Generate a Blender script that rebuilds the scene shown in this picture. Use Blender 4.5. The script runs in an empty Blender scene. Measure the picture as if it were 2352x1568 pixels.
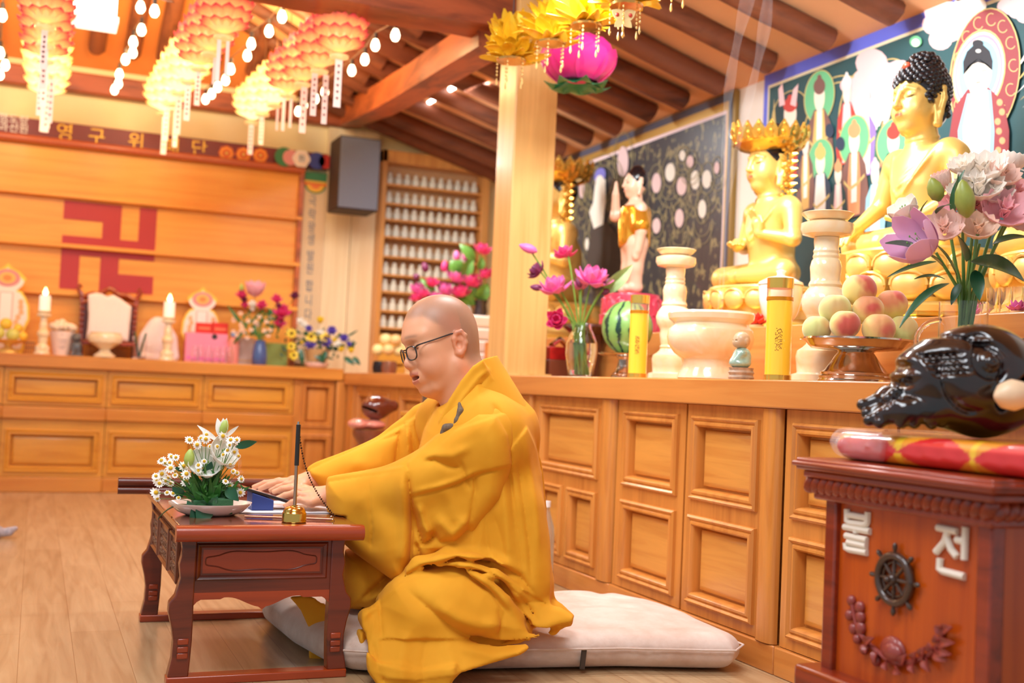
import bpy, math, random
import numpy as np
from mathutils import Vector, Matrix, Quaternion
random.seed(7)
SC = bpy.context.scene
COL = SC.collection
PI = math.pi
# ---------------------------------------------------------------- camera
IMW, IMH = 2352, 1568
def _n(v):
    v = np.array(v, float); return v/np.linalg.norm(v)
FPX = 2645.0
_ya = _n((83-1176, -(843-784), -FPX))
_xa = np.array((7600-1176, -(1180-784), -FPX), float)
_xa = _n(_xa - _ya*np.dot(_xa, _ya))
_za = np.cross(_xa, _ya)
RW = np.array([_xa, _ya, _za])
EYE = np.array((0.0, 0.0, 0.70))
def ray(px, py):
    return RW @ _n((px-1176, -(py-784), -FPX))
def at(px, py, X=None, Y=None, Z=None):
    """world point seen at a photo coordinate, on one plane of the room"""
    d = ray(px, py)
    for i, v in enumerate((X, Y, Z)):
        if v is not None:
            return EYE + d*((v-EYE[i])/d[i])
def dep(px, py, D):
    """world point at distance D along the optical axis"""
    d = ray(px, py); f = -RW[:, 2]
    return EYE + d*(D/np.dot(d, f))
cam_d = bpy.data.cameras.new('camera'); cam = bpy.data.objects.new('camera', cam_d); COL.objects.link(cam)
cam_d.sensor_width = 36; cam_d.lens = 36*FPX/IMW
cam.matrix_world = Matrix.Translation(EYE) @ Matrix(RW.tolist()).to_4x4()
cam_d.clip_start = .02
cam_d.dof.use_dof = True; cam_d.dof.focus_distance = 2.78; cam_d.dof.aperture_fstop = 2.6
SC.camera = cam
# ---------------------------------------------------------------- materials
def lin(c):
    c = c/255.0
    return c/12.92 if c <= .04045 else ((c+.055)/1.055)**2.4
def rgb(r, g, b): return (lin(r), lin(g), lin(b), 1)
class NT:
    def __init__(s, name):
        s.m = bpy.data.materials.new(name); s.m.use_nodes = True
        s.t = s.m.node_tree; s.b = s.t.nodes['Principled BSDF']
    def n(s, typ, **kw):
        o = s.t.nodes.new(typ)
        for k, v in kw.items():
            if k in o.inputs: o.inputs[k].default_value = v
            else: setattr(o, k, v)
        return o
    def l(s, a, b): s.t.links.new(a, b)
    def ramp(s, fac, stops):
        r = s.n('ShaderNodeValToRGB'); e = r.color_ramp.elements
        while len(e) < len(stops): e.new(.5)
        for i, (p, c) in enumerate(stops): e[i].position = p; e[i].color = c
        s.l(fac, r.inputs[0]); return r.outputs[0]
    def coord(s, scale=(1, 1, 1), rot=(0, 0, 0), gen=False):
        tc = s.n('ShaderNodeTexCoord'); mp = s.n('ShaderNodeMapping')
        mp.inputs['Scale'].default_value = scale; mp.inputs['Rotation'].default_value = rot
        s.l(tc.outputs['Generated' if gen else 'Object'], mp.inputs[0]); return mp.outputs[0]
    def bump(s, h, st=.2, dist=.01):
        b = s.n('ShaderNodeBump'); b.inputs['Strength'].default_value = st; b.inputs['Distance'].default_value = dist
        s.l(h, b.inputs['Height']); s.l(b.outputs[0], s.b.inputs['Normal'])
def setp(b, **kw):
    for k, v in kw.items():
        b.inputs[k.replace('_', ' ')].default_value = v
def mat(name, c, rough=.5, metal=0, var=0, vs=12, bump=0, bs=60, coat=0, em=None, es=0, trans=0, ior=1.45, sss=0, sheen=0, alpha=1, spec=None):
    t = NT(name); b = t.b; col = rgb(*c)
    setp(b, Base_Color=col, Roughness=rough, Metallic=metal)
    if coat: setp(b, Coat_Weight=coat, Coat_Roughness=.08)
    if em: setp(b, Emission_Color=rgb(*em), Emission_Strength=es)
    if trans: setp(b, Transmission_Weight=trans, IOR=ior)
    if sss: setp(b, Subsurface_Weight=sss, Subsurface_Radius=(.012, .005, .003), Subsurface_Scale=1.0)
    if sheen: setp(b, Sheen_Weight=sheen)
    if spec is not None: b.inputs['Specular IOR Level'].default_value = spec
    if alpha < 1: setp(b, Alpha=alpha)
    if var:
        nz = t.n('ShaderNodeTexNoise', Scale=vs, Detail=4.0); t.l(t.coord(), nz.inputs[0])
        d = tuple(x*(1-var) for x in col[:3])+(1,); u = tuple(min(1, x*(1+var)) for x in col[:3])+(1,)
        t.l(t.ramp(nz.outputs[0], [(.3, d), (.7, u)]), b.inputs['Base Color'])
    if bump:
        nz = t.n('ShaderNodeTexNoise', Scale=bs, Detail=3.0); t.l(t.coord(), nz.inputs[0]); t.bump(nz.outputs[0], bump, .004)
    return t.m
def wood(name, c0, c1, grain=(1.5, 40, 40), rough=.35, coat=.3, planks=None, ws=1.0, bump=.08):
    """grain runs along the axis with the small scale"""
    t = NT(name)
    v = t.coord(grain)
    nz = t.n('ShaderNodeTexNoise', Scale=1.0*ws, Detail=5.0, Roughness=.6, Distortion=.6); t.l(v, nz.inputs[0])
    n2 = t.n('ShaderNodeTexNoise', Scale=1.6, Detail=2.0); t.l(t.coord((1, 1, 1)), n2.inputs[0])
    mx = t.n('ShaderNodeMath', operation='MULTIPLY_ADD'); t.l(n2.outputs[0], mx.inputs[0]); mx.inputs[1].default_value = .45
    t.l(nz.outputs[0], mx.inputs[2])
    ad = t.n('ShaderNodeMath', operation='ADD'); t.l(mx.outputs[0], ad.inputs[0]); ad.inputs[1].default_value = -.22
    t.l(t.ramp(ad.outputs[0], [(.25, rgb(*c1)), (.55, rgb(*c0)), (.8, tuple(min(1, x*1.12) for x in rgb(*c0)))]), t.b.inputs['Base Color'])
    setp(t.b, Roughness=rough, Coat_Weight=coat, Coat_Roughness=.15)
    t.bump(nz.outputs[0], bump, .003)
    return t.m
def emis(name, c, s, sample=False):
    m = mat(name, c, .5, em=c, es=s)
    try: m.cycles.emission_sampling = 'AUTO' if sample else 'NONE'
    except Exception: pass
    return m
# ---------------------------------------------------------------- mesh builder
def frame(d):
    d = _n(d); a = np.array((0, 0, 1.)) if abs(d[2]) < .9 else np.array((1., 0, 0))
    u = _n(np.cross(a, d)); return u, np.cross(d, u), d
class B:
    def __init__(s): s.v = []; s.f = []
    def add(s, vs, fs):
        o = len(s.v); s.v.extend([tuple(map(float, x)) for x in vs]); s.f.extend([tuple(i+o for i in f) for f in fs]); return s
    def box(s, a, b, M=None):
        x0, y0, z0 = a; x1, y1, z1 = b
        vs = [(x, y, z) for z in (z0, z1) for y in (y0, y1) for x in (x0, x1)]
        if M is not None: vs = [tuple(M @ Vector(q)) for q in vs]
        return s.add(vs, [(0, 2, 3, 1), (4, 5, 7, 6), (0, 1, 5, 4), (2, 6, 7, 3), (0, 4, 6, 2), (1, 3, 7, 5)])
    def beam(s, a, b, w, h, bev=0.0):
        """square bar from a to b"""
        a = np.array(a, float); b = np.array(b, float); u, v, d = frame(b-a)
        if bev: pr = [(-1+bev, -1), (1-bev, -1), (1, -1+bev), (1, 1-bev), (1-bev, 1), (-1+bev, 1), (-1, 1-bev), (-1, -1+bev)]
        else: pr = [(-1, -1), (1, -1), (1, 1), (-1, 1)]
        n = len(pr); vs = [p+u*(x*w/2)+v*(y*h/2) for p in (a, b) for x, y in pr]
        return s.add(vs, [tuple(range(n))[::-1], tuple(range(n, 2*n))]+[(i, (i+1) % n, n+(i+1) % n, n+i) for i in range(n)])
    def lathe(s, prof, seg=24, c=(0, 0, 0), ax=(0, 0, 1), cap=True, sx=1, sy=1, ang=None):
        """profile (r,z) turned about an axis through c"""
        c = np.array(c, float); u, v, d = frame(ax)
        if abs(d[2]-1) < 1e-6: u, v = np.array((1., 0, 0)), np.array((0, 1., 0))
        vs = []; m = len(prof)
        for r, z in prof:
            for k in range(seg):
                t = 2*PI*k/seg; vs.append(c+u*(r*math.cos(t)*sx)+v*(r*math.sin(t)*sy)+d*z)
        fs = [(i*seg+k, i*seg+(k+1) % seg, (i+1)*seg+(k+1) % seg, (i+1)*seg+k) for i in range(m-1) for k in range(seg)]
        if cap:
            fs.append(tuple(range(seg))[::-1]); fs.append(tuple(range((m-1)*seg, m*seg)))
        return s.add(vs, fs)
    def cyl(s, a, b, r0, r1=None, seg=16):
        a = np.array(a, float); b = np.array(b, float); r1 = r0 if r1 is None else r1
        return s.lathe([(r0, 0), (r1, float(np.linalg.norm(b-a)))], seg, a, b-a)
    def tube(s, pts, r, seg=8, cap=True):
        """round tube along a path; r is a number or one per point"""
        P = [np.array(p, float) for p in pts]; n = len(P)
        R = [r]*n if np.isscalar(r) else list(r)
        vs = []; u = None
        for i in range(n):
            d = _n(P[min(i+1, n-1)]-P[max(i-1, 0)])
            if u is None: u = frame(d)[0]
            u = u-d*np.dot(u, d); u = _n(u); v = np.cross(d, u)
            for k in range(seg):
                t = 2*PI*k/seg; vs.append(P[i]+(u*math.cos(t)+v*math.sin(t))*R[i])
        fs = [(i*seg+k, i*seg+(k+1) % seg, (i+1)*seg+(k+1) % seg, (i+1)*seg+k) for i in range(n-1) for k in range(seg)]
        if cap: fs += [tuple(range(seg))[::-1], tuple(range((n-1)*seg, n*seg))]
        return s.add(vs, fs)
    def ball(s, c, r, seg=16, rings=10, R=None):
        """ellipsoid; r number or triple; R optional 3x3"""
        c = np.array(c, float); rr = np.array((r, r, r) if np.isscalar(r) else r, float); vs = []
        for i in range(1, rings):
            p = PI*i/rings
            for k in range(seg):
                t = 2*PI*k/seg; q = np.array((math.sin(p)*math.cos(t), math.sin(p)*math.sin(t), -math.cos(p)))*rr
                vs.append(c+(q if R is None else R @ q))
        for z in (-1, 1):
            q = np.array((0, 0, z))*rr; vs.append(c+(q if R is None else R @ q))
        m = (rings-1)*seg
        fs = [(i*seg+k, i*seg+(k+1) % seg, (i+1)*seg+(k+1) % seg, (i+1)*seg+k) for i in range(rings-2) for k in range(seg)]
        fs += [(m, (k+1) % seg, k) for k in range(seg)]+[(m+1, (rings-2)*seg+k, (rings-2)*seg+(k+1) % seg) for k in range(seg)]
        return s.add(vs, fs)
    def prism(s, poly, o, u, v, w):
        """polygon (in u,v from o) extruded by the vector w"""
        o, u, v, w = (np.array(q, float) for q in (o, u, v, w)); n = len(poly)
        a = [o+u*x+v*y for x, y in poly]; vs = a+[p+w for p in a]
        return s.add(vs, [tuple(range(n))[::-1], tuple(range(n, 2*n))]+[(i, (i+1) % n, n+(i+1) % n, n+i) for i in range(n)])
    def blade(s, base, tip, width, nrm, curve=0, n=7, cup=.25, shape=None, thick=.0012, twist=0):
        """leaf or petal with thickness: from base to tip, bending along nrm, cupped across"""
        base = np.array(base, float); tip = np.array(tip, float); d = tip-base; L = np.linalg.norm(d); d = d/L
        nrm = np.array(nrm, float); nrm = _n(nrm-d*np.dot(nrm, d)); sd = np.cross(d, nrm)
        shape = shape or (lambda t: math.sin(PI*min(1, t**.75))**.8)
        top = []
        for i in range(n+1):
            t = i/n; p = base+d*(L*t)+nrm*(curve*L*4*t*(1-t)*.5); wd = max(width*.5*shape(t), width*.03)
            a = twist*t; s2 = sd*math.cos(a)+nrm*math.sin(a); n2 = nrm*math.cos(a)-sd*math.sin(a)
            top += [p-s2*wd+n2*(cup*wd), p, p+s2*wd+n2*(cup*wd)]
        m = len(top); bot = [p-nrm*thick for p in top]; fs = []
        for i in range(n):
            for k in (0, 1):
                q = i*3+k; fs.append((q, q+1, q+4, q+3)); fs.append((m+q, m+q+3, m+q+4, m+q+1))
            fs.append((i*3, i*3+3, m+i*3+3, m+i*3)); fs.append((i*3+2, m+i*3+2, m+i*3+5, i*3+5))
        fs += [(0, m, m+1, 1), (1, m+1, m+2, 2), (n*3, n*3+1, m+n*3+1, m+n*3), (n*3+1, n*3+2, m+n*3+2, m+n*3+1)]
        return s.add(top+bot, fs)
    def shell(s, R, a, hw, t0, t1, grow=0.0, sz=1.0, thick=.0015, n=9, m=6, c=(0, 0, 0), Rm=None):
        """petal cut from a ball: azimuth a, half width hw, from polar angle t0 up to a pointed tip at t1"""
        c = np.array(c, float); out = []; inn = []
        for i in range(n+1):
            u = i/n; th = t0+(t1-t0)*u; w = hw*(.35+.95*math.sin(PI*min(1, .08+u*.86))**.8)*(1 if u < .97 else .12)/max(.35, math.sin(th))
            for j in range(m+1):
                v = 2*j/m-1; ph = a+w*v; r = R*(1+grow*u*u+.04*v*v); q = np.array((math.sin(th)*math.cos(ph), math.sin(th)*math.sin(ph), math.cos(th)*sz)); 
                q = q if Rm is None else Rm @ q
                out.append(c+q*r); inn.append(c+q*(r-thick))
        k = m+1; N = len(out); fs = []
        for i in range(n):
            for j in range(m): q = i*k+j; fs += [(q, q+1, q+k+1, q+k), (N+q, N+q+k, N+q+k+1, N+q+1)]
        edge = [i*k for i in range(n+1)]+[n*k+j for j in range(1, k)]+[i*k+m for i in range(n-1, -1, -1)]+[j for j in range(m-1, 0, -1)]
        fs += [(e, N+e, N+f, f) for e, f in zip(edge, edge[1:]+edge[:1])]
        return s.add(out+inn, fs)
    def mesh(s, name, smooth=False, ang=None):
        me = bpy.data.meshes.new(name); me.from_pydata(s.v, [], s.f); me.update()
        if smooth:
            me.polygons.foreach_set('use_smooth', [True]*len(me.polygons))
            try:
                if ang is not None: me.set_sharp_from_angle(angle=math.radians(ang))
            except Exception: pass
        return me
    def obj(s, name, m, parent=None, smooth=True, ang=40, bev=0, world=False, loc=None, sub=0):
        return put(name, s.mesh(name, smooth, ang), m, parent, bev, world, loc, sub)
def origin_of(o):
    p = np.zeros(3)
    while o is not None: p += np.array(o.location); o = o.parent
    return p
def put(name, me, m, parent=None, bev=0, world=False, loc=None, sub=0):
    if m is not None and not me.materials: me.materials.append(m)
    o = bpy.data.objects.new(name, me); COL.objects.link(o)
    if loc is not None: o.location = loc
    if parent is not None:
        o.parent = parent
        if world: me.transform(Matrix.Translation(-Vector(origin_of(parent))))
    elif world and loc is not None: me.transform(Matrix.Translation(-Vector(loc)))
    if bev:
        md = o.modifiers.new('bevel', 'BEVEL'); md.width = bev; md.segments = 2; md.limit_method = 'ANGLE'; md.angle_limit = .6
    if sub:
        md = o.modifiers.new('sub', 'SUBSURF'); md.levels = sub; md.render_levels = sub
    return o
def tag(o, label=None, cat=None, group=None, kind=None):
    if label: o['label'] = label
    if cat: o['category'] = cat
    if group: o['group'] = group
    if kind: o['kind'] = kind
    return o
def thing(name, label, cat, loc=(0, 0, 0), rz=0, group=None, scale=1):
    o = bpy.data.objects.new(name, None); COL.objects.link(o); o.location = tuple(map(float, loc)); o.rotation_euler = (0, 0, rz)
    o.empty_display_size = .05
    if scale != 1: o.scale = (scale,)*3
    return tag(o, label, cat, group)
def struct(name, b, m, label=None, **kw):
    o = b.obj(name, m, None, **kw); o['kind'] = 'structure'; o['category'] = name.split('_')[0]
    o['label'] = label or name.replace('_', ' ')
    return o
def dup(root, label, loc=None, rz=None, group=None, scale=None):
    """a copy of a thing with copies of its parts and sub-parts"""
    def cp(o, par):
        c = o.copy(); COL.objects.link(c)
        if par is not None: c.parent = par
        for k in [k for k in COL.objects if k.parent == o]: cp(k, c)
        return c
    r = cp(root, None)
    if loc is not None: r.location = tuple(map(float, loc))
    if rz is not None: r.rotation_euler[2] = rz
    if scale is not None: r.scale = (scale,)*3 if np.isscalar(scale) else scale
    r['label'] = label
    if group: r['group'] = group
    return r
def text_mesh(name, s, size, depth=.002):
    cu = bpy.data.curves.new(name, 'FONT'); cu.body = s; cu.size = size; cu.extrude = depth; cu.align_x = 'CENTER'; cu.align_y = 'CENTER'
    o = bpy.data.objects.new(name, cu); COL.objects.link(o)
    bpy.context.view_layer.update()
    me = bpy.data.meshes.new_from_object(o.evaluated_get(bpy.context.evaluated_depsgraph_get()))
    bpy.data.objects.remove(o); me.name = name
    return me
def basis(u, v, o):
    """matrix taking x->u, y->v, z->u x v at o"""
    u = np.array(u, float); v = np.array(v, float); w = np.cross(u, v)
    return Matrix([[u[0], v[0], w[0], o[0]], [u[1], v[1], w[1], o[1]], [u[2], v[2], w[2], o[2]], [0, 0, 0, 1]])
# ---------------------------------------------------------------- implicit surfaces (smooth bodies)
class SDF:
    """smoothly blended shapes, meshed by naive surface nets in small blocks"""
    def __init__(s): s.p = []; s.post = []
    def _a(s, fn, c, r, k, op): s.p.append((fn, np.array(c, float), float(r), k, op)); return s
    def cone(s, a, b, ra, rb, k=.01, op=1, flat=None):
        """round cone from a to b"""
        a = np.array(a, float); b = np.array(b, float); ba = b-a; L2 = max(float(ba @ ba), 1e-12)
        def fn(P):
            pa = P-a; h = np.clip(pa @ ba/L2, 0, 1)
            q = pa-h[..., None]*ba
            return np.sqrt((q*q).sum(-1))-(ra+(rb-ra)*h)
        return s._a(fn, (a+b)/2, np.sqrt(L2)/2+max(ra, rb), k, op)
    def chain(s, pts, rs, k=.01, op=1):
        for i in range(len(pts)-1): s.cone(pts[i], pts[i+1], rs[i], rs[i+1], k, op)
        return s
    def ell(s, c, r, k=.01, op=1, R=None):
        c = np.array(c, float); r = np.array((r,)*3 if np.isscalar(r) else r, float); Rt = None if R is None else np.array(R, float)
        m = r.min()
        def fn(P):
            q = P-c
            if Rt is not None: q = q @ Rt
            q1 = q/r; k0 = np.sqrt((q1*q1).sum(-1)); q2 = q1/r; k1 = np.sqrt((q2*q2).sum(-1))
            return np.where(k1 > 1e-9, k0*(k0-1)/np.maximum(k1, 1e-9), -m)
        return s._a(fn, c, r.max(), k, op)
    def box(s, c, h, rd=.005, k=.01, op=1, R=None):
        c = np.array(c, float); h = np.array(h, float)-rd; Rt = None if R is None else np.array(R, float)
        def fn(P):
            q = P-c
            if Rt is not None: q = q @ Rt
            q = np.abs(q)-h
            return np.sqrt((np.maximum(q, 0)**2).sum(-1))+np.minimum(q.max(-1), 0)-rd
        return s._a(fn, c, float(np.linalg.norm(h))+rd, k, op)
    def torus(s, c, n, R, r, k=.005, op=1):
        c = np.array(c, float); n = _n(n)
        def fn(P):
            q = P-c; h = q @ n; w = q-h[..., None]*n
            return np.sqrt((np.sqrt((w*w).sum(-1))-R)**2+h*h)-r
        return s._a(fn, c, R+r, k, op)
    def slab(s, poly, o, u, v, T, rise, k=.01, op=1, lean=None, shift=None):
        """padded shape: outline poly (u,v) about o, half thickness T reached `rise` inside the edge"""
        o = np.array(o, float); u = np.array(u, float); v = np.array(v, float); w = np.cross(u, v)
        Q = np.array(poly, float); n = len(Q); c = (Q.min(0)+Q.max(0))/2
        def fn(P):
            q = P-o; x = q @ u; y = q @ v; z = q @ w
            if shift is not None: z = z-shift(x, y)
            d = np.full(x.shape, 1e9); sg = np.ones(x.shape)
            for i in range(n):
                a = Q[i]; b = Q[i-1]; e = b-a; L = max(e @ e, 1e-12)
                wx = x-a[0]; wy = y-a[1]; t = np.clip((wx*e[0]+wy*e[1])/L, 0, 1)
                d = np.minimum(d, (wx-e[0]*t)**2+(wy-e[1]*t)**2)
                c1 = y >= a[1]; c2 = y < b[1]; c3 = e[0]*wy > e[1]*wx
                sg = np.where((c1 & c2 & c3) | (~c1 & ~c2 & ~c3), -sg, sg)
            d = np.sqrt(d)
            ins = np.where(sg < 0, np.minimum(d, rise), 0)/rise
            th = T*np.sqrt(np.maximum(1-(1-ins)**2, 0))
            dz = np.abs(z)-th
            out = np.where(sg > 0, np.sqrt(d*d+np.maximum(dz, 0)**2), np.where(dz > 0, dz*min(1, 1.6*rise/(rise+T)), np.maximum(-d, dz)*.7))
            return out
        cc = o+u*c[0]+v*c[1]
        return s._a(fn, cc, float(np.linalg.norm(Q.max(0)-Q.min(0)))/2+T+(abs(shift(c[0], c[1]))+.1 if shift else 0), k, op)
    def plane(s, c, n, k=.003):
        """cut away everything on the side n points to"""
        c = np.array(c, float); n = _n(n)
        return s._a(lambda P: -((P-c) @ n), c, 50, k, -1)
    def crease(s, poly, wd, depth, proj=None, zr=None):
        """carve (+) or raise (-) the surface along a polyline; proj=(o,u,v) works in that plane"""
        Q = [np.array(p, float) for p in poly]; Q3 = np.array([np.pad(q, (0, 3-len(q))) for q in Q])
        if proj is not None: ctr = proj[0]+sum((Q3.mean(0)[i]*np.array(proj[1+i]) for i in (0, 1)), np.zeros(3))
        else: ctr = Q3.mean(0)
        rad = max(np.linalg.norm(q-Q3.mean(0)) for q in Q3)+wd*2.5
        m = len(Q)-1
        def fn(P):
            if proj is not None:
                q = P-proj[0]; X = np.stack([q @ np.array(proj[1]), q @ np.array(proj[2])], -1)
            else: X = P
            best = np.full(X.shape[:-1], 1e9); tt = np.zeros(X.shape[:-1])
            for i in range(m):
                a = Q[i]; e = Q[i+1]-a; L = max(e @ e, 1e-12); pa = X-a
                h = np.clip(pa @ e/L, 0, 1); r = ((pa-h[..., None]*e)**2).sum(-1)
                sel = r < best; best = np.where(sel, r, best); tt = np.where(sel, (i+h)/m, tt)
            am = depth*(np.exp(-best/(wd*wd)) if depth < 0 else np.exp(-(np.sqrt(best)/wd)**1.15))*np.clip(np.minimum(tt, 1-tt)*5+.15, 0, 1)
            if zr is not None:
                z = (P-proj[0]) @ np.cross(proj[1], proj[2]); am = am*np.clip((zr-z)/.02, 0, 1)
            return am
        s.post.append((fn, ctr, rad, proj)); return s
    def step(s, poly, h, soft, proj):
        """raise the surface inside an outline drawn in a plane: the edge of an overlapping cloth"""
        Q = np.array(poly, float); n = len(Q); c = (Q.min(0)+Q.max(0))/2; ctr = proj[0]+np.array(proj[1])*c[0]+np.array(proj[2])*c[1]
        def fn(P):
            q = P-proj[0]; x = q @ np.array(proj[1]); y = q @ np.array(proj[2]); d = np.full(x.shape, 1e9); sg = np.ones(x.shape)
            for i in range(n):
                a = Q[i]; b = Q[i-1]; e = b-a; L = max(e @ e, 1e-12); wx = x-a[0]; wy = y-a[1]; t = np.clip((wx*e[0]+wy*e[1])/L, 0, 1)
                d = np.minimum(d, (wx-e[0]*t)**2+(wy-e[1]*t)**2); c1 = y >= a[1]; c2 = y < b[1]; c3 = e[0]*wy > e[1]*wx
                sg = np.where((c1 & c2 & c3) | (~c1 & ~c2 & ~c3), -sg, sg)
            return -h*np.clip(.5-sg*np.sqrt(d)/(2*soft), 0, 1)
        s.post.append((fn, ctr, float(np.linalg.norm(Q.max(0)-Q.min(0)))/2+soft*2, proj)); return s
    def ev(s, P, c=None, R=None):
        d = np.full(P.shape[:-1], 1e3)
        for fn, pc, pr, k, op in s.p:
            if c is not None and np.linalg.norm(pc-c)-pr-R-k > 0.02+R: continue
            e = fn(P)
            if op > 0:
                if k > 0:
                    h = np.maximum(k-np.abs(d-e), 0)/k; d = np.minimum(d, e)-h*h*k*.25
                else: d = np.minimum(d, e)
            else:
                e = -e
                if k > 0:
                    h = np.maximum(k-np.abs(d-e), 0)/k; d = np.maximum(d, e)+h*h*k*.25
                else: d = np.maximum(d, e)
        for fn, pc, pr, proj in s.post:
            if c is not None:
                dv = pc-c
                if proj is not None:
                    dv = np.array((dv @ np.array(proj[1]), dv @ np.array(proj[2])))
                if np.linalg.norm(dv) > pr+R: continue
            d = d+fn(P)
        return d
    def mesh(s, name, h, lo=None, hi=None, N=24, smooth=1):
        if lo is None:
            lo = np.min([c-r for f, c, r, k, op in s.p if op > 0], 0)-3*h; hi = np.max([c+r for f, c, r, k, op in s.p if op > 0], 0)+3*h
        lo = np.array(lo, float); hi = np.array(hi, float)
        nb = np.ceil((hi-lo)/(h*N)).astype(int); R = h*N*math.sqrt(3)/2
        ctr = np.stack(np.meshgrid(*[lo[i]+h*N*(np.arange(nb[i])+.5) for i in range(3)], indexing='ij'), -1)
        dc = s.ev(ctr)
        keep = np.argwhere(np.abs(dc) < R*1.5+.012)
        vid = {}; V = []; Fq = []
        ar = np.arange(-1, N+1)
        allv = []; keys = []; quads = []
        big = int(nb.max()*N+10)
        for ib in keep:
            o = lo+h*N*ib
            g = np.stack(np.meshgrid(*[o[i]+h*ar for i in range(3)], indexing='ij'), -1)
            D = s.ev(g, o+h*N/2, R+2*h)
            S = D < 0
            if S.all() or not S.any(): continue
            # cells: index i in 0..N  (cell corner i..i+1 in ar index)
            n = N+1
            acc = np.zeros((n, n, n, 3)); cnt = np.zeros((n, n, n))
            crn = [(a, b, c) for a in (0, 1) for b in (0, 1) for c in (0, 1)]
            for a in range(8):
                for b in range(a+1, 8):
                    ca, cb = crn[a], crn[b]
                    df = [cb[i]-ca[i] for i in range(3)]
                    if sum(map(abs, df)) != 1: continue
                    da = D[ca[0]:ca[0]+n, ca[1]:ca[1]+n, ca[2]:ca[2]+n]; db = D[cb[0]:cb[0]+n, cb[1]:cb[1]+n, cb[2]:cb[2]+n]
                    x = (da < 0) != (db < 0)
                    t = np.where(x, da/np.where(x, da-db, 1), 0)
                    for i in range(3): acc[..., i] += np.where(x, ca[i]+df[i]*t, 0)
                    cnt += x
            act = cnt > 0
            idx = np.argwhere(act)
            loc = acc[act]/cnt[act][:, None]
            gi = idx+ib*N-1   # global cell index
            allv.append(lo+h*(gi+loc)); keys.append(((gi[:, 0]+2)*big+(gi[:, 1]+2))*big+gi[:, 2]+2)
            # quads for edges owned by this block: grid points ar index 1..N
            for ax in range(3):
                sl = [slice(1, N+1)]*3; s2 = list(sl); s2[ax] = slice(2, N+2)
                A = S[tuple(sl)]; Bq = S[tuple(s2)]
                e = np.argwhere(A != Bq)
                if not len(e): continue
                inside = A[tuple(e.T)]
                e = e+ib*N   # global point index
                a1, a2 = [(1, 2), (2, 0), (0, 1)][ax]
                q = []
                for d1, d2 in ((0, 0), (-1, 0), (-1, -1), (0, -1)):
                    c = e.copy(); c[:, a1] += d1; c[:, a2] += d2
                    q.append(((c[:, 0]+2)*big+(c[:, 1]+2))*big+c[:, 2]+2)
                q = np.stack(q, 1); q[~inside] = q[~inside][:, ::-1]
                quads.append(q)
        K = np.concatenate(keys); VV = np.concatenate(allv); Q = np.concatenate(quads)
        K, first = np.unique(K, return_index=True); VV = VV[first]
        pos = np.searchsorted(K, Q); pos = np.clip(pos, 0, len(K)-1)
        ok = (K[pos] == Q).all(1); F = pos[ok]
        for _ in range(smooth):   # light smoothing over the quads' edges
            e = np.concatenate([F[:, [0, 1]], F[:, [1, 2]], F[:, [2, 3]], F[:, [3, 0]]]); e = np.concatenate([e, e[:, ::-1]])
            sm = np.zeros_like(VV); ct = np.bincount(e[:, 0], minlength=len(VV))
            for i in range(3): sm[:, i] = np.bincount(e[:, 0], VV[e[:, 1], i], len(VV))
            VV = np.where(ct[:, None] > 0, VV*.5+.5*sm/np.maximum(ct, 1)[:, None], VV)
        me = bpy.data.meshes.new(name)
        me.vertices.add(len(VV)); me.vertices.foreach_set('co', VV.astype(np.float32).ravel())
        me.loops.add(F.size); me.loops.foreach_set('vertex_index', F.astype(np.int32).ravel())
        me.polygons.add(len(F)); me.polygons.foreach_set('loop_start', np.arange(0, F.size, 4, dtype=np.int32))
        me.polygons.foreach_set('use_smooth', np.ones(len(F), bool))
        me.update(calc_edges=True); me.validate()
        return me
def color_attr(me, fn):
    """store a colour that belongs to the thing itself, from vertex position"""
    co = np.zeros(len(me.vertices)*3, np.float32); me.vertices.foreach_get('co', co); co = co.reshape(-1, 3)
    c = np.asarray(fn(co.astype(float)), np.float32)
    if c.shape[1] == 3: c = np.concatenate([c, np.ones((len(c), 1), np.float32)], 1)
    a = me.color_attributes.new('tint', 'FLOAT_COLOR', 'POINT'); a.data.foreach_set('color', c.ravel())
def mat_attr(name, rough=.5, **kw):
    m = mat(name, (200, 200, 200), rough, **kw); t = m.node_tree
    a = t.nodes.new('ShaderNodeAttribute'); a.attribute_name = 'tint'
    t.links.new(a.outputs['Color'], t.nodes['Principled BSDF'].inputs['Base Color']); return m
ORD = ['first', 'second', 'third', 'fourth', 'fifth', 'sixth', 'seventh', 'eighth', 'ninth', 'tenth', 'eleventh', 'twelfth']
def rot(ax, a):
    return np.array(Matrix.Rotation(a, 3, ax))
# ================================================================ materials of the room
W_CAB = wood('cedar_panel', (218, 152, 70), (198, 122, 48), (30, 2.0, 30), rough=.34, coat=.25)
W_CABV = wood('cedar_upright', (210, 138, 62), (184, 108, 42), (30, 30, 2.0), rough=.34, coat=.25)
W_CABX = wood('cedar_long', (222, 156, 58), (202, 128, 40), (2.0, 30, 30), rough=.34, coat=.25)
W_SLAB = wood('counter_timber', (210, 138, 68), (192, 112, 48), (22, .9, 22), rough=.3, coat=.3)
W_SLABX = wood('counter_timber_far', (214, 142, 58), (198, 118, 42), (.9, 22, 22), rough=.3, coat=.3)
W_BOARD = wood('shelf_board', (244, 172, 70), (234, 150, 52), (1.2, 26, 26), rough=.45, coat=.1)
W_PIL = wood('pillar_wood', (232, 184, 112), (212, 156, 84), (34, 34, 1.2), rough=.4, coat=.2)
W_PALE = wood('pale_pine', (244, 224, 182), (234, 206, 156), (26, 26, 1.2), rough=.5, coat=.1)
W_RAFT = wood('rafter_bark', (128, 72, 46), (72, 36, 24), (3, 12, 12), rough=.6, coat=.1, bump=.5)
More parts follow.
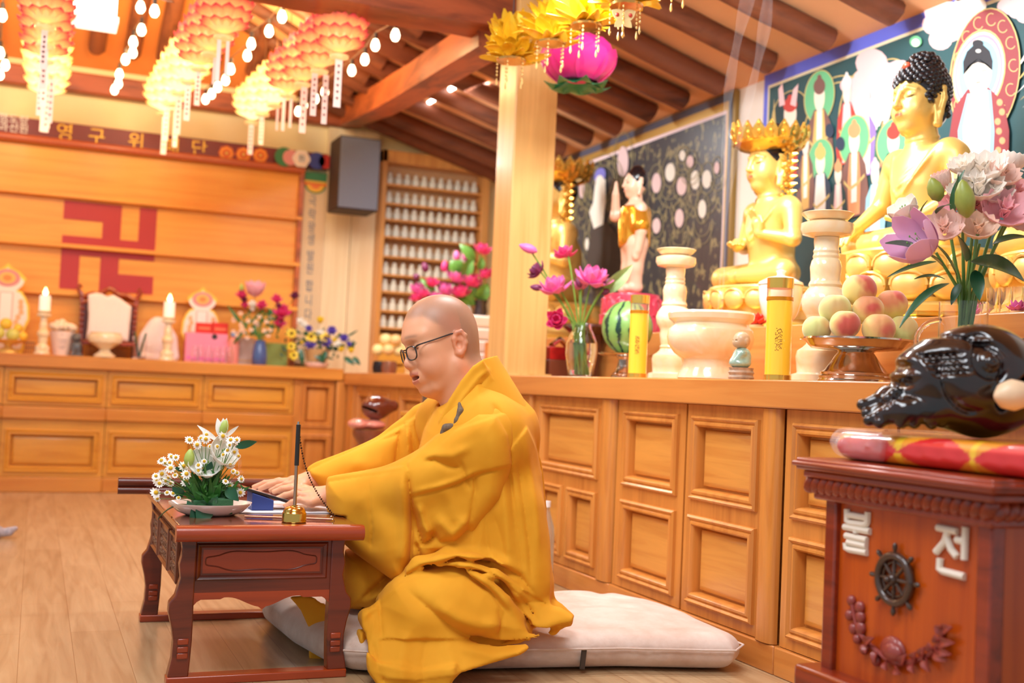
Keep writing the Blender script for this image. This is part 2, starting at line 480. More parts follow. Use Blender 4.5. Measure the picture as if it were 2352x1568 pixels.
W_RAFTY = wood('rafter_bark_far', (136, 76, 46), (76, 38, 24), (12, 3, 12), rough=.6, coat=.1, bump=.5)
W_LOG = wood('old_beam', (168, 84, 46), (100, 46, 26), (3, 14, 14), rough=.5, coat=.15, bump=.4)
W_LOGY = wood('old_beam_long', (196, 104, 52), (120, 58, 30), (14, 3, 14), rough=.5, coat=.15, bump=.4)
PLASTER = mat('orange_plaster', (232, 178, 130), .9, var=.06, vs=3, bump=.15, bs=20)
PLASTER_W = mat('cream_plaster', (246, 228, 176), .9, var=.03, vs=3, bump=.1, bs=20)
PLASTER_R = mat('warm_white_plaster', (244, 236, 222), .9, var=.02, vs=3)
# laminate planks run away from the viewer
def floor_mat():
    t = NT('laminate_planks'); v = t.coord((1, 1, 1), (0, 0, PI/2))
    br = t.n('ShaderNodeTexBrick', Scale=1.0); t.l(v, br.inputs[0])
    for k, x in (('Mortar Size', .0009), ('Brick Width', 1.1), ('Row Height', .125), ('Mortar Smooth', .2), ('Bias', 0.0)): br.inputs[k].default_value = x
    br.offset = .37
    br.inputs['Color1'].default_value = rgb(198, 168, 128); br.inputs['Color2'].default_value = rgb(184, 152, 112); br.inputs['Mortar'].default_value = rgb(150, 112, 76)
    nz = t.n('ShaderNodeTexNoise', Scale=1.0, Detail=6.0, Distortion=1.2); t.l(t.coord((30, 2.2, 1)), nz.inputs[0])
    mx = t.n('ShaderNodeMix', data_type='RGBA', blend_type='MULTIPLY'); mx.inputs['Factor'].default_value = .55
    t.l(br.outputs['Color'], mx.inputs['A']); t.l(t.ramp(nz.outputs[0], [(.3, rgb(196, 170, 148)), (.62, (1, 1, 1, 1))]), mx.inputs['B'])
    t.l(mx.outputs['Result'], t.b.inputs['Base Color']); setp(t.b, Roughness=.3, Coat_Weight=.25, Coat_Roughness=.2)
    t.bump(nz.outputs[0], .05, .002); return t.m
XA, XW, YF, YW = 1.79, 2.97, 7.01, 7.45
CT = .7525
struct('floor', B().box((-3.2, -1.2, -.05), (3.1, 7.6, 0)), floor_mat(), 'pale wood plank floor', smooth=False)
struct('wall_far', B().box((-2.4, YW, 0), (3.1, YW+.1, 3.1)), PLASTER_W, 'cream plaster wall behind the far counter', smooth=False)
struct('wall_right', B().box((XW+.012, .2, 0), (XW+.1, YW, 2.165)), PLASTER_R, 'white wall behind the altar paintings', smooth=False)
struct('wall_right_top', B().box((XW+.014, .2, 2.165), (XW+.1, YW, 2.34)), PLASTER, 'orange plaster band above the paintings', smooth=False)
# ceiling: outer lean-to slope over the altar, inner slope, slope over the far wall
sl = lambda X: 2.155+.28*(2.97-X)
def slope(name, q, lab):
    b = B(); q = [np.array(p, float) for p in q]; up = np.array((0, 0, .06)); n = len(q)
    b.add(q+[p+up for p in q], [tuple(range(n)), tuple(range(n, 2*n))[::-1]]+[(i, n+i, n+(i+1) % n, (i+1) % n) for i in range(n)])
    struct(name, b, PLASTER, lab, smooth=False)
slope('ceiling', [(3.05, .2, sl(3.05)), (1.62, .2, sl(1.62)), (1.62, 7.5, sl(1.62)), (3.05, 7.5, sl(3.05))], 'orange plaster ceiling sloping down over the altar')
zi = sl(1.62)
slope('ceiling_inner', [(1.64, .2, zi), (0.1, .2, zi+.72), (0.1, 5.9, zi+.72), (1.64, 7.45, zi)], 'orange plaster inner ceiling slope')
PLASTER = mat('warm_lit_plaster', (240, 150, 78), .9, var=.06, vs=3)  # same ceiling plaster, warm light of the bulbs put into its colour
slope('ceiling_far', [(1.64, 7.5, zi-.02), (0.1, 5.9, zi+.72), (-2.4, 5.9, zi+.72), (-2.4, 7.5, zi-.02)], 'orange plaster ceiling slope over the far wall')
slope('ceiling_mid', [(.12, .2, zi+.72), (-2.4, .2, zi+.72), (-2.4, 5.92, zi+.72), (.12, 5.92, zi+.72)], 'plaster ceiling over the middle of the hall')
def log(name, a, b, r, m, lab, seed, sq=0, cnt=10, ry=None):
    """a crooked, adzed timber"""
    rn = random.Random(seed); a = np.array(a, float); b = np.array(b, float); u, v, d = frame(b-a); bb = B(); vs = []; K = 12
    ph = rn.random()*6
    for i in range(cnt+1):
        t = i/cnt; p = a+(b-a)*t+u*(.010*math.sin(3*t+ph))+v*(.008*math.sin(5*t+ph*2))
        for k in range(K):
            g = 2*PI*k/K+.26; rr = r*(1+.06*math.sin(3*g+ph+4*t)+rn.uniform(-.04, .04))
            if sq: rr *= 1/max(abs(math.cos(g)), abs(math.sin(g)))*.92
            vs.append(p+u*rr*math.cos(g)+v*rr*math.sin(g)*(ry or 1))
    bb.add(vs, [(i*K+k, i*K+(k+1) % K, (i+1)*K+(k+1) % K, (i+1)*K+k) for i in range(cnt) for k in range(K)]+[tuple(range(K))[::-1], tuple(range(cnt*K, cnt*K+K))])
    return struct(name, bb, m, lab, ang=50)
ry = [2.3, 2.66, 3.01, 3.372, 3.753, 4.137, 4.53, 4.861, 5.184, 5.544, 5.9, 6.26, 6.62, 6.98, 7.3]
for i, y in enumerate(ry):
    log('roof_rafter', (2.85, y, sl(2.85)-.045), (1.45, y+random.uniform(-.05, .05), sl(1.45)-.04), .052, W_RAFT, 'dark log rafter over the altar, %s from the far wall' % (ORD[len(ry)-1-i] if len(ry)-1-i < 12 else 'nearly nearest the viewer' if i else 'nearest the viewer'), i)
for i, y in enumerate([5.15, 5.5, 5.85, 6.2, 6.55, 6.9]):
    x0, z0 = 1.70, zi-.05; L = min(1.5, 7.3-y+.3)
    log('roof_rafter', (x0, y, z0), (x0-L, y, z0+.47*L), .05, W_RAFT, 'inner log rafter, %s beyond the cross beam' % ORD[i], 40+i)
for i, x in enumerate([-1.5, -1.2, -.9, -.62, -.35, -.05, .22, .42, .62, .9, 1.15, 1.4]):
    L = min(1.15, .2+max(0, 1.55-x))
    log('roof_rafter', (x, 7.2, zi+.06), (x, 7.2-L, zi+.06+.455*L), .05, W_RAFTY, 'short log rafter above the far wall, %s from the left' % ORD[i], 60+i)
struct('trim_1', B().box((-2.4, 7.36, 2.362), (1.78, 7.45, 2.485)), W_LOG, 'timber wall plate along the top of the far wall', bev=.012)
log('trim_2', (1.81, 7.42, 2.44), (1.70, 4.45, 2.175), .078, W_LOGY, 'square old beam running from the far wall to the pillar', 90, sq=1)
log('trim_3', (-1.6, 4.36, 2.255), (1.98, 4.46, 2.285), .105, W_LOG, 'thick dark cross beam near the top of the picture', 91, sq=1, cnt=16)
# pillars
struct('pillar_main', B().box((1.744, 4.315, CT+.0005), (1.932, 4.505, 2.42)), W_PIL, 'square wooden pillar standing on the altar counter', bev=.006)
struct('trim_4', B().box((1.76, 4.30, CT+.0005), (1.95, 4.3145, CT+.012)), W_PIL, 'flat base strip of the pillar')
b = B()
for x0, x1 in ((1.686, 1.862), (1.866, 2.028)): b.box((x0, 7.405, CT+.001), (x1, 7.449, 2.36))
struct('trim_5', b, W_PALE, 'pale pine boards beside the scroll', bev=.002)
# ---------------------------------------------------------------- cabinets
def fr(o, u, out):
    o = np.array(o, float); u = np.array(u, float); out = np.array(out, float)
    return lambda s, t, w=0: o+u*s+np.array((0, 0, 1.))*t+out*w
def face_with_holes(b, P, s0, s1, t0, t1, rects, w=0):
    S = sorted({s0, s1, *[r[0] for r in rects], *[r[1] for r in rects]}); T = sorted({t0, t1, *[r[2] for r in rects], *[r[3] for r in rects]})
    for a, c in zip(S, S[1:]):
        for e, g in zip(T, T[1:]):
            ms, mt = (a+c)/2, (e+g)/2
            if any(r[0] < ms < r[1] and r[2] < mt < r[3] for r in rects): continue
            b.add([P(a, e, w), P(c, e, w), P(c, g, w), P(a, g, w)], [(0, 1, 2, 3)])
PROF = [(0, 0), (.001, .009), (.007, .014), (.013, .009), (.015, .006), (.020, .011), (.026, .012), (.031, .006), (.033, -.004), (.034, -.026)]
def sunk(b, P, r, prof=PROF):
    """moulded frame stepping into a sunk panel"""
    s0, s1, t0, t1 = r; n = 0; vs = []
    for d, w in prof: vs += [P(s0+d, t0+d, w), P(s1-d, t0+d, w), P(s1-d, t1-d, w), P(s0+d, t1-d, w)]
    b.add(vs, [(i*4+k, i*4+(k+1) % 4, (i+1)*4+(k+1) % 4, (i+1)*4+k) for i in range(len(prof)-1) for k in range(4)])
def raised(b, P, r, k=1):
    s0, s1, t0, t1 = r
    pr = [(.034, -.026), (.039, -.026), (.042, -.017), (.053*k, -.011), (.056*k, -.0105)]
    vs = []
    for d, w in pr: vs += [P(s0+d, t0+d, w), P(s1-d, t0+d, w), P(s1-d, t1-d, w), P(s0+d, t1-d, w)]
    n = len(pr)
    b.add(vs, [(i*4+k2, i*4+(k2+1) % 4, (i+1)*4+(k2+1) % 4, (i+1)*4+k2) for i in range(n-1) for k2 in range(4)]+[(n*4-4, n*4-3, n*4-2, n*4-1)])
def front(root, name, P, s0, s1, t0, t1, rects, m, mp, k=1):
    b = B(); face_with_holes(b, P, s0, s1, t0, t1, rects)
    # edges give the door its thickness
    for a, c, e, g in ((s0, t0, s1, t0), (s1, t0, s1, t1), (s1, t1, s0, t1), (s0, t1, s0, t0)):
        b.add([P(a, c, 0), P(e, g, 0), P(e, g, -.03), P(a, c, -.03)], [(3, 2, 1, 0)])
    for r in rects: sunk(b, P, r)
    o = b.obj(name, m, root, smooth=True, ang=35, world=True)
    for r in rects:
        pb = B(); raised(pb, P, r, k); pb.obj('panel', mp, o, smooth=True, ang=35, world=True)
    return o
# altar side: s runs along +Y on the plane X=XA, facing -X
P1 = lambda s, t, w=0: np.array((XA-w, 7.01-s, t))
Y = lambda y: 7.01-y
def altar_unit(label, ya, yb, doors, first=False):
    """ya far, yb near; doors: list of (y_far, y_near, rects)"""
    r = thing('altar_cabinet', label, 'cabinet', (XA, yb, 0), group='altar cabinet units')
    B().box((XA+.031, yb, .0), (2.95, ya, .679)).obj('body', W_CAB, r, smooth=False, world=True)
    B().box((XA-.012, yb, 0), (XA+.04, ya, .073)).obj('plinth', W_SLAB, r, bev=.004, world=True)
    for a, c, rects in doors:
        front(r, 'door', P1, Y(a), Y(c), .075, .678, [(Y(p), Y(q), z0, z1) for p, q, z0, z1 in rects], W_CABV, W_CAB)
    return r
def pilaster(y0, y1, root):
    b = B(); n = 10; pr = []
    for i in range(n+1):
        t = PI*i/n; pr.append(((y0+y1)/2-math.cos(t)*(y1-y0)/2, XA+.004-.022*math.sin(t)**.6))
    vs = [(x, y, z) for z in (.075, .678) for y, x in pr]; m = n+1
    b.add(vs, [(i, i+1, m+i+1, m+i) for i in range(n)]); b.obj('upright', W_CABV, root, ang=60, world=True)
ZU, ZL = (.402, .646), (.104, .358)
u = altar_unit('altar cabinet unit with one wide door directly right of the robed man, pillar side', 4.115, 3.40, [(4.09, 3.505, [(4.02, 3.525, *ZU), (4.02, 3.795, *ZL), (3.755, 3.525, *ZL)])]); pilaster(3.404, 3.502, u); pilaster(4.088, 4.115, u)
u = altar_unit('altar cabinet unit of two panelled doors right of the floor cushion', 3.4, 2.478, [(3.395, 2.965, [(3.345, 3.0, *ZU), (3.345, 3.0, *ZL)]), (2.955, 2.57, [(2.925, 2.585, *ZU), (2.925, 2.585, *ZL)])]); pilaster(2.485, 2.568, u)
u = altar_unit('altar cabinet unit mostly hidden behind the donation box', 2.476, 1.56, [(2.47, 2.06, [(2.435, 2.09, *ZU), (2.435, 2.09, *ZL)]), (2.05, 1.65, [(2.02, 1.68, *ZU), (2.02, 1.68, *ZL)])]); pilaster(1.562, 1.648, u)
u = altar_unit('altar cabinet unit in the corner behind the robed man, narrow panels', 6.98, 4.117, [(6.80, 5.90, [(6.72, 6.44, *ZU), (6.34, 6.06, *ZU), (6.72, 6.44, *ZL), (6.34, 6.06, *ZL)]), (5.89, 5.0, [(5.84, 5.46, *ZU), (5.38, 5.05, *ZU), (5.84, 5.46, *ZL), (5.38, 5.05, *ZL)]), (4.99, 4.13, [(4.93, 4.2, *ZU), (4.93, 4.6, *ZL), (4.53, 4.2, *ZL)])]); pilaster(6.80, 6.98, u)
t = thing('altar_counter', 'long thick timber counter top along the altar', 'counter', (1.76, 2.0, .679))
B().box((1.76, 2.045, .6795), (2.96, 6.98, CT)).obj('counter_board', W_SLAB, t, bev=.004, world=True)
B().box((1.757, .9, .6795), (2.96, 2.043, CT)).obj('counter_board', W_SLAB, t, bev=.004, world=True)
t = thing('altar_step', 'raised wooden step behind the counter carrying the golden statues', 'step', (2.15, 3, CT))
B().box((2.15, 3.3, CT+.0005), (2.957, 5.6, .936)).obj('step_board', W_SLAB, t, bev=.004, world=True)
B().box((2.15, 1.0, CT+.0005), (2.957, 3.297, .936)).obj('step_board', W_SLAB, t, bev=.004, world=True)
# far side: s runs along +X on the plane Y=YF, facing -Y
P2 = lambda s, t, w=0: np.array((s, YF-w, t))
def far_unit(label, x0, x1, upper, lower):
    r = thing('far_cabinet', label, 'cabinet', (x0, YF, 0), group='far cabinet units')
    B().box((x0, YF+.031, 0), (x1, 7.44, .70)).obj('body', W_CABX, r, smooth=False, world=True)
    if upper: front(r, 'upper_front', P2, x0+.002, x1-.002, .487, .70, upper, W_CABX, W_CABX, .8)
    if lower: front(r, 'lower_front', P2, x0+.002, x1-.002, .088, .408, lower, W_CABX, W_CABX, 1)
    B().box((x0, 6.985, .41), (x1, YF+.03, .482)).obj('ledge', W_SLABX, r, bev=.006, world=True)
    B().box((x0, 6.995, 0), (x1, YF+.03, .086)).obj('plinth', W_SLABX, r, bev=.005, world=True)
    return r
xs = [-1.79, -1.235, -.70, -.162, .384, .922, 1.458]
for i, (a, c) in enumerate(zip(xs, xs[1:])):
    lab = ['far left end, outside the view', 'left of the view', 'at the left edge of the view', 'below the white paper pot', 'behind the flower arrangement on the low desk', 'left of the narrow column panel'][i]
    far_unit('wooden cabinet front of the far counter, '+lab, a, c, [(a+.022, c-.022, .508, .672)], [(a+.022, c-.026, .112, .352)])
r = thing('far_cabinet', 'narrow column panel of the far counter beside the corner post', 'cabinet', (1.46, YF, 0), group='far cabinet units')
B().box((1.46, YF+.03, 0), (1.79, 7.44, .70)).obj('body', W_CABV, r, smooth=False, world=True)
front(r, 'column_front', P2, 1.46, 1.715, .088, .70, [(1.505, 1.708, .405, .685), (1.505, 1.708, .112, .365)], W_CABV, W_CABV, .9)
B().box((1.72, 6.985, 0), (1.785, YF+.04, .70)).obj('corner_post', W_CABV, r, bev=.006, world=True)
B().box((1.46, 6.995, 0), (1.72, YF+.03, .086)).obj('plinth', W_SLABX, r, bev=.005, world=True)
t = thing('far_counter', 'long timber counter top along the far wall', 'counter', (0, 6.98, .70))
B().box((-2.3, 6.975, .7015), (1.757, 7.445, .7735)).obj('counter_board', W_SLABX, t, bev=.005, world=True)
B().box((1.762, 6.985, .7015), (2.96, 7.445, CT)).obj('counter_board', W_SLABX, t, bev=.005, world=True)
# ---------------------------------------------------------------- board with shelves and emblem
t = thing('memorial_shelf', 'wide orange wooden shelf board on the far wall with a red emblem', 'shelf', (0, 7.42, .7735))
B().box((-2.3, 7.42, .7745), (1.534, 7.449, 2.0745)).obj('back_panel', W_BOARD, t, smooth=False, world=True)
for z in (1.747, 1.447, 1.160): B().box((-2.3, 7.368, z-.024), (1.534, 7.42, z)).obj('shelf', W_BOARD, t, bev=.003, world=True)
B().box((1.505, 7.372, .7745), (1.534, 7.42, 2.04)).obj('side_strip', W_LOGY, t, bev=.003, world=True)
B().tube([(-2.3, 7.385, 2.050), (1.534, 7.385, 2.050)], .024, 12).obj('top_moulding', mat('mould_red_wood', (190, 98, 62), .35, coat=.4), t, world=True)
RED = mat('emblem_red', (184, 52, 56), .5)
b = B()
for x0, x1, z0, z1 in ((.10, .325, 1.60, 1.71), (.325, .43, 1.18, 1.71), (.43, .535, 1.385, 1.5), (.535, .637, 1.385, 1.71), (.205, .325, 1.385, 1.5), (.10, .205, 1.18, 1.5), (.43, .637, 1.18, 1.29)):
    b.box((x0, 7.414, z0), (x1, 7.4205, z1))
tag(b.obj('emblem', RED, t, smooth=False, world=True), 'dark red square emblem of four hooked arms')
# banner
t = thing('banner', 'dark red sign board with gold Korean lettering above the shelf', 'sign', (0, 7.42, 2.077))
B().box((-2.3, 7.412, 2.077), (1.70, 7.449, 2.178)).obj('board', mat('maroon_lacquer', (122, 40, 46), .45), t, bev=.002, world=True)
GOLD_T = mat('gold_letter', (226, 178, 62), .4, metal=.3)
def wall_text(s, c, size, m, par, Yp, name='lettering'):
    me = text_mesh(name, s, size, .002); me.transform(basis((1, 0, 0), (0, 0, 1), (c[0], Yp, c[2]))); return put(name, me, m, par, world=True)
for ch, px, py in (('영', 149, 306), ('구', 222, 316), ('위', 313, 327), ('패', 394, 338), ('단', 457, 343)):
    wall_text(ch, at(px, py, Y=7.41), .112, GOLD_T, t, 7.409)
WHT = mat('white_paint', (246, 240, 234), .5)
wall_text('수행도량', at(28, 277, Y=7.41)+np.array((-.02, 0, .008)), .06, WHT, t, 7.409)
wall_text('인과선원', at(28, 296, Y=7.41)+np.array((-.02, 0, .004)), .06, WHT, t, 7.409)
ORG = mat('rosette_orange', (240, 120, 40), .5); YEL = mat('rosette_yellow', (246, 200, 80), .5); GRN = mat('rosette_green', (60, 130, 84), .5)
def disc(b, c, r, y, n=20, petals=0, sz=1):
    pts = []
    for k in range(n*(2 if petals else 1)):
        g = 2*PI*k/(n*(2 if petals else 1)); rr = r*(1-.12*(1-abs(math.cos(g*petals/2)))) if petals else r
        pts.append((rr*math.cos(g), rr*math.sin(g)*sz))
    b.prism(pts, (c[0], y, c[2]), (1, 0, 0), (0, 0, 1), (0, -.002, 0))
for px, py in ((520, 352), (559, 355), (598, 357)):
    c = at(px, py, Y=7.41); o = B()
    disc(o, c, .049, 7.411, 24, 8); ro = o.obj('rosette', ORG, t, smooth=False, world=True)
    for rr, m, y in ((.036, YEL, 7.409), (.030, ORG, 7.407), (.016, RED, 7.405), (.010, YEL, 7.403)):
        o = B(); disc(o, c, rr, y, 24); o.obj('ring', m, ro, smooth=False, world=True)
c = at(688, 368, Y=7.41); em = None
for rr, m, y, dx, pet in ((.062, GRN, 7.411, -.11, 0), (.055, mat('fret_blue', (60, 70, 150), .5), 7.411, .10, 0), (.05, mat('fret_pink', (226, 150, 150), .5), 7.410, -.07, 0), (.046, mat('fret_red', (200, 50, 40), .5), 7.411, .16, 0), (.058, mat('fret_white', (244, 236, 226), .5), 7.407, 0, 6), (.046, mat('fret_pale', (250, 226, 206), .5), 7.405, 0, 6), (.03, WHT, 7.403, 0, 0)):
    o = B(); disc(o, (c[0]+dx, 0, c[2]), rr, y-.055, 24, pet); q = o.obj('painted_fret', m, t, smooth=False, world=True)
wall_text('원', (c[0], 0, c[2]), .05, mat('ink', (40, 34, 40), .5), t, 7.3455)
# hanging scroll strip
t = thing('scroll', 'tall cream strip with a vertical line of Korean brush lettering', 'scroll', (1.61, 7.41, .9))
B().box((1.535, 7.392, CT+.05), (1.684, 7.405, 2.045)).obj('strip', mat('scroll_paper', (226, 200, 160), .7), t, smooth=False, world=True)
INK = mat('grey_ink', (110, 120, 140), .6)
for ch, y, dx in zip('극락왕생발원합니다', (463, 494, 523, 551, 589, 618, 658, 691, 723), range(9)):
    c = at(718-dx*1.3, y, Y=7.39); me = text_mesh('lettering', ch, .082, .001); me.transform(Matrix.Diagonal((.7, 1, 1, 1))); me.transform(basis((1, 0, 0), (0, 0, 1), (c[0], 7.3905, c[2]))); put('lettering', me, INK, t, world=True)
zt = 2.045
for z0, z1, m in ((1.99, 2.045, GRN), (1.975, 1.992, YEL), (1.958, 1.977, ORG)):
    B().box((1.536, 7.389, z0), (1.683, 7.393, z1)).obj('painted_band', m, t, smooth=False, world=True)
for rr, m, y in ((.07, GRN, 7.3915), (.058, mat('lotus_yellow', (250, 190, 60), .5), 7.390), (.03, mat('lotus_orange', (244, 130, 60), .5), 7.3885)):
    pts = [(rr*math.cos(PI+PI*k/14), rr*.8*math.sin(PI+PI*k/14)) for k in range(15)]
    o = B(); o.prism(pts, (1.61, y, 1.962), (1, 0, 0), (0, 0, 1), (0, -.002, 0)); o.obj('painted_lotus', m, t, smooth=False, world=True)
# loudspeaker
t = thing('loudspeaker', 'dark grey box loudspeaker hung high beside the scroll', 'speaker', (1.79, 7.0, 1.77))
B().box((1.662, 6.985, 1.768), (1.925, 7.25, 2.226)).obj('cabinet', mat('speaker_brown', (52, 38, 36), .6), t, bev=.008, world=True)
B().box((1.668, 6.978, 1.776), (1.919, 6.986, 2.218)).obj('grille', mat('speaker_cloth', (104, 108, 122), .8, bump=.3, bs=900), t, bev=.003, world=True)
B().box((1.75, 7.25, 1.9), (1.83, 7.402, 2.1)).obj('bracket', mat('bracket_black', (30, 30, 30), .5), t, world=True)
# case with rows of small white figures
t = thing('figurine_case', 'tall wooden wall case holding nine rows of small white figures', 'cabinet', (2.4, 7.40, CT))
XL, XR = 2.03, 2.79
rows = [at(869, y, Y=7.36)[2] for y in (420, 464, 501, 541, 586, 628, 667, 711, 750)]
GW = wood('case_wood', (222, 158, 84), (202, 130, 60), (20, 20, 1.5), rough=.4)
b = B()
for x0, x1 in ((XL, XL+.035), (XR-.05, XR)): b.box((x0, 7.30, CT+.001), (x1, 7.449, 2.235))
b.box((XL, 7.30, 2.155), (XR, 7.449, 2.235)); b.obj('frame', GW, t, bev=.003, world=True)
B().box((XL+.03, 7.425, CT+.001), (XR-.045, 7.449, 2.16)).obj('back', mat('case_back', (206, 160, 112), .6), t, smooth=False, world=True)
for z in rows: B().box((XL+.033, 7.32, z-.014), (XR-.048, 7.43, z)).obj('shelf', GW, t, smooth=False, world=True)
B().box((XL+.035, 7.31, CT+.001), (XR-.05, 7.33, rows[-1]-.05)).obj('lower_panel', mat('case_yellow', (236, 176, 70), .5), t, smooth=False, world=True)
FIG = mat('white_glaze', (232, 230, 214), .35)
b = B(); b.lathe([(.001, 0), (.026, 0), (.0265, .010), (.025, .014), (.0265, .02), (.026, .034), (.0235, .048), (.019, .056), (.014, .060), (.0145, .066), (.0155, .072), (.014, .079), (.009, .085), (.006, .089), (.001, .093)], 10)
f0 = None; n = 0
for i, z in enumerate(rows):
    for k in range(11):
        x = XL+.072+k*(XR-XL-.162)/10.0
        lab = 'small white seated figure, %s from the left on the %s shelf from the top' % (ORD[k], ORD[i])
        if f0 is None:
            f0 = b.obj('seated_figurine', FIG); tag(f0, lab, 'figurine', 'white figures in the wall case')
            o = f0
        else: o = f0.copy(); COL.objects.link(o); o['label'] = lab
        o.location = (x, 7.365, z+.0006); o.scale = (1, 1, .89)
# fluorescent tube behind the beam
a = at(985, 235, X=2.1); c = at(1066, 186, X=2.1)
t = thing('tube_lamp', 'bright white tube lamp fixed behind the old beam', 'lamp', a)
B().cyl(a, c, .013).obj('tube', emis('tube_glow', (255, 252, 246), 14), t, world=True)
B().beam(a+np.array((.0, 0, .03)), c+np.array((0, 0, .03)), .03, .025).obj('holder', mat('lamp_white', (240, 240, 240), .5), t, world=True)
# ================================================================ the seated man in the ochre robe
MO = dep(1040, 1100, 3.0)
_yw = math.atan2(MO[0], MO[1])
MR = np.array((math.cos(_yw), -math.sin(_yw), 0)); MZ = np.array((0, 0, 1.)); MW = np.cross(MR, MZ)   # right, up, towards the viewer
def mp(px, py, off=0.0):
    """point seen at a photo coordinate on the vertical plane through the man, off metres nearer"""
    d = ray(px, py); q = MO+MW*off
    return EYE+d*(((q-EYE) @ MW)/(d @ MW))
def uv(pts, off=0.0):
    out = []
    for p in pts:
        q = mp(p[0], p[1], off)-MO; out.append((q @ MR, q @ MZ))
    return out
def cr(s, pts, wd, dp, off=.1, zr=None):
    return s.crease(uv(pts, off), wd, dp, proj=(MO, MR, MZ), zr=zr)
man = thing('person', 'shaven-headed man in an ochre monk robe and glasses seated at the low desk', 'person', mp(1060, 1430, 0))
# ---- head frame: x forward, y his left, z up
HO = mp(1016, 793, .0)
ya, pt, rl = math.radians(23), math.radians(12), math.radians(7)
fh = -MR*math.cos(ya)+MW*math.sin(ya); lh = np.cross(MZ, fh)
HF = fh*math.cos(pt)-MZ*math.sin(pt); HU = np.cross(HF, lh); HL = lh*math.cos(rl)+HU*math.sin(rl); HU = np.cross(HF, HL)
HM = np.stack([HF, HL, HU], 1)
DZ = -.011
gp = lambda x, y, z: HO+HM @ np.array((x, y, z), float)
hp = lambda x, y, z: gp(x, y, z+DZ)
b = SDF()
b.ell(gp(-.002, 0, .050), (.0965, .077, .084), .02, R=HM)
b.ell(gp(-.032, 0, .006), (.065, .068, .070), .03, R=HM)
b.ell(hp(.034, 0, -.012), (.058, .063, .080), .03, R=HM)
b.ell(hp(.050, 0, .045), (.048, .062, .045), .02, R=HM)
for s in (-1, 1):
    b.cone(hp(-.006, s*.052, -.050), hp(.048, s*.026, -.090), .025, .021, .025)
    b.ell(hp(.052, s*.042, -.036), (.032, .028, .034), .025, R=HM)          # cheek
    b.cone(hp(.088, s*.012, .040), hp(.068, s*.050, .040), .011, .010, .018)   # brow
    b.ell(hp(.060, s*.052, .004), (.022, .016, .018), .02, R=HM)
    b.ell(hp(.101, s*.030, .017), (.014, .019, .011), .014, -1, R=HM)         # socket
    b.ell(hp(.0765, s*.031, .017), (.0125, .0165, .0115), .006, R=HM)           # lid
b.cone(hp(.087, 0, .022), hp(.100, 0, -.018), .0075, .0112, .014)
b.ell(hp(.1005, 0, -.0245), .0125, .008)
for s in (-1, 1):
    b.ell(hp(.091, s*.0130, -.0285), (.012, .0085, .0085), .007, R=HM)
    b.ell(hp(.0965, s*.0065, -.0365), (.005, .0038, .004), .003, -1, R=HM)
b.ell(hp(.080, 0, -.062), (.020, .030, .026), .02, R=HM)                    # muzzle
b.ell(hp(.064, 0, -.096), (.021, .024, .017), .015, R=HM)
b.cone(hp(.045, 0, -.098), hp(.01, 0, -.086), .022, .03, .02)                   # chin
b.cone(hp(.0915, -.012, -.0490), hp(.0915, .012, -.0490), .0062, .0062, .007)
for s in (-1, 1): b.cone(hp(.0915, s*.010, -.0490), hp(.075, s*.029, -.053), .006, .003, .006)
for s in (-1, 1): b.cone(hp(.083, 0, -.0735), hp(.072, s*.026, -.061), .0075, .0035, .006)
b.ell(hp(.091, 0, -.0610), (.030, .0255, .0062), .004, -1, R=HM)              # open mouth
for s in (-1, 1): b.crease([hp(.092, s*.020, -.034), hp(.085, s*.033, -.046), hp(.074, s*.037, -.066)], .006, .0018)
for s in (-1, 1): b.crease([hp(.085, s*.016, .0135), hp(.089, s*.031, .0095), hp(.080, s*.046, .012)], .0022, .0028)
for s in (-1, 1): b.crease([hp(.088, s*.016, .005), hp(.088, s*.030, -.001), hp(.078, s*.044, .003)], .004, .0014)
# ears
for s in (-1, 1):
    e = lambda x, z, o=0: gp(x*.86-.014, s*(.0715+o*.9), z*.86-.006)
    b.chain([e(.008, -.004, .004), e(.012, .014, .007), e(.004, .030, .012), e(-.010, .032, .016), e(-.020, .018, .018), e(-.019, -.004, .015), e(-.010, -.022, .010), e(-.001, -.031, .006), e(.006, -.028, .003), e(.007, -.016, .003)], [.0055, .005, .0048, .005, .005, .005, .0058, .0075, .006, .005], .006)
    b.ell(e(-.003, .003, .004), (.017, .007, .026), .006, R=HM)
    b.chain([e(-.008, .022, .010), e(-.012, .008, .012), e(-.010, -.010, .010)], [.0035, .004, .0035], .004)
    b.ell(e(.002, -.006, .012), (.0075, .008, .010), .004, -1, R=HM)
# neck, trunk, legs, arms (mostly under the robe)
NB = mp(1084, 905, 0)
b.cone(gp(-.030, 0, -.03), NB, .056, .058, .03)
b.cone(hp(.004, 0, -.075), mp(1062, 935, 0), .036, .042, .03)
shn, shf = mp(1115, 1020, .12), mp(1015, 1000, -.14)
b.cone(shn, mp(1090, 960, 0), .04, .05, .04).cone(shf, mp(1085, 960, 0), .04, .05, .04)
b.cone(NB, mp(1110, 1080, 0), .055, .085, .06).cone(mp(1110, 1080, 0), mp(1120, 1320, 0), .085, .10, .06)
for o, k in ((.13, 0), (-.13, -40)):
    b.cone(mp(1120, 1350, o*.5), mp(935, 1395+k, o*.8), .062, .045, .04).cone(mp(935, 1400+k, o*.8), mp(1120, 1420+k, o*.7), .04, .035, .02)
eln, elf = mp(955, 1120, .10), mp(890, 1085, -.16)
wn, wf = mp(754, 1139, 0.0), mp(728, 1098, -.10)
b.cone(shn, eln, .045, .04, .03).cone(eln, wn, .038, .024, .02)
b.cone(shf, elf, .045, .04, .03).cone(elf, wf, .038, .024, .02)
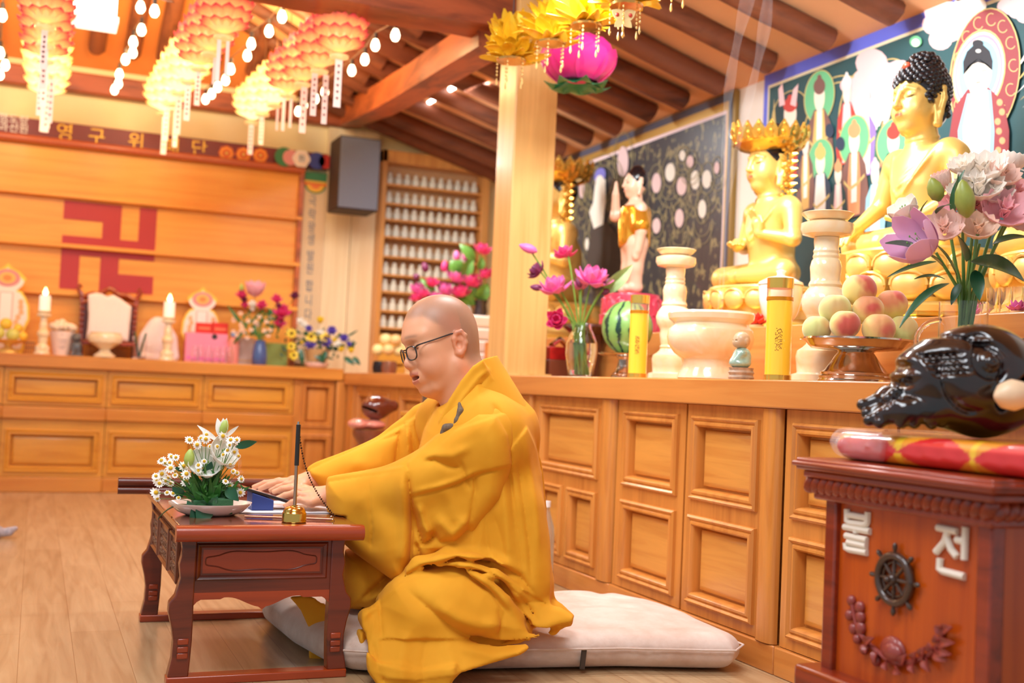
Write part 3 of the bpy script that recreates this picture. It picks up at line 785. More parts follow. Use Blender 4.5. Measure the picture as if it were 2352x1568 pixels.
# hands, palms down on the phone
def hand(W, K, chains, palm, thumb):
    for k in K: b.cone(W, k, .021, .0115, .012)
    for i in range(len(K)-1): b.cone(K[i], K[i+1], .0115, .0115, .008)
    for i, c in enumerate(chains):
        c = [np.array(p, float) for p in c]; R = [.0098, .0088, .0080, .0066] if i else [.0090, .0078, .0070, .0058]
        for j in range(len(c)-1): b.cone(c[j], c[j+1], R[j], R[j+1], .0035 if j else .006)
        b.ell(c[1]*.98+c[0]*.02+MZ*.002, .0082 if i else .0074, .004)                 # knuckle of the finger
        d = _n(c[-1]-c[-2]); nu, nv, _ = frame(d)
        up = _n(MZ-d*(d @ MZ)); sd = np.cross(d, up)
        q = c[-1]+up*.0052+d*.0008
        b.box(q, (.0050, .0040, .0010), .0008, .0012, R=np.stack([d, sd, up], 1))       # nail
    b.chain(thumb, [.016, .0115, .0105, .0085], .010)
K = [mp(714, 1154, .035), mp(708, 1141, .018), mp(702, 1130, -.004), mp(700, 1124, -.026)]
hand(wn, K, [
    [K[0], mp(686, 1148, .036), mp(670, 1153, .036), mp(656, 1161, .036)],
    [K[1], mp(676, 1132, .019), mp(655, 1137, .018), mp(637, 1144, .018)],
    [K[2], mp(670, 1121, -.004), mp(648, 1122, -.006), mp(630, 1129, -.006)],
    [K[3], mp(672, 1119, -.028), mp(653, 1121, -.030), mp(638, 1127, -.032)]], None,
    [mp(742, 1143, -.01), mp(716, 1143, -.045), mp(696, 1141, -.058), mp(680, 1145, -.062)])
K = [mp(684, 1108, -.065), mp(676, 1105, -.085), mp(672, 1104, -.107), mp(676, 1103, -.128)]
hand(wf, K, [
    [K[0], mp(656, 1112, -.066), mp(638, 1118, -.068), mp(622, 1126, -.068)],
    [K[1], mp(642, 1107, -.087), mp(618, 1113, -.088), mp(598, 1122, -.088)],
    [K[2], mp(636, 1106, -.110), mp(608, 1109, -.112), mp(584, 1118, -.112)],
    [K[3], mp(640, 1105, -.133), mp(614, 1110, -.136), mp(594, 1117, -.138)]], None,
    [mp(716, 1107, -.09), mp(688, 1118, -.05), mp(666, 1122, -.042), mp(650, 1128, -.042)])
me = b.mesh('person', .0022, smooth=1)
def skin_col(P):
    q = (P-HO) @ HM; q[:, 2] -= DZ; x, y, z = q[:, 0], q[:, 1], np.abs(q[:, 2]*0)+q[:, 2]
    ay = np.abs(y)
    sk = np.array([lin(230), lin(164), lin(124)]); c = np.tile(sk, (len(P), 1))
    def mix(m, col):
        nonlocal c
        m = np.clip(m, 0, 1)[:, None]; c = c*(1-m)+np.array([lin(v) for v in col])*m
    ss = lambda a, w: 1/(1+np.exp(-np.clip(a/w, -30, 30)))
    near = (np.linalg.norm(q, axis=1) < .2)
    # cropped scalp: behind a hairline running from the forehead to behind the ear
    hl = np.where(x > .045, .100-.35*(x-.045)*0-.16*ay, .030+.0)
    line = np.minimum(z-(.094-.10*ay-.9*np.maximum(.060-x, 0)*np.clip((ay-.03)/.03, 0, 1)), z+.062+.0*x)
    back = (x < -.015) & (z > -.065)
    top = ss(line, .004)
    side = ss(-x-.032, .005)*ss(z+.058, .006)
    side2 = ss(.026-x, .006)*ss(z-.034, .004)
    scalp = np.maximum(np.maximum(top*(z > .03), side), side2)*near
    mix(scalp*.86, (158, 116, 92))
    mix(np.exp(-(((x-.06)/.03)**2+((ay-.045)/.03)**2+((z+.035)/.03)**2))*.45*near, (226, 138, 104))
    mix(np.exp(-((x-.108)**2+y**2+(z+.03)**2)/.014**2)*.5*near, (218, 128, 100))
    mix(ss(ay-.076, .003)*(np.abs(x) < .03)*.5*near, (226, 136, 104))
    lip = np.exp(-((z+.0495+.12*ay)/.0055)**2)*(x > .070)*(ay < .027)+np.exp(-((z+.073-.4*ay*.4)/.0065)**2)*(x > .070)*(ay < .023)
    mix(lip*.75*near, (196, 104, 92))
    mix((np.exp(-((z+.061)/.0055)**2)*(x < .0765+0*x)*(x > .050)*(ay < .0235))*.9*near, (84, 34, 30))
    br = np.exp(-((z-.044+.10*np.maximum(ay-.03, 0))/.0045)**2)*ss(ay-.012, .003)*ss(.052-ay, .003)*(x > .05)
    mix(br*.5*near, (110, 78, 62))
    la = np.exp(-((z-.0112)/.0022)**2)*ss(ay-.017, .002)*ss(.046-ay, .002)*(x > .06)
    mix(la*.8*near, (60, 40, 34))
    return c
color_attr(me, skin_col)
SKIN = mat_attr('skin', .46, sss=.12, bump=.06, bs=500)
put('body', me, SKIN, man, world=True)
# ---- glasses
BLK = mat('black_acetate', (26, 24, 28), .25, coat=.4)
def rim_pts(s, n=28):
    out = []
    for k in range(n):
        t = 2*PI*k/n; cx, sz = math.cos(t), math.sin(t)
        e = .45
        yy = .0225*math.copysign(abs(cx)**(1-e*.5), cx); zz = .0175*math.copysign(abs(sz)**(1-e*.5), sz)
        out.append(hp(.106-.22*max(0, abs(s*.034+yy)-.012)+.05*zz, s*.034+yy, .0015+zz))
    return out
gb = B()
for s in (-1, 1):
    p = rim_pts(s); gb.tube(p+[p[0], p[1]], .0020, 6, False)
    p2 = [hp(.0965, s*.0555, .013), hp(.094, s*.063, .0165), hp(.088, s*.0685, .018), hp(.045, s*.0735, .024), hp(.002, s*.076, .031), hp(-.022, s*.0785, .031), hp(-.040, s*.0775, .020)]
    gb.tube(p2, [.0024, .0024, .0019, .0017, .0017, .0016, .0014], 6)
gb.tube([hp(.1065, -.0125, .006), hp(.1095, 0, .010), hp(.1065, .0125, .006)], .0016, 6)
gf = gb.obj('glasses', BLK, man, world=True)
LENS = mat('lens', (250, 250, 252), .02, trans=1, ior=1.12, spec=.9)
for s in (-1, 1):
    p = rim_pts(s); n = len(p); lb = B(); c = sum(p)/n
    lb.add(list(p)+[q-HF*.0012 for q in p], [tuple(range(n)), tuple(range(n, 2*n))[::-1]]+[(i, n+i, n+(i+1) % n, (i+1) % n) for i in range(n)])
    lb.obj('lens', LENS, gf, smooth=False, world=True)
# ---------------------------------------------------------------- robe
ROBE = NT('ochre_cloth'); v = ROBE.coord((1, 1, 1))
_w = ROBE.n('ShaderNodeTexNoise', Scale=900.0, Detail=1.0); ROBE.l(v, _w.inputs[0])
_n2 = ROBE.n('ShaderNodeTexNoise', Scale=9.0, Detail=3.0); ROBE.l(v, _n2.inputs[0])
ROBE.l(ROBE.ramp(_n2.outputs[0], [(.3, rgb(222, 150, 28)), (.7, rgb(232, 164, 40))]), ROBE.b.inputs['Base Color'])
setp(ROBE.b, Roughness=.8, Sheen_Weight=.04); ROBE.b.inputs['Specular IOR Level'].default_value = .25
ROBE.bump(_w.outputs[0], .12, .001); ROBE = ROBE.m
def slabp(s, pts, off, T, rise, k=.02, shift=None, op=1):
    return s.slab(uv(pts, off), MO+MW*off, MR, MZ, T, rise, k, op, shift=shift)
r = SDF()
# trunk
slabp(r, [(1098, 842), (1128, 872), (1165, 908), (1200, 952), (1226, 1010), (1243, 1085), (1251, 1170), (1254, 1260), (1252, 1330), (1236, 1385), (1120, 1420), (970, 1390), (938, 1300), (950, 1160), (955, 1050), (975, 985), (1000, 935), (1040, 905), (1070, 862)], -.01, .165, .15, .03)
r.cone(mp(1108, 905, .0), mp(1150, 985, 0), .07, .10, .05)
r.cone(mp(1090, 935, .02), mp(1120, 985, .09), .055, .075, .05)
r.cone(mp(1070, 935, -.03), mp(1030, 970, -.11), .05, .07, .05)
r.ell(mp(1128, 1010, .10), (.085, .085, .085), .07)
r.ell(mp(1020, 985, -.12), (.075, .085, .085), .06)
r.cone(mp(1180, 1180, .10), mp(1195, 1340, .12), .075, .085, .06)
r.cone(mp(1090, 1180, .10), mp(1060, 1290, .10), .06, .07, .05)
# lap: near thigh, far thigh, knees under the desk side
slabp(r, [(868, 1368), (900, 1325), (950, 1300), (1010, 1286), (1070, 1290), (1130, 1312), (1180, 1350), (1222, 1395), (1240, 1432), (1200, 1470), (1050, 1500), (900, 1505), (872, 1450)], .13, .13, .11, .03)
slabp(r, [(792, 1262), (860, 1240), (960, 1230), (1010, 1300), (960, 1385), (860, 1402), (800, 1395), (788, 1330)], -.04, .10, .09, .03)
r.cone(mp(820, 1345, -.14), mp(1100, 1310, -.14), .07, .09, .05)
# skirt spread over the cushion: a sheet falling towards the viewer
sh = lambda x, y: np.clip((mp(1000, 1400, .2)[2]-MO[2]-y)*.75, -.05, .17)
slabp(r, [(812, 1405), (880, 1385), (1000, 1380), (1150, 1385), (1240, 1385), (1290, 1396), (1318, 1412), (1316, 1430), (1262, 1452), (1190, 1488), (1100, 1512), (1045, 1526), (960, 1537), (893, 1532), (868, 1520), (845, 1470)], .20, .012, .010, .02, shift=sh)
slabp(r, [(1180, 1375), (1240, 1362), (1290, 1385), (1319, 1412), (1312, 1436), (1250, 1440), (1170, 1440)], .13, .035, .03, .03)
slabp(r, [(838, 1490), (870, 1520), (960, 1538), (1046, 1528), (1050, 1548), (1036, 1572), (1000, 1590), (880, 1590), (846, 1540)], .30, .009, .008, .012)
slabp(r, [(792, 1385), (840, 1392), (866, 1425), (862, 1478), (842, 1496), (812, 1470), (790, 1432)], .21, .022, .02, .02)
slabp(r, [(664, 1370), (700, 1366), (790, 1388), (800, 1440), (770, 1425), (752, 1455), (742, 1528), (726, 1538), (710, 1526), (708, 1440), (690, 1400)], .06, .009, .008, .012)
r.cone(hp(-.030, 0, -.02), mp(1080, 900, 0), .060, .060, .004, -1); r.cone(hp(.01, 0, -.08), mp(1050, 930, 0), .045, .048, .004, -1)
r.box((.5, 3.06, .29), (.24, .5, .094), .002, .006, -1); r.box((.5, 3.41, .1), (.24, .04, .14), .002, .006, -1); r.box((.66, 2.71, .1), (.09, .055, .14), .002, .004, -1)
# folds
for pts, w, d in [
    ([(1130, 925), (1145, 950), (1156, 990), (1166, 1035), (1172, 1062)], .007, .010),
    ([(1166, 1064), (1178, 1150), (1190, 1240), (1200, 1330)], .010, .010), ([(1150, 1070), (1160, 1180), (1165, 1290)], .012, -.007),
    ([(1188, 1060), (1200, 1150), (1212, 1250), (1216, 1330)], .008, .008), ([(1205, 1000), (1222, 1090), (1232, 1190), (1234, 1262)], .010, -.006),
    ([(1100, 1080), (1092, 1150), (1082, 1235)], .012, .006), ([(1108, 1120), (1104, 1200), (1100, 1260)], .012, -.005),
    ([(1130, 1170), (1150, 1230), (1160, 1280)], .010, .005),
    ([(895, 1345), (965, 1292), (1050, 1272), (1130, 1282), (1190, 1312), (1232, 1362)], .008, .016), ([(905, 1330), (975, 1283), (1050, 1262), (1130, 1270), (1195, 1300)], .010, -.012),
    ([(960, 1304), (1050, 1287), (1130, 1302), (1190, 1352), (1232, 1412)], .008, .014), ([(1000, 1294), (1080, 1283), (1150, 1312), (1210, 1372)], .008, -.010),
    ([(1090, 1292), (1150, 1332), (1195, 1390), (1222, 1432)], .007, .012), ([(1060, 1290), (1120, 1320), (1160, 1360), (1190, 1410)], .012, -.008),
    ([(822, 1392), (870, 1350), (905, 1318), (932, 1300)], .010, .018), ([(840, 1398), (890, 1352), (930, 1320)], .008, -.010),
    ([(876, 1345), (880, 1400), (886, 1440)], .005, .008), ([(1143, 1372), (1146, 1410), (1138, 1438)], .005, .008),
    ([(930, 1330), (985, 1372), (1035, 1412), (1075, 1436), (1140, 1440)], .014, .012), ([(1000, 1360), (1050, 1392), (1100, 1412), (1150, 1410)], .018, -.010),
    ([(1060, 1432), (1140, 1452), (1220, 1448), (1290, 1432)], .010, .012), ([(1040, 1450), (1130, 1470), (1220, 1462)], .012, -.006),
    ([(1195, 1400), (1210, 1425), (1250, 1428), (1310, 1410)], .007, .012),
    ([(862, 1440), (880, 1490), (895, 1530)], .008, .006), ([(940, 1420), (930, 1470), (935, 1530)], .016, -.006), ([(985, 1430), (975, 1480), (980, 1525)], .012, .005), ([(1020, 1440), (1040, 1480), (1035, 1520)], .014, -.004),
    ([(800, 1250), (830, 1300), (845, 1370)], .014, .008), ([(850, 1260), (870, 1310), (870, 1350)], .014, -.006),
    ([(815, 1410), (845, 1432), (852, 1470)], .006, .012), ([(715, 1385), (760, 1402), (790, 1400)], .006, .008)]:
    cr(r, pts, w, d, .12)
def st(s, pts, h, soft=.0022, off=.12): s.step(uv(pts, off), h, soft, (MO, MR, MZ))
def roll(s, pts, rad, k=.012): s.chain([mp(*p) for p in pts], [rad*q for q in ([.5]+[1]*(len(pts)-2)+[.5])], k)
roll(r, [(905, 1328, .13), (960, 1293, .165), (1030, 1275, .17), (1100, 1276, .17), (1165, 1300, .175), (1215, 1345, .17), (1240, 1395, .15)], .014, .02)
roll(r, [(940, 1312, .17), (1010, 1292, .20), (1080, 1292, .21), (1140, 1316, .215), (1190, 1362, .205), (1230, 1420, .175)], .013, .018)
roll(r, [(1060, 1300, .215), (1120, 1326, .23), (1165, 1372, .225), (1205, 1425, .20), (1260, 1434, .16), (1306, 1418, .135)], .012, .016)
roll(r, [(1150, 1476, .215), (1215, 1460, .185), (1270, 1447, .155), (1306, 1430, .135)], .011, .014)
st(r, [(868, 1350), (905, 1330), (980, 1310), (1060, 1308), (1120, 1340), (1150, 1380), (1140, 1442), (1060, 1440), (900, 1438), (880, 1440)], .006)
st(r, [(868, 1350), (880, 1440), (893, 1533), (960, 1540), (1046, 1528), (1190, 1490), (1262, 1453), (1240, 1500), (1050, 1600), (800, 1600), (860, 1440)], .003)
st(r, [(1166, 1030), (1172, 1060), (1180, 1180), (1196, 1340), (1260, 1380), (1270, 1100), (1210, 980)], .006)
st(r, [(1120, 1230), (1100, 1080), (1170, 1055), (1196, 1340), (1130, 1300)], .003)
put('robe', r.mesh('robe', .0036, smooth=1), ROBE, man, world=True)
# near sleeve
s = SDF(); sh = lambda x, y: np.clip((x+.34)*.30, -.03, .13)
slabp(s, [(1096, 948), (1050, 980), (1000, 1024), (962, 1052), (940, 1064), (925, 1072), (880, 1083), (820, 1094), (757, 1106), (752, 1130), (756, 1165), (764, 1200), (792, 1238), (830, 1272), (872, 1300), (905, 1322), (938, 1320), (946, 1292), (962, 1290), (980, 1292), (1010, 1262), (1060, 1248), (1100, 1200), (1150, 1130), (1170, 1060), (1158, 990), (1135, 950)], .015, .062, .055, .02, shift=sh)
s.cone(mp(1118, 1005, .13), mp(960, 1105, .11), .075, .06, .05).cone(mp(960, 1108, .11), mp(790, 1128, .02), .055, .034, .04)
s.cone(mp(790, 1136, .015), mp(745, 1139, .002), .026, .027, .002, -1); s.box((.52, 3.06, .18), (.2235, .45, .1885), .001, .002, -1)      # cuff opening
for pts, w, d in [
    ([(938, 1072), (944, 1130), (946, 1220), (940, 1315)], .006, .016), ([(925, 1078), (930, 1150), (930, 1240), (922, 1310)], .014, -.008),
    ([(944, 1134), (1000, 1122), (1050, 1106), (1100, 1082), (1160, 1066)], .0035, .007), ([(946, 1126), (1000, 1113), (1050, 1097), (1100, 1072)], .008, -.005),
    ([(975, 1056), (1000, 1052), (1030, 1066), (1062, 1070)], .008, .012), ([(970, 1046), (1000, 1040), (1040, 1040), (1080, 1020)], .012, -.008),
    ([(1055, 1050), (1068, 1085), (1078, 1120)], .006, .007), ([(1105, 970), (1060, 1000), (1010, 1035)], .016, -.004),
    ([(846, 1092), (850, 1150), (856, 1220), (850, 1270)], .003, .003),
    ([(952, 1160), (958, 1210), (972, 1246), (992, 1236), (1000, 1214)], .008, .018), ([(962, 1150), (975, 1200), (990, 1222)], .010, -.010), ([(985, 1200), (1010, 1240), (1050, 1236), (1085, 1200)], .009, .010), ([(1000, 1180), (1040, 1218), (1080, 1180)], .014, -.010),
    ([(1086, 1075), (1090, 1120), (1080, 1180), (1066, 1230)], .005, .007), ([(955, 1240), (965, 1272), (958, 1290)], .007, .014),
    ([(800, 1130), (850, 1170), (890, 1230), (905, 1290)], .028, -.006), ([(775, 1190), (820, 1230), (870, 1260)], .02, .004), ([(1010, 1100), (1040, 1150), (1050, 1200)], .02, -.006)]:
    cr(s, pts, w, d, .12)
st(s, [(740, 1100), (850, 1085), (926, 1068), (941, 1076), (946, 1200), (940, 1324), (900, 1335), (740, 1240)], .007)
st(s, [(944, 1136), (1000, 1123), (1050, 1107), (1100, 1083), (1175, 1062), (1175, 940), (1000, 1000), (938, 1060)], .005)
st(s, [(1000, 1123), (1050, 1107), (1087, 1090), (1092, 1130), (1078, 1200), (1050, 1256), (960, 1256), (948, 1140)], .003)
put('sleeve', s.mesh('sleeve', .0035, smooth=1), ROBE, man, world=True)
# far sleeve
s = SDF(); sh = lambda x, y: np.clip((x+.34)*-.16, -.07, .02)
slabp(s, [(1000, 930), (960, 948), (935, 972), (905, 985), (872, 1008), (830, 1026), (770, 1052), (713, 1078), (716, 1090), (730, 1106), (770, 1150), (840, 1210), (920, 1240), (1000, 1160), (1030, 1050), (1040, 960)], -.105, .05, .045, .02, shift=sh)
s.cone(mp(985, 985, -.16), mp(890, 1060, -.15), .07, .055, .05).cone(mp(890, 1060, -.15), mp(750, 1094, -.11), .052, .030, .04)
s.cone(mp(752, 1096, -.105), mp(704, 1098, -.10), .022, .022, .002, -1); s.box((.52, 3.06, .18), (.2235, .45, .1885), .001, .002, -1)
for pts, w, d in [
    ([(952, 962), (970, 1010), (985, 1060)], .008, .014), ([(968, 955), (985, 1000), (996, 1050)], .008, -.010), ([(918, 988), (912, 1030), (905, 1100)], .006, .010), ([(935, 980), (938, 1030), (940, 1090)], .012, -.007),
    ([(942, 975), (950, 1030), (955, 1090)], .006, .009), ([(872, 1012), (905, 1000), (925, 990)], .005, .006), ([(800, 1060), (850, 1070), (890, 1060)], .02, -.005)]:
    cr(s, pts, w, d, -.10)
st(s, [(690, 1070), (770, 1045), (872, 1005), (916, 985), (912, 1040), (903, 1110), (780, 1170), (690, 1120)], .006, .0022, -.1)
st(s, [(930, 970), (962, 955), (985, 1060), (990, 1100), (945, 1100)], .005, .0022, -.1)
put('sleeve', s.mesh('sleeve', .0038, smooth=1), ROBE, man, world=True)
# collar band crossing the chest, and the flap of the over-robe down the back
c = SDF()
A0, A1 = mp(1072, 838, 0), mp(1112, 985, 0)
c.cone(A0, A1, .084, .135, .02)
c.plane(A1+MZ*.015, -MZ-MR*.1, .004); c.plane(A0+(A0-A1)*.02, A0-A1, .003)
c.cone(A0-(A1-A0)*.3, A1, .064, .124, .004, -1)
q1, q2 = mp(1116, 812, 0), mp(1012, 962, 0); e = _n(q2-q1); c.plane(q1, np.cross(MW, e) if np.cross(MW, e) @ MZ > 0 else -np.cross(MW, e), .004)
slabp(c, [(1108, 826), (1084, 842), (1058, 874), (1030, 918), (1008, 962), (996, 1010), (1000, 1050), (1020, 1030), (1052, 980), (1084, 934), (1116, 896), (1132, 872)], .0, .010, .009, .008, shift=lambda x, y: .088-.9*np.maximum(x-.06, 0)**1.2-.25*np.maximum(-x-.01, 0))
slabp(c, [(1100, 830), (1070, 846), (1040, 882), (1020, 905), (1008, 940), (1000, 1000), (1040, 1000), (1080, 930), (1110, 880)], .0, .010, .009, .008, shift=lambda x, y: -.078+.9*np.maximum(x-.06, 0)**1.2)
for pts, w, d in [([(1034, 960), (1066, 908), (1100, 866), (1124, 848)], .006, -.004), ([(1016, 1010), (1050, 950), (1086, 902), (1124, 862)], .004, .006)]: cr(c, pts, w, d, .08)
put('collar', c.mesh('collar', .0030, smooth=1), ROBE, man, world=True)
f = SDF(); sh = lambda x, y: np.clip(.125-(x-.02)*.70-np.maximum(y-.10, 0)*.55, -.08, .16)
slabp(f, [(1115, 905), (1140, 912), (1180, 945), (1215, 1005), (1236, 1080), (1248, 1165), (1257, 1258), (1217, 1262), (1212, 1180), (1200, 1090), (1186, 1030), (1164, 1028), (1150, 970)], .07, .012, .010, .012, shift=sh)
for pts, w, d in [([(1160, 950), (1195, 1010), (1215, 1100), (1224, 1200)], .012, -.006), ([(1190, 985), (1218, 1060), (1232, 1150), (1238, 1240)], .008, .004), ([(1216, 1236), (1256, 1232)], .003, .003)]: cr(f, pts, w, d, .08)
put('over_robe_flap', f.mesh('over_robe_flap', .0036, smooth=1), ROBE, man, world=True)
k = SDF()
k.chain([mp(1055, 926, .130), mp(1058, 944, .138), mp(1050, 965, .142), mp(1042, 985, .140)], [.004, .008, .007, .004], .006)
k.chain([mp(1040, 988, .138), mp(1034, 980, .138), mp(1024, 982, .136), mp(1019, 994, .132), mp(1020, 1006, .128)], [.007, .008, .009, .008, .006], .006)
tag(put('ribbon_knot', k.mesh('ribbon_knot', .0025), mat('brown_brocade', (112, 92, 72), .7, var=.2, vs=200, bump=.3, bs=400), man, world=True), 'brown patterned cloth knot')
# ---------------------------------------------------------------- floor cushion
c = SDF()
x0, x1, y0, y1 = .64, 1.72, 2.60, 3.40
FE = [(.715, 2.70), (.80, 2.655), (1.10, 2.625), (1.40, 2.585), (1.60, 2.525), (1.68, 2.505), (1.735, 2.56), (1.75, 2.80)]
c.slab(FE+[(1.745, 3.02), (1.70, 3.17), (1.62, 3.22), (1.2, 3.33), (.80, 3.42), (.68, 3.40), (.625, 3.28), (.64, 3.0), (.67, 2.82)], (0, 0, .050), (1, 0, 0), (0, 1, 0), .046, .06, .02)
for xx, yy, rr in ((1.0, 2.95, .16), (1.48, 2.9, .18), (1.25, 3.05, .16)): c.ell((xx, yy, .07), (rr*1.2, rr, .03), .04)
P3 = lambda *q: [np.array((a, b2, .095)) for a, b2 in q]
rn = random.Random(3)
for pts in (P3((1.45, 3.3), (1.5, 3.15), (1.58, 3.05)), P3((1.3, 3.1), (1.38, 3.0), (1.5, 2.98)), P3((1.6, 2.85), (1.5, 2.92), (1.42, 2.9)), P3((1.2, 2.85), (1.32, 2.88), (1.4, 2.84)), P3((.75, 3.1), (.85, 3.0), (.9, 2.9)), P3((1.65, 3.2), (1.6, 3.1), (1.66, 3.0)), P3((1.0, 2.82), (1.1, 2.86), (1.2, 2.8))): c.crease(pts, .022, .008)
for i in range(16):
    xx = x0+.12+i*.064; yy = 2.68-.15*(xx-.72); c.crease([(xx, yy, .05+rn.uniform(-.01, .02)), (xx+rn.uniform(-.03, .03), yy, .02)], .012, rn.uniform(-.004, .005))
CUSH = NT('suede_cushion'); nz = CUSH.n('ShaderNodeTexNoise', Scale=5.0, Detail=7.0, Roughness=.65); CUSH.l(CUSH.coord(), nz.inputs[0])
CUSH.l(CUSH.ramp(nz.outputs[0], [(.30, rgb(168, 128, 108)), (.44, rgb(206, 180, 164)), (.64, rgb(224, 206, 194))]), CUSH.b.inputs['Base Color']); setp(CUSH.b, Roughness=.9, Sheen_Weight=.3)
n3 = CUSH.n('ShaderNodeTexNoise', Scale=22.0, Detail=5.0); CUSH.l(CUSH.coord(), n3.inputs[0]); CUSH.bump(n3.outputs[0], .35, .006)
t = thing('floor_cushion', 'large beige suede floor cushion under the seated man', 'cushion', (1.2, 3.0, 0))
me = c.mesh('pad', .006, smooth=2); put('pad', me, CUSH.m, t, world=True)
pp = [(a+(.004 if a > 1.7 else -.004 if a < .73 else 0), b2-.006, .062) for a, b2 in FE]
B().tube(pp, .0028, 6).obj('piping', CUSH.m, t, world=True)
B().beam((1.30, 2.597, .060), (1.296, 2.597, .012), .006, .012).obj('tab', mat('tab_dark', (70, 58, 50), .7), t, world=True)
# ================================================================ low sutra desk and what lies on it
LACQ = wood('red_lacquer_wood', (160, 58, 16), (112, 34, 9), (2.0, 30, 30), rough=.3, coat=.3)
LACQD = wood('dark_lacquer_wood', (112, 40, 16), (60, 20, 8), (2.0, 30, 30), rough=.32, coat=.25)
DX0, DX1, DY0, DY1, DZT = .31, .738, 2.652, 3.47, .36
t = thing('sutra_desk', 'low dark red lacquered wooden desk in front of the robed man', 'desk', ((DX0+DX1)/2, 3.05, 0))
B().box((DX0+.006, DY0+.012, .342), (DX1-.006, DY1, DZT)).obj('tabletop', wood('desk_top_lacquer', (124, 58, 34), (80, 34, 20), (30, 1.5, 30), rough=.12, coat=.9), t, bev=.003, world=True)
b = B(); pr = []
for i in range(9): a = PI/2+PI*i/8; pr.append((math.cos(a)*.016, math.sin(a)*.018))
b.prism([(p[0]+DY0+.016, p[1]+.343) for p in pr]+[(DY0+.034, .325), (DY0+.034, .361)], (DX0-.001, 0, 0), (0, 1, 0), (0, 0, 1), (DX1-DX0+.002, 0, 0))
b.obj('front_lip', LACQ, t, world=True, ang=50)
# raised far end in the shape of a jointed stalk
b = B()
for z, r in ((.384, .0135), (.360, .0115)):
    pts = [(.235+.54*i/24, 3.478, z) for i in range(25)]
    b.tube(pts, [r*(1.12 if i in (6, 7, 14, 15, 21) else 1) for i in range(25)], 12)
b.obj('end_rail', LACQD, t, world=True)
# body
b = B(); b.box((DX0+.022, DY0+.06, .205), (DX1-.04, DY1-.045, .342)); b.obj('body', LACQD, t, smooth=False, world=True)
# front panel with a carved cloud line
P3 = lambda s, tt, w=0: np.array((s, DY0+.045-w, tt))
b = B(); face_with_holes(b, P3, DX0+.018, DX1-.036, .205, .326, [(DX0+.05, DX1-.075, .232, .318)])
sunk(b, P3, (DX0+.05, DX1-.075, .232, .318), [(0, 0), (.004, .003), (.008, 0), (.012, -.006), (.016, -.006)])
fo = b.obj('front_panel', LACQD, t, world=True, ang=35)
b = B(); b.box((DX0+.064, DY0+.0515, .246), (DX1-.09, DY0+.054, .304)); b.obj('carved_panel', LACQ, fo, world=True, smooth=False)
cx, cz = (DX0+DX1)/2-.014, .2755; pts = []
for i in range(97):
    a = 2*PI*i/96; x = math.cos(a); z = math.sin(a); m = .017+.006*abs(math.cos(2*a))+.003*math.cos(6*a)
    pts.append((cx+.128*math.copysign(abs(x)**.8, x), DY0+.0515, cz+m*math.copysign(abs(z)**.7, z)))
B().tube(pts, .0016, 5).obj('carved_line', LACQD, fo, world=True)
# scalloped apron
b = B(); top = [(DX0+.03, .206), (DX1-.05, .206)]; bot = []
for i in range(41):
    u = i/40; x = DX1-.05-(DX1-.05-DX0-.03)*u; c = abs(u-.5)*2
    z = .182-.012*math.cos(PI*min(1, c*2.2))*(c < .55)+(.008 if c >= .55 else 0)-.045*max(0, (c-.8)/.2)**1.6-.006*(1-min(1, c/.05))
    bot.append((x, z))
b.prism(top+bot, (0, DY0+.044, 0), (1, 0, 0), (0, 0, 1), (0, .016, 0)); b.obj('apron', LACQ, t, world=True, ang=50)
# legs: s-curved, with a carved block
def leg(x, y, sx):
    pf = [(.0, .338), (.008, .30), (.002, .27), (.006, .24), (.0, .215), (-.004, .20), (-.016, .185), (-.017, .165), (-.008, .13), (-.003, .10), (-.004, .06), (-.010, .03), (-.012, .018)]
    pb = [(.034, .018), (.036, .05), (.038, .10), (.038, .15), (.037, .19), (.038, .338)]
    b = B(); b.prism([(x+sx*p, z) for p, z in (pf+pb)][::int(sx)], (0, y, 0), (1, 0, 0), (0, 0, 1), (0, .036, 0))
    o = b.obj('leg', LACQD, t, world=True, ang=40, bev=.003)
    bb = B()
    for z in (.098, .080, .066): bb.box((x+sx*.006 if sx > 0 else x-.030, y-.0045, z-.006), (x+.030 if sx > 0 else x-.006, y+.002, z+.007))
    bb.obj('carved_block', LACQ, o, world=True, bev=.002)
for y in (DY0+.040, DY1-.075):
    leg(DX0+.012, y, 1); leg(DX1-.030, y, -1)
for y in (DY0+.036, DY1-.079): B().box((DX0-.002, y, 0), (DX1-.018, y+.044, .0195)).obj('foot_rail', LACQ, t, bev=.003, world=True)
# drawers on the end facing the hall
P4 = lambda s, tt, w=0: np.array((DX0+.0215-w, DY1-.045-s, tt))
CAR = mat('carved_brown', (120, 66, 40), .35, coat=.3, var=.2, vs=60)
for i, (a, c) in enumerate(((.05, .22), (.25, .47), (.50, .66))):
    b = B(); r = (a, c, .215, .318); sunk(b, P4, r, [(0, 0), (0, .007), (.004, .009), (.009, .004), (.009, .001)]); vs = [P4(r[0]+.009, r[2]+.009, .002), P4(r[1]-.009, r[2]+.009, .002), P4(r[1]-.009, r[3]-.009, .002), P4(r[0]+.009, r[3]-.009, .002)]
    b.add(vs, [(0, 1, 2, 3)]); d = b.obj('drawer', CAR, t, world=True, ang=35)
    k = B(); rn = random.Random(i)
    for u in range(int((c-a)/.022)-1):
        for v in range(3):
            s0, z0 = a+.025+u*.022, .24+v*.024
            k.beam(P4(s0-.006, z0+rn.uniform(-.006, .006), .003), P4(s0+.006, z0+rn.uniform(-.006, .006), .003), .004, .004)
            k.beam(P4(s0+rn.uniform(-.005, .005), z0-.007, .003), P4(s0+rn.uniform(-.005, .005), z0+.007, .003), .004, .004)
    k.obj('carved_sign', mat('carved_pale', (150, 110, 86), .5), d, world=True)
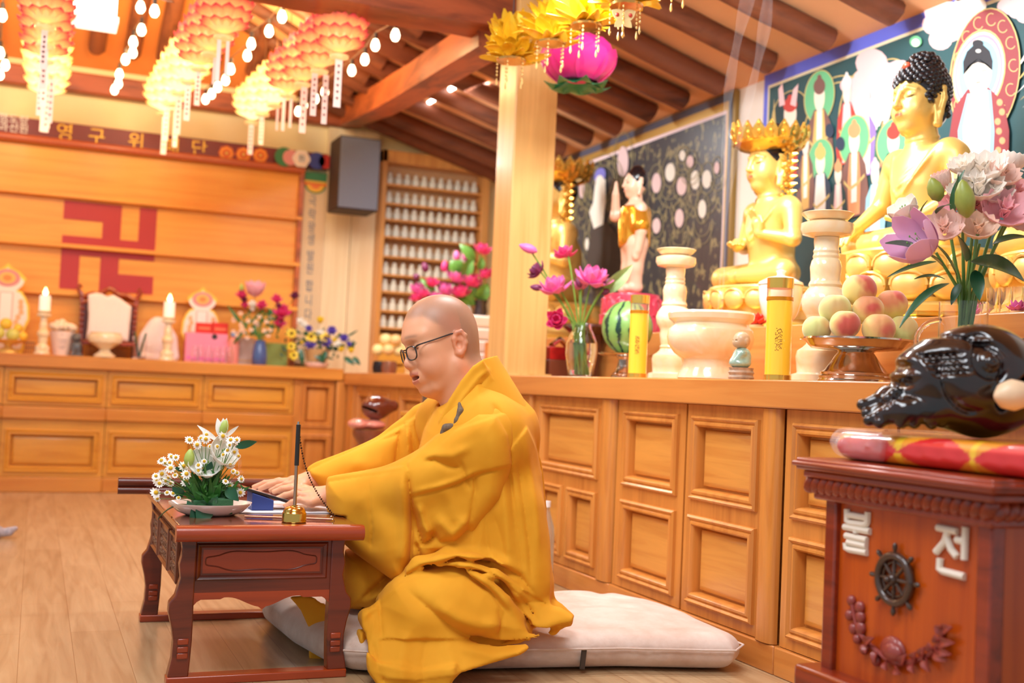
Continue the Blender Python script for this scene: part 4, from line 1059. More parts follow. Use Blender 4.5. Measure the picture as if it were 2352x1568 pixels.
# ---------------------------------------------------------------- things on the desk
TZ = DZT+.0006
def on(px, py, z=TZ): return at(px, py, Z=z)
# oval plate with a flower arrangement
pc = on(482, 1181)
t = thing('plate', 'shallow cream oval plate on the desk under the flower arrangement', 'plate', pc)
PLT = mat('cream_glaze', (238, 216, 204), .12, coat=.5)
b = B(); b.lathe([(.001, .004), (.05, .005), (.075, .014), (.098, .029), (.100, .030), (.099, .026), (.078, .008), (.058, .0), (.001, .0)], 40, cap=False, sy=.82); b.obj('dish', PLT, t)
fa = thing('flower_arrangement', 'flower arrangement of white lilies and small daisies in green foam on the plate', 'flowers', pc+np.array((0, 0, .006)))
LEAF = mat('leaf_green', (52, 112, 40), .35, var=.25, vs=30); LEAFD = mat('leaf_dark', (30, 84, 52), .3, var=.25, vs=20); LEAFL = mat('leaf_light', (96, 146, 56), .4, var=.2, vs=30)
STEM = mat('stem_green', (96, 136, 60), .4)
PETW = mat('petal_white', (250, 246, 236), .5, sss=.1); PETP = mat('petal_pink', (246, 176, 188), .5, sss=.1); DISK = mat('daisy_yellow', (232, 184, 30), .7, bump=.5, bs=900)
GOLDL = mat('petal_cream_pink', (250, 214, 200), .5, sss=.1)
FOAM = mat('floral_foam', (52, 96, 60), .95, bump=.4, bs=300)
fz = DZT+.007
B().box(on(482, 1184)[:3]*np.array((1, 1, 0))+np.array((.0, -.03, fz)), on(482, 1184)*np.array((1, 1, 0))+np.array((.05, .035, fz+.037))).obj('floral_foam', FOAM, fa, bev=.004, world=True)
c0 = on(470, 1181); B().box((c0[0]-.03, c0[1]-.02, fz), (c0[0]+.012, c0[1]+.03, fz+.03)).obj('floral_foam', FOAM, fa, bev=.004, world=True)
FD = np.linalg.norm(pc[:2]-EYE[:2])
cf = -RW[:, 2]
def fp(px, py, off=0.0):
    """point over the plate: off metres nearer the viewer than the plate's middle"""
    return dep(px, py, float((pc-EYE) @ cf)-off)
VD = _n(np.array((-pc[0], -pc[1], 0)))     # towards the viewer, level
def stem(b, a, c, r=.0011, sag=.0):
    a = np.array(a, float); c = np.array(c, float); b.tube([a+(c-a)*u+np.array((0, 0, sag*4*u*(1-u)*.5)) for u in (0, .25, .5, .75, 1)], r, 5)
def daisy(par, c, nrm, R=.011, disk=.0045, np_=11, mp_=PETW, md=DISK, name='daisy'):
    u, v, d = frame(nrm); b = B(); c = np.array(c, float); o0 = random.random()
    for k in range(np_):
        a = 2*PI*(k+o0)/np_; dr = u*math.cos(a)+v*math.sin(a)
        b.blade(c+dr*disk*.7, c+dr*R*random.uniform(.85, 1.05)-d*R*.12, R*.30, d, -.1, 3, .15, lambda t: .75+.5*math.sin(PI*t) if t < 1 else .4, .0005)
    o = b.obj(name, mp_, par, world=True)
    B().ball(c+d*.0012, (disk, disk, disk*.75), 10, 6, R=np.stack([u, v, d], 1)).obj('disk', md, o, world=True)
    return o
def lily(par, c, ax, L, W, n=6, open_=.55, m=PETW, name='lily', curl=.5, inner=True, stam=True):
    """trumpet of petals about the axis ax"""
    u, v, d = frame(ax); c = np.array(c, float); b = B()
    for ring in ((0, 1) if inner else (0,)):
        for k in range(n//2 if inner else n):
            a = 2*PI*(k+ring*.5)/(n//2 if inner else n)+.3; dr = u*math.cos(a)+v*math.sin(a)
            b.blade(c+dr*.004, c+d*L*math.cos(open_)+dr*L*math.sin(open_), W*(.8 if ring == 0 else 1.05), -dr*math.cos(open_)+d*math.sin(open_), -curl*.6, 8, .35, lambda t: .25+.9*math.sin(PI*(t**.8)*.95)**.9 if t < .98 else .08, .0008)
    o = b.obj(name, m, par, world=True)
    if stam:
        s = B()
        for k in range(5):
            a = 2*PI*k/5; dr = u*math.cos(a)+v*math.sin(a); e = c+d*L*.55+dr*L*.12; s.tube([c, e], .0006, 4); s.ball(e, (.0016, .0016, .0028))
        s.obj('stamen', LEAFL, o, world=True)
    return o
def bud(par, a, c, r, m, name='bud'):
    a = np.array(a, float); c = np.array(c, float); b = B(); d = c-a; L = np.linalg.norm(d)
    b.lathe([(r*.15, 0), (r*.75, L*.15), (r, L*.42), (r*.85, L*.68), (r*.4, L*.92), (r*.05, L)], 12, a, d)
    return b.obj(name, m, par, world=True)
base = fp(478, 1160)
# lilies
lily(fa, fp(468, 1076, .0), _n(VD*.8+MZ*.55+np.array((.1, 0, 0))), .058, .052, 8, .85, PETW)
lily(fa, fp(500, 1050, .0), _n(VD*.7+MZ*.5+np.array((.5, 0, 0))), .054, .048, 8, .85, PETW)
BUDG = mat('bud_green', (176, 196, 96), .45, var=.15, vs=40)
bud(fa, fp(432, 1072, .03), fp(438, 1030, .03), .013, BUDG); 
o = bud(fa, fp(509, 1000, .0), fp(520, 962, .0), .012, BUDG)
b = B()
for dx, w in ((-12, .02), (10, .018), (2, .02)): b.blade(fp(509, 1004, 0), fp(511+dx, 960, .002), w, VD, .15, 6, .3)
b.obj('lily_petals', PETW, fa, world=True)
b = B(); b.blade(fp(500, 1012), fp(453, 976), .012, VD, .2, 6, .3); b.blade(fp(515, 1005), fp(548, 978), .010, VD, -.2, 6, .3); b.obj('sepal', PETW, fa, world=True)
# daisies
rn = random.Random(5); st = B(); hd = []
DS = [(435, 1010, 1), (453, 1021, 1), (473, 1008, 1), (462, 1006, .8), (474, 998, .9), (512, 1001, 1.1), (530, 1010, 1), (538, 1016, .9), (544, 1010, .8), (483, 1025, .6), (499, 1025, .6), (513, 1044, .6), (523, 1034, .9), (539, 1038, .9), (527, 1022, .7), (548, 1047, .5), (371, 1057, 1), (379, 1063, .8), (390, 1062, .8), (393, 1048, .8), (404, 1050, .8), (392, 1075, 1.1), (422, 1070, 1.1), (428, 1088, 1.1), (428, 1106, 1.2), (402, 1091, .7), (372, 1088, 1.1), (358, 1093, .9), (361, 1102, 1.1), (366, 1110, 1), (385, 1098, .9), (380, 1104, .8), (392, 1110, .8), (358, 1131, 1.2), (384, 1131, .7), (397, 1133, .7), (361, 1145, .7), (456, 1068, .9), (469, 1059, .6), (456, 1080, .7), (529, 1068, 1), (528, 1116, 1), (552, 1131, 1), (554, 1100, .8), (545, 1086, .5), (436, 1073, .7), (518, 1105, .7), (536, 1082, .6), (410, 1143, .5)]
for px, py, k in DS:
    c = fp(px, py, rn.uniform(.005, .05)); hd.append(c)
    daisy(fa, c, _n(VD+MZ*rn.uniform(.1, .9)+MR*rn.uniform(-.6, .6)), .0112*k+.001, .0046*max(.8, k))
    stem(st, base+np.array((rn.uniform(-.015, .015), rn.uniform(-.01, .02), 0)), c, .0007, .01)
st.obj('stems', STEM, fa, world=True)
lf = B()
for k in range(46):
    a = rn.uniform(-1.15, 1.15); L = rn.uniform(.05, .12); o = base+MR*rn.uniform(-.03, .03)+VD*rn.uniform(-.01, .02)+MZ*rn.uniform(-.005, .02)
    tip = o+MR*math.sin(a)*L*.8+MZ*math.cos(a)*L*.8+VD*rn.uniform(-.03, .04)
    lf.blade(o, tip, rn.uniform(.008, .018), VD, rn.uniform(-.2, .2), 6, .2)
    for j in range(3):
        q = o+(tip-o)*(.4+.2*j); lf.blade(q, q+MR*rn.uniform(-.02, .02)+MZ*rn.uniform(-.004, .02), .005, VD, 0, 3, .1)
lf.obj('foliage', LEAF, fa, world=True)
lf = B()
lf.blade(fp(440, 1160, .03), fp(362, 1192, .05), .026, MZ, .3, 9, .2); lf.blade(fp(470, 1170, .05), fp(436, 1200, .075), .050, VD, .3, 8, .15); lf.blade(fp(478, 1162, .05), fp(452, 1195, .08), .045, VD, .2, 8, .15)
lf.blade(fp(540, 1026, .0), fp(590, 1014, .0), .020, VD, -.2, 7, .2); lf.blade(fp(520, 1120, .02), fp(548, 1150, .03), .028, VD, .2, 8, .2); lf.blade(fp(420, 1140, .02), fp(396, 1118, .03), .026, VD, .2, 8, .2); lf.blade(fp(470, 1105, .0), fp(486, 1060, .0), .030, VD, .1, 8, .2); lf.blade(fp(400, 1072, .0), fp(428, 1085, .0), .010, VD, .1, 5, .2)
lf.blade(fp(480, 1165, .04), fp(500, 1140, .05), .020, VD, .2, 6, .2); lf.blade(fp(445, 1172, .05), fp(430, 1150, .05), .018, VD, .2, 6, .2)
lf.obj('broad_leaves', LEAFD, fa, world=True)
# sheets of paper
p0 = [on(505, 1153), on(520, 1178), on(765, 1178), on(740, 1150)]
t = thing('paper_sheet', 'white paper sheet lying on the desk under the blue box', 'paper', (p0[0]+p0[2])/2)
b = B(); q = [np.array((x[0], x[1], TZ)) for x in p0]; b.add(q+[x+np.array((0, 0, .002)) for x in q], [(0, 1, 2, 3)[::-1], (4, 5, 6, 7)]+[(i, (i+1) % 4, 4+(i+1) % 4, 4+i) for i in range(4)])
b.obj('sheet', mat('paper_white', (246, 246, 250), .7), t, world=True)
# blue box and the phone leaning on it
a = on(578, 1172, TZ+.0025); c = on(628, 1172, TZ+.0025); d = c-a; d[2] = 0; w = np.cross((0, 0, 1), _n(d)); e = on(549, 1158, TZ+.0025)-a; L = np.linalg.norm(e[:2])
t = thing('blue_box', 'small dark blue box on the paper propping up the phone', 'box', (a+c)/2)
h0, h1 = .044, .026; wv = w*.075
vs = [a, c, c+wv, a+wv, a+MZ*h0, c+MZ*h1, c+wv+MZ*h1, a+wv+MZ*h0]
B().add(vs, [(0, 3, 2, 1), (4, 5, 6, 7), (0, 1, 5, 4), (1, 2, 6, 5), (2, 3, 7, 6), (3, 0, 4, 7)]).obj('box', mat('navy_board', (44, 62, 128), .5), t, bev=.002, world=True, smooth=False)
f0 = a+MZ*(h0+.003)-_n(d)*.030+wv*.05; f1 = c+MZ*(h1-.019)+_n(d)*.052+wv*.05; ax = _n(f1-f0); wd = w*.070
nn = np.cross(ax, w); nn = nn if nn[2] > 0 else -nn
# keep the phone clear of the box
f0 = f0+nn*.006; f1 = f1+nn*.006
t = thing('phone', 'slim dark phone leaning on the blue box under the man\'s fingers', 'phone', (f0+f1)/2)
b = B(); b.add([f0, f1, f1+wd, f0+wd, f0+nn*.007, f1+nn*.007, f1+wd+nn*.007, f0+wd+nn*.007], [(0, 3, 2, 1), (4, 5, 6, 7), (0, 1, 5, 4), (1, 2, 6, 5), (2, 3, 7, 6), (3, 0, 4, 7)])
b.obj('case', mat('phone_metal', (70, 62, 62), .25, metal=.8), t, bev=.0015, world=True, smooth=False)
b = B(); i = .003; g0, g1 = f0+nn*.0072+ax*i+w*i, f1+nn*.0072-ax*i+w*i; b.add([g0, g1, g1+wd*.92, g0+wd*.92, g0+nn*.0006, g1+nn*.0006, g1+wd*.92+nn*.0006, g0+wd*.92+nn*.0006], [(0, 3, 2, 1), (4, 5, 6, 7), (0, 1, 5, 4), (1, 2, 6, 5), (2, 3, 7, 6), (3, 0, 4, 7)])
b.obj('screen', mat('phone_glass', (200, 206, 214), .05, coat=1), t, world=True, smooth=False)
PHN = (f0, f1, wd, nn)
# brass pen stand: domed base, pen with black grip, ball chain to a loop
c = on(675, 1198)
t = thing('pen_stand', 'brass domed pen stand with a tall black gripped pen and a chain', 'pen stand', c)
BRASS = mat('brass', (214, 170, 86), .14, metal=1); STEEL = mat('steel', (190, 176, 166), .15, metal=1)
B().lathe([(.001, 0), (.0285, 0), (.0295, .002), (.0285, .004), (.0285, .021), (.027, .023), (.0265, .0235), (.0255, .028), (.021, .034), (.012, .0375), (.007, .038), (.007, .040), (.001, .040)], 32, c).obj('base', BRASS, t, world=True)
tip = dep(686, 968, float((c-EYE) @ cf)); ax = tip-(c+MZ*.038)
pn = B(); pn.cyl(c+MZ*.038, c+MZ*.038+ax*.48, .0042, .0046); po = pn.obj('pen', STEEL, t, world=True)
B().cyl(c+MZ*.038+ax*.48, c+MZ*.038+ax*.965, .0056, .0054).obj('grip', mat('rubber_black', (34, 34, 36), .5), po, world=True)
B().cyl(c+MZ*.038+ax*.965, c+MZ*.038+ax*1.0, .0036, .0030).obj('tip', STEEL, po, world=True)
lp = on(768, 1190)
ch = B(); q0 = c+MZ*.038+ax*.95; n = 40
for i in range(n):
    u = i/(n-1); p = q0+(lp+MZ*.006-q0)*u; p = p-MZ*(.05*u*(1-u)*1.0)-MR*(.018*math.sin(PI*u)); u2 = min(1, u+.02)
    ch.ball(p, (.0016, .0016, .0030) if i % 2 else (.0024, .0010, .0030), 6, 5)
ch.obj('chain', mat('chain_bronze', (92, 62, 44), .35, metal=.8), t, world=True)
# copper rod on the desk edge
a, e = on(567, 1189, TZ+.004), on(769, 1196, TZ+.004)
t = thing('copper_rod', 'thin coppery rod with an end loop lying behind the brass stand', 'rod', (a+e)/2)
off = np.array((0, .031, 0)); a = a+off; e = e+off
B().cyl(a, e, .0032).obj('rod', mat('copper', (190, 120, 96), .2, metal=1), t, world=True)
b = B(); b.tube([e+np.array((.004*math.cos(g), 0, .004*math.sin(g)+.004)) for g in np.linspace(0, 2*PI, 14)], .0009, 5); b.obj('loop', STEEL, t, world=True)
# clear acrylic stand behind the flowers
c = on(556, 1140)
t = thing('acrylic_stand', 'clear acrylic holder standing just right of the flower arrangement', 'stand', c)
GLS = mat('clear_glass', (255, 255, 255), .02, trans=1, ior=1.45)
b = B(); b.box((c[0]-.02, c[1], TZ), (c[0]+.03, c[1]+.03, TZ+.004)); b.box((c[0]-.012, c[1]+.012, TZ+.004), (c[0]-.004, c[1]+.018, TZ+.104)); b.box((c[0]-.016, c[1]+.004, TZ+.066), (c[0]+.002, c[1]+.026, TZ+.070)); b.obj('acrylic', GLS, t, world=True, smooth=False)
# ================================================================ donation box on the right
BXW = wood('box_wood', (196, 84, 14), (166, 60, 8), (30, 30, 1.6), rough=.32, coat=.2); BXD = wood('box_trim', (150, 52, 20), (104, 32, 13), (30, 2, 30), rough=.28, coat=.35)
FX = 1.35
ya_, yb_ = at(1895, 1300, X=FX)[1], at(2270, 1300, X=FX)[1]
ztop = at(1850, 1050, X=FX-.03)[2]
t = thing('donation_box', 'tall red brown wooden donation box with white Korean letters and a wheel', 'box', (FX+.2, (ya_+yb_)/2, 0))
BY0, BY1 = yb_-.005, ya_+.005
B().box((FX+.012, BY0+.012, .0), (1.742, BY1-.012, ztop-.07)).obj('body', BXW, t, smooth=False, world=True)
for y in (BY1-.03, BY0): B().box((FX, y, .02), (FX+.03, y+.03, ztop-.07)).obj('corner_post', BXD, t, bev=.004, world=True)
b = B()   # lid: stepped cornice with a rope moulding
for o, z0, z1 in ((.040, -.022, 0), (.046, -.016, -.006), (.030, -.036, -.022), (.016, -.075, -.060)): b.box((FX-o, BY0-o, ztop+z0), (1.744, min(BY1+o, 2.5), ztop+z1))
lid = b.obj('lid', BXD, t, bev=.004, world=True)
b = B(); n = 0
y = BY1+.024
while y > BY0-.024:
    b.ball((FX-.012, y, ztop-.048), (.018, .0125, .020), 10, 8, R=rot('X', .5)); y -= .0205
x = FX
while x < 1.735:
    b.ball((x, BY0-.012, ztop-.048), (.0125, .018, .020), 10, 8, R=rot('Y', .5)); x += .0205
b.obj('rope_moulding', BXD, lid, world=True)
zb = at(1845, 1528, X=FX-.03)[2]
b = B(); b.box((FX-.034, BY0-.034, zb-.045), (1.744, BY1+.034, zb)); b.box((FX-.022, BY0-.022, 0), (1.744, BY1+.022, zb-.045)); b.obj('base', BXD, t, bev=.008, world=True)
# letters
def on_box(px, py, o=0): return at(px, py, X=FX+.012-o)
def stroke(b, pts, r=.0062):
    b.tube([on_box(*p, .003) for p in pts], r, 8)
LET = mat('cream_letters', (240, 230, 214), .5)
b = B()
k = lambda x, y: (1880+x*.2985, 1100+y*.2985)
for s_ in ([(222, 230), (222, 320), (250, 338), (350, 352), (372, 345), (378, 330), (382, 252)], [(226, 272), (380, 300)], [(200, 366), (400, 404)], [(292, 386), (290, 415)], [(212, 434), (376, 470), (372, 516), (228, 484)], [(212, 490), (214, 528), (240, 542), (376, 566)]):
    stroke(b, [k(*p) for p in s_])
b.obj('letter', LET, t, world=True)
b = B()
for s_ in ([(918, 372), (1072, 404)], [(1000, 392), (975, 480), (905, 562)], [(990, 450), (1022, 540), (1068, 598)], [(1134, 368), (1124, 620)], [(1062, 466), (1130, 482)], [(938, 610), (932, 690), (958, 708), (1126, 752)]):
    stroke(b, [k(*p) for p in s_])
b.obj('letter', LET, t, world=True)
# eight-spoked wheel
wc = on_box(*k(610, 770)); rw = abs(on_box(*k(610, 560))[2]-on_box(*k(610, 985))[2])/2
WH = mat('dark_bronze_wood', (70, 46, 34), .3, coat=.4)
b = B(); P = lambda a, r, o=.006: np.array((FX+.012-o, wc[1]-math.cos(a)*r, wc[2]+math.sin(a)*r))
b.tube([P(2*PI*i/40, rw*.86, .008) for i in range(41)], rw*.15, 10, False); b.tube([P(2*PI*i/40, rw*.62, .006) for i in range(41)], rw*.05, 8, False)
for i in range(8):
    a = PI/4*i+PI/2; b.tube([P(a, rw*u, .008) for u in (.1, .2, .3, .45, .55, .7)], [rw*q for q in (.07, .10, .06, .09, .06, .06)], 8)
    b.tube([P(a, rw*u, .008) for u in (.98, 1.08, 1.16, 1.26, 1.33)], [rw*q for q in (.05, .075, .10, .09, .03)], 8)
b.ball(P(0, 0, .010), (.012, rw*.22, rw*.22)); b.ball(P(0, 0, .020), (.008, rw*.12, rw*.12)); b.obj('wheel', WH, t, world=True)
# carved garland
GR = mat('garland_red', (146, 58, 50), .4, coat=.3); b = B()
pts = [(255, 930), (275, 1040), (310, 1180), (400, 1280), (520, 1380), (620, 1420), (740, 1400), (850, 1350), (930, 1270), (965, 1150)]
b.tube([on_box(*k(*p), .004) for p in pts], .0045, 8)
rn = random.Random(2)
for x, y, r in ((320, 985, .011), (325, 1060, .011), (240, 1045, .010), (270, 1150, .010), (325, 1145, .012), (300, 1230, .009), (350, 1310, .009), (445, 1395, .010), (255, 935, .010)): b.ball(on_box(*k(x, y), .003), (.008, r, r))
for x, y, dx, dy in ((360, 1260, 60, -40), (380, 1280, -20, 60), (450, 1320, -20, 90), (520, 1400, 0, 70), (590, 1450, 30, 50), (640, 1430, 30, -80), (740, 1400, 0, -70), (720, 1410, 10, 80), (800, 1380, 10, -90), (820, 1370, 30, 110), (880, 1330, -40, -70), (890, 1320, 90, 80), (930, 1260, -40, -60), (930, 1250, 110, 10), (960, 1170, -70, -40), (960, 1160, 60, -20), (915, 1300, 100, 50)):
    b.blade(on_box(*k(x, y), .004), on_box(*k(x+dx, y+dy), .012), .016, (-1, 0, 0), .3, 6, .4, None, .003)
b.ball(on_box(*k(575, 1320), .002), (.010, .030, .024)); b.ball(on_box(*k(575, 1330), .008), (.010, .022, .015))
b.obj('carved_garland', GR, t, world=True)
# cushion wrapped in plastic
zt2 = ztop+.0008
s = SDF(); cy0, cy1 = at(2015, 1040, X=1.47)[1], .98
s.slab([(1.36, cy0-.02), (1.40, cy0+.02), (1.62, cy0+.015), (1.70, cy0-.05), (1.70, cy1), (1.36, cy1)], (0, 0, zt2+.026), (1, 0, 0), (0, 1, 0), .0255, .03, .01)
s.cone((1.42, cy0, zt2+.02), (1.44, cy0+.055, zt2+.032), .012, .006, .02)
s.crease([(1.36, cy0-.1, zt2+.03), (1.36, cy1, zt2+.03)], .01, .004)
for i in range(12): a = random.Random(i); y = cy0-.02-i*.045; s.crease([(1.345, y, zt2+.05), (1.36, y-.03, zt2+.02), (1.35, y-.05, zt2)], .007, .004)
t = thing('wrapped_cushion', 'red and yellow flower-pattern cushion in clear plastic on the donation box', 'cushion', (1.53, (cy0+cy1)/2, zt2))
me = s.mesh('cushion', .004, smooth=1)
yc = at(2140, 1040, X=1.36)[1]
def quilt(P):
    u = (P[:, 1]-yc)/.17; v = (P[:, 2]-(zt2+.024))/.028+(P[:, 0]-1.355)/.10*0; c = np.tile([lin(232), lin(148), lin(24)], (len(P), 1))
    f = ((u+1000.5) % 1.0)-.5; lens = np.abs(v) < 1.0*(1-(2*f)**2)**1.0
    c[lens] = [lin(214), lin(26), lin(30)]
    g = (np.abs(f) > .46) & ~lens; c[g] = [lin(240), lin(190), lin(30)]
    return c
color_attr(me, quilt)
put('cushion', me, mat_attr('quilt_cloth', .45, coat=.9), t, world=True)
s2 = SDF(); s2.slab([(1.35, cy0-.03), (1.39, cy0+.035), (1.62, cy0+.02), (1.64, cy0-.12), (1.352, cy0-.15)], (0, 0, zt2+.029), (1, 0, 0), (0, 1, 0), .0285, .03, .01)
s2.cone((1.40, cy0+.02, zt2+.03), (1.41, cy0+.05, zt2+.038), .014, .006, .02)
for i in range(9): a = random.Random(i+30); y = cy0+.03-i*.018; s2.crease([(1.34, y, zt2+.06), (1.35, y-.02, zt2+.03), (1.345, y+.01, zt2+.005)], .006, a.choice((-.003, .004)))
FILM = NT('plastic_film'); setp(FILM.b, Base_Color=(1, .95, .95, 1), Roughness=.12, Alpha=.22); FILM.b.inputs['Specular IOR Level'].default_value = 1
put('plastic_wrap', s2.mesh('plastic_wrap', .004), FILM.m, t, world=True)
# wooden fish
FISH = NT('dark_fish_lacquer'); nz = FISH.n('ShaderNodeTexNoise', Scale=14.0, Detail=4.0); FISH.l(FISH.coord(), nz.inputs[0])
FISH.l(FISH.ramp(nz.outputs[0], [(.35, rgb(16, 7, 6)), (.7, rgb(46, 20, 13))]), FISH.b.inputs['Base Color']); setp(FISH.b, Roughness=.2, Coat_Weight=.5, Coat_Roughness=.05); FISH = FISH.m
MD = float((at(2160, 950, X=1.46)-EYE) @ cf)
def fq(px, py, o=0.0): return dep(px, py, MD-o)
s = SDF()
s.ell(fq(2215, 878), (.105, .088, .088), .03, R=np.stack([_n(fq(2315, 840)-fq(2115, 920)), MW, np.cross(_n(fq(2315, 840)-fq(2115, 920)), MW)], 1))
s.ell(fq(2270, 880), (.085, .085, .088), .03); s.ell(fq(2290, 905, .0), (.07, .08, .07), .03)
s.ell(fq(2150, 880), (.075, .07, .065), .03)
s.cone(fq(2225, 915, .03), fq(2250, 945, .02), .05, .045, .03)
# tail and claws reaching left
s.chain([fq(2100, 880, -.02), fq(2060, 920, -.02), fq(2030, 935, -.02), fq(1996, 940, -.02)], [.045, .030, .020, .012], .015)
s.chain([fq(2190, 940, .045), fq(2140, 950, .045), fq(2080, 955, .04), fq(2040, 958, .03)], [.030, .024, .020, .016], .012)
for x0_, y0_, x1_, y1_, o in ((2040, 930, 1980, 938, -.01), (2045, 950, 1990, 958, .0), (2050, 955, 1995, 974, .02), (2060, 962, 2020, 980, .03), (2130, 952, 2140, 982, .055), (2110, 955, 2100, 980, .05), (2090, 958, 2070, 980, .045), (2150, 950, 2162, 978, .05)):
    s.chain([fq(x0_, y0_, o), fq((x0_+x1_)/2, (y0_+y1_)/2-4, o), fq(x1_, y1_, o)], [.012, .0105, .0085], .006); s.ell(fq(x1_, y1_, o), .0098, .003)
for x, y, o in ((2062, 905, .02), (2075, 925, .025), (2040, 925, .02), (2050, 915, .015), (2105, 940, .05), (2135, 940, .055), (2060, 940, .04), (2090, 935, .04)): s.ell(fq(x, y, o), .011, .005)
# mouth slot, carved scrolls and scales
s.box(fq(2330, 900, .06), (.05, .07, .012), .008, .006, -1, R=np.stack([_n(fq(2345, 870)-fq(2280, 925)), MW, np.cross(_n(fq(2345, 870)-fq(2280, 925)), MW)], 1))
def ring(px, py, rx, ry, wd, dp, n=16, a0=0, a1=2*PI, off=.09):
    pts = [(px+rx*math.cos(a0+(a1-a0)*i/n), py+ry*math.sin(a0+(a1-a0)*i/n)) for i in range(n+1)]
    o = fq(2200, 880); uvp = []
    for p in pts:
        d = ray(*p); q = EYE+d*(((o+MW*off-EYE) @ MW)/(d @ MW))-o; uvp.append((q @ MR, q @ MZ))
    s.crease(uvp, wd, dp, proj=(o, MR, MZ), zr=None)
for r in (16, 27, 38): ring(2280, 838, r, r*1.05, .0045, .008)
ring(2280, 838, 10, 11, .008, -.007)
for r in (12, 20, 28): ring(2112, 870, r*.8, r, .0045, .007)
ring(2270, 790, 22, 14, .004, .006); ring(2270, 790, 12, 7, .004, .006)
ring(2180, 850, 125, 75, .005, .009, 24, -2.6, .9); ring(2180, 850, 118, 68, .004, -.003, 24, -2.6, .9)
ring(2245, 860, 70, 95, .006, .009, 20, 1.2, 3.6)
for i in range(6):
    for j in range(4): ring(2150+i*13+j*5, 818+j*14-i*1.0, 8.5, 9.5, .0035, .0055, 8, 0, PI, .09)
t = thing('wooden_fish', 'large glossy dark carved wooden fish drum on the wrapped cushion', 'drum', fq(2200, 985))
me = s.mesh('body', .0026, smooth=1); put('body', me, FISH, t, world=True)
zmin = min(v.co.z for v in me.vertices)+origin_of(t)[2]
t.location.z += (zt2+.052)-zmin
c = fq(2326, 907, .13)
t = thing('mallet', 'wooden mallet with a pale round head beside the dark fish drum', 'mallet', c)
B().lathe([(.002, -.034), (.009, -.030), (.021, -.018), (.026, 0), (.022, .016), (.012, .026), (.004, .029), (.001, .034)], 24, c, MR*.9+MZ*.1-MW*.2).obj('head', mat('pale_wood', (240, 206, 168), .4, var=.05, vs=20), t, world=True)
B().cyl(c+MR*.02+MW*.0, c+MR*.16+MZ*.012, .005).obj('handle', mat('pale_wood_handle', (226, 186, 140), .4), t, world=True)
# ================================================================ offerings on the altar counter
def cl(px, X, z=CT):
    """spot on a level shelf: column px of the photo at depth X into the altar"""
    p = at(px, 860, X=X)
    for _ in range(6):
        q = RW.T @ (np.array((X, p[1], z))-EYE); y = 784-FPX*q[1]/-q[2]; p = at(px, y, X=X)
    return np.array((X, p[1], z+.0006))
def mpp(p): return float((np.array(p)-EYE) @ cf)/FPX      # metres per photo pixel there
MARB = NT('cream_marble'); nz = MARB.n('ShaderNodeTexNoise', Scale=9.0, Detail=5.0, Distortion=1.0); MARB.l(MARB.coord(), nz.inputs[0])
MARB.l(MARB.ramp(nz.outputs[0], [(.35, rgb(250, 214, 164)), (.5, rgb(252, 228, 188)), (.7, rgb(252, 236, 206))]), MARB.b.inputs['Base Color']); setp(MARB.b, Roughness=.16, Coat_Weight=.6, Subsurface_Weight=.15, Subsurface_Radius=(.03, .02, .01)); MARB = MARB.m
GOLD = mat('gold_leaf', (238, 194, 92), .25, metal=.85); GOLDM = mat('gold_paint', (242, 206, 118), .38, metal=.5)
SILV = mat('silver_plate', (206, 190, 176), .12, metal=1)
WAX = mat('white_wax', (252, 246, 230), .4, sss=.3)
def candlestick(label, p, s, grp, m=MARB):
    t = thing('candlestick', label, 'candlestick', p, group=grp)
    H = s
    def L(name, pr): return B().lathe([(r*H, z*H) for r, z in pr], 36).obj(name, m, t, ang=35)
    L('base', [(.001, 0), (.180, 0), (.186, .010), (.180, .045), (.150, .055), (.148, .060), (.152, .10), (.158, .150), (.150, .185), (.120, .205), (.100, .225), (.098, .235), (.001, .235)])
    L('stem', [(.001, .235), (.094, .236), (.100, .250), (.092, .265), (.098, .30), (.105, .345), (.100, .38), (.110, .40), (.128, .43), (.136, .475), (.126, .515), (.105, .545), (.092, .56), (.098, .575), (.092, .59), (.086, .60), (.088, .64), (.092, .68), (.084, .715), (.074, .73), (.078, .745), (.072, .76), (.076, .775), (.070, .79), (.074, .83), (.074, .855), (.001, .856)])
    L('cup', [(.001, .857), (.085, .857), (.140, .872), (.154, .90), (.152, .935), (.120, .948), (.085, .952), (.12, .962), (.152, .996), (.146, 1.0), (.09, .972), (.001, .97)])
    return t
pA = cl(1542, 1.99); hA = (847-546)*mpp(pA)
candlestick('cream marble candlestick behind the big marble bowl, without a candle', pA, hA, None)
pB = cl(1888, 1.99); hB = (872-480)*mpp(pB)
candlestick('tall cream marble candlestick beside the peach pile, without a candle', pB, hB, None)
# big incense bowl
p = cl(1628, 1.90); k = mpp(p)
t = thing('incense_bowl', 'large footed cream marble incense bowl on the altar counter', 'bowl', p)
b = B(); b.lathe([(r*k, z*k) for r, z in [(1, 0), (72, 0), (76, 3), (74, 12), (68, 22), (64, 34), (67, 46), (86, 60), (99, 78), (103, 96), (100, 114), (90, 124), (88, 128), (92, 132), (100, 138), (103, 150), (100, 155), (90, 153), (80, 130), (1, 110)]], 48, sx=.95); b.obj('bowl', MARB, t, ang=35)
b = B(); b.lathe([(.001, 128*k), (82*k, 130*k), (60*k, 136*k), (.001, 138*k)], 32, cap=False); b.obj('ash', mat('grey_ash', (196, 184, 166), .95, bump=.4, bs=200), t)
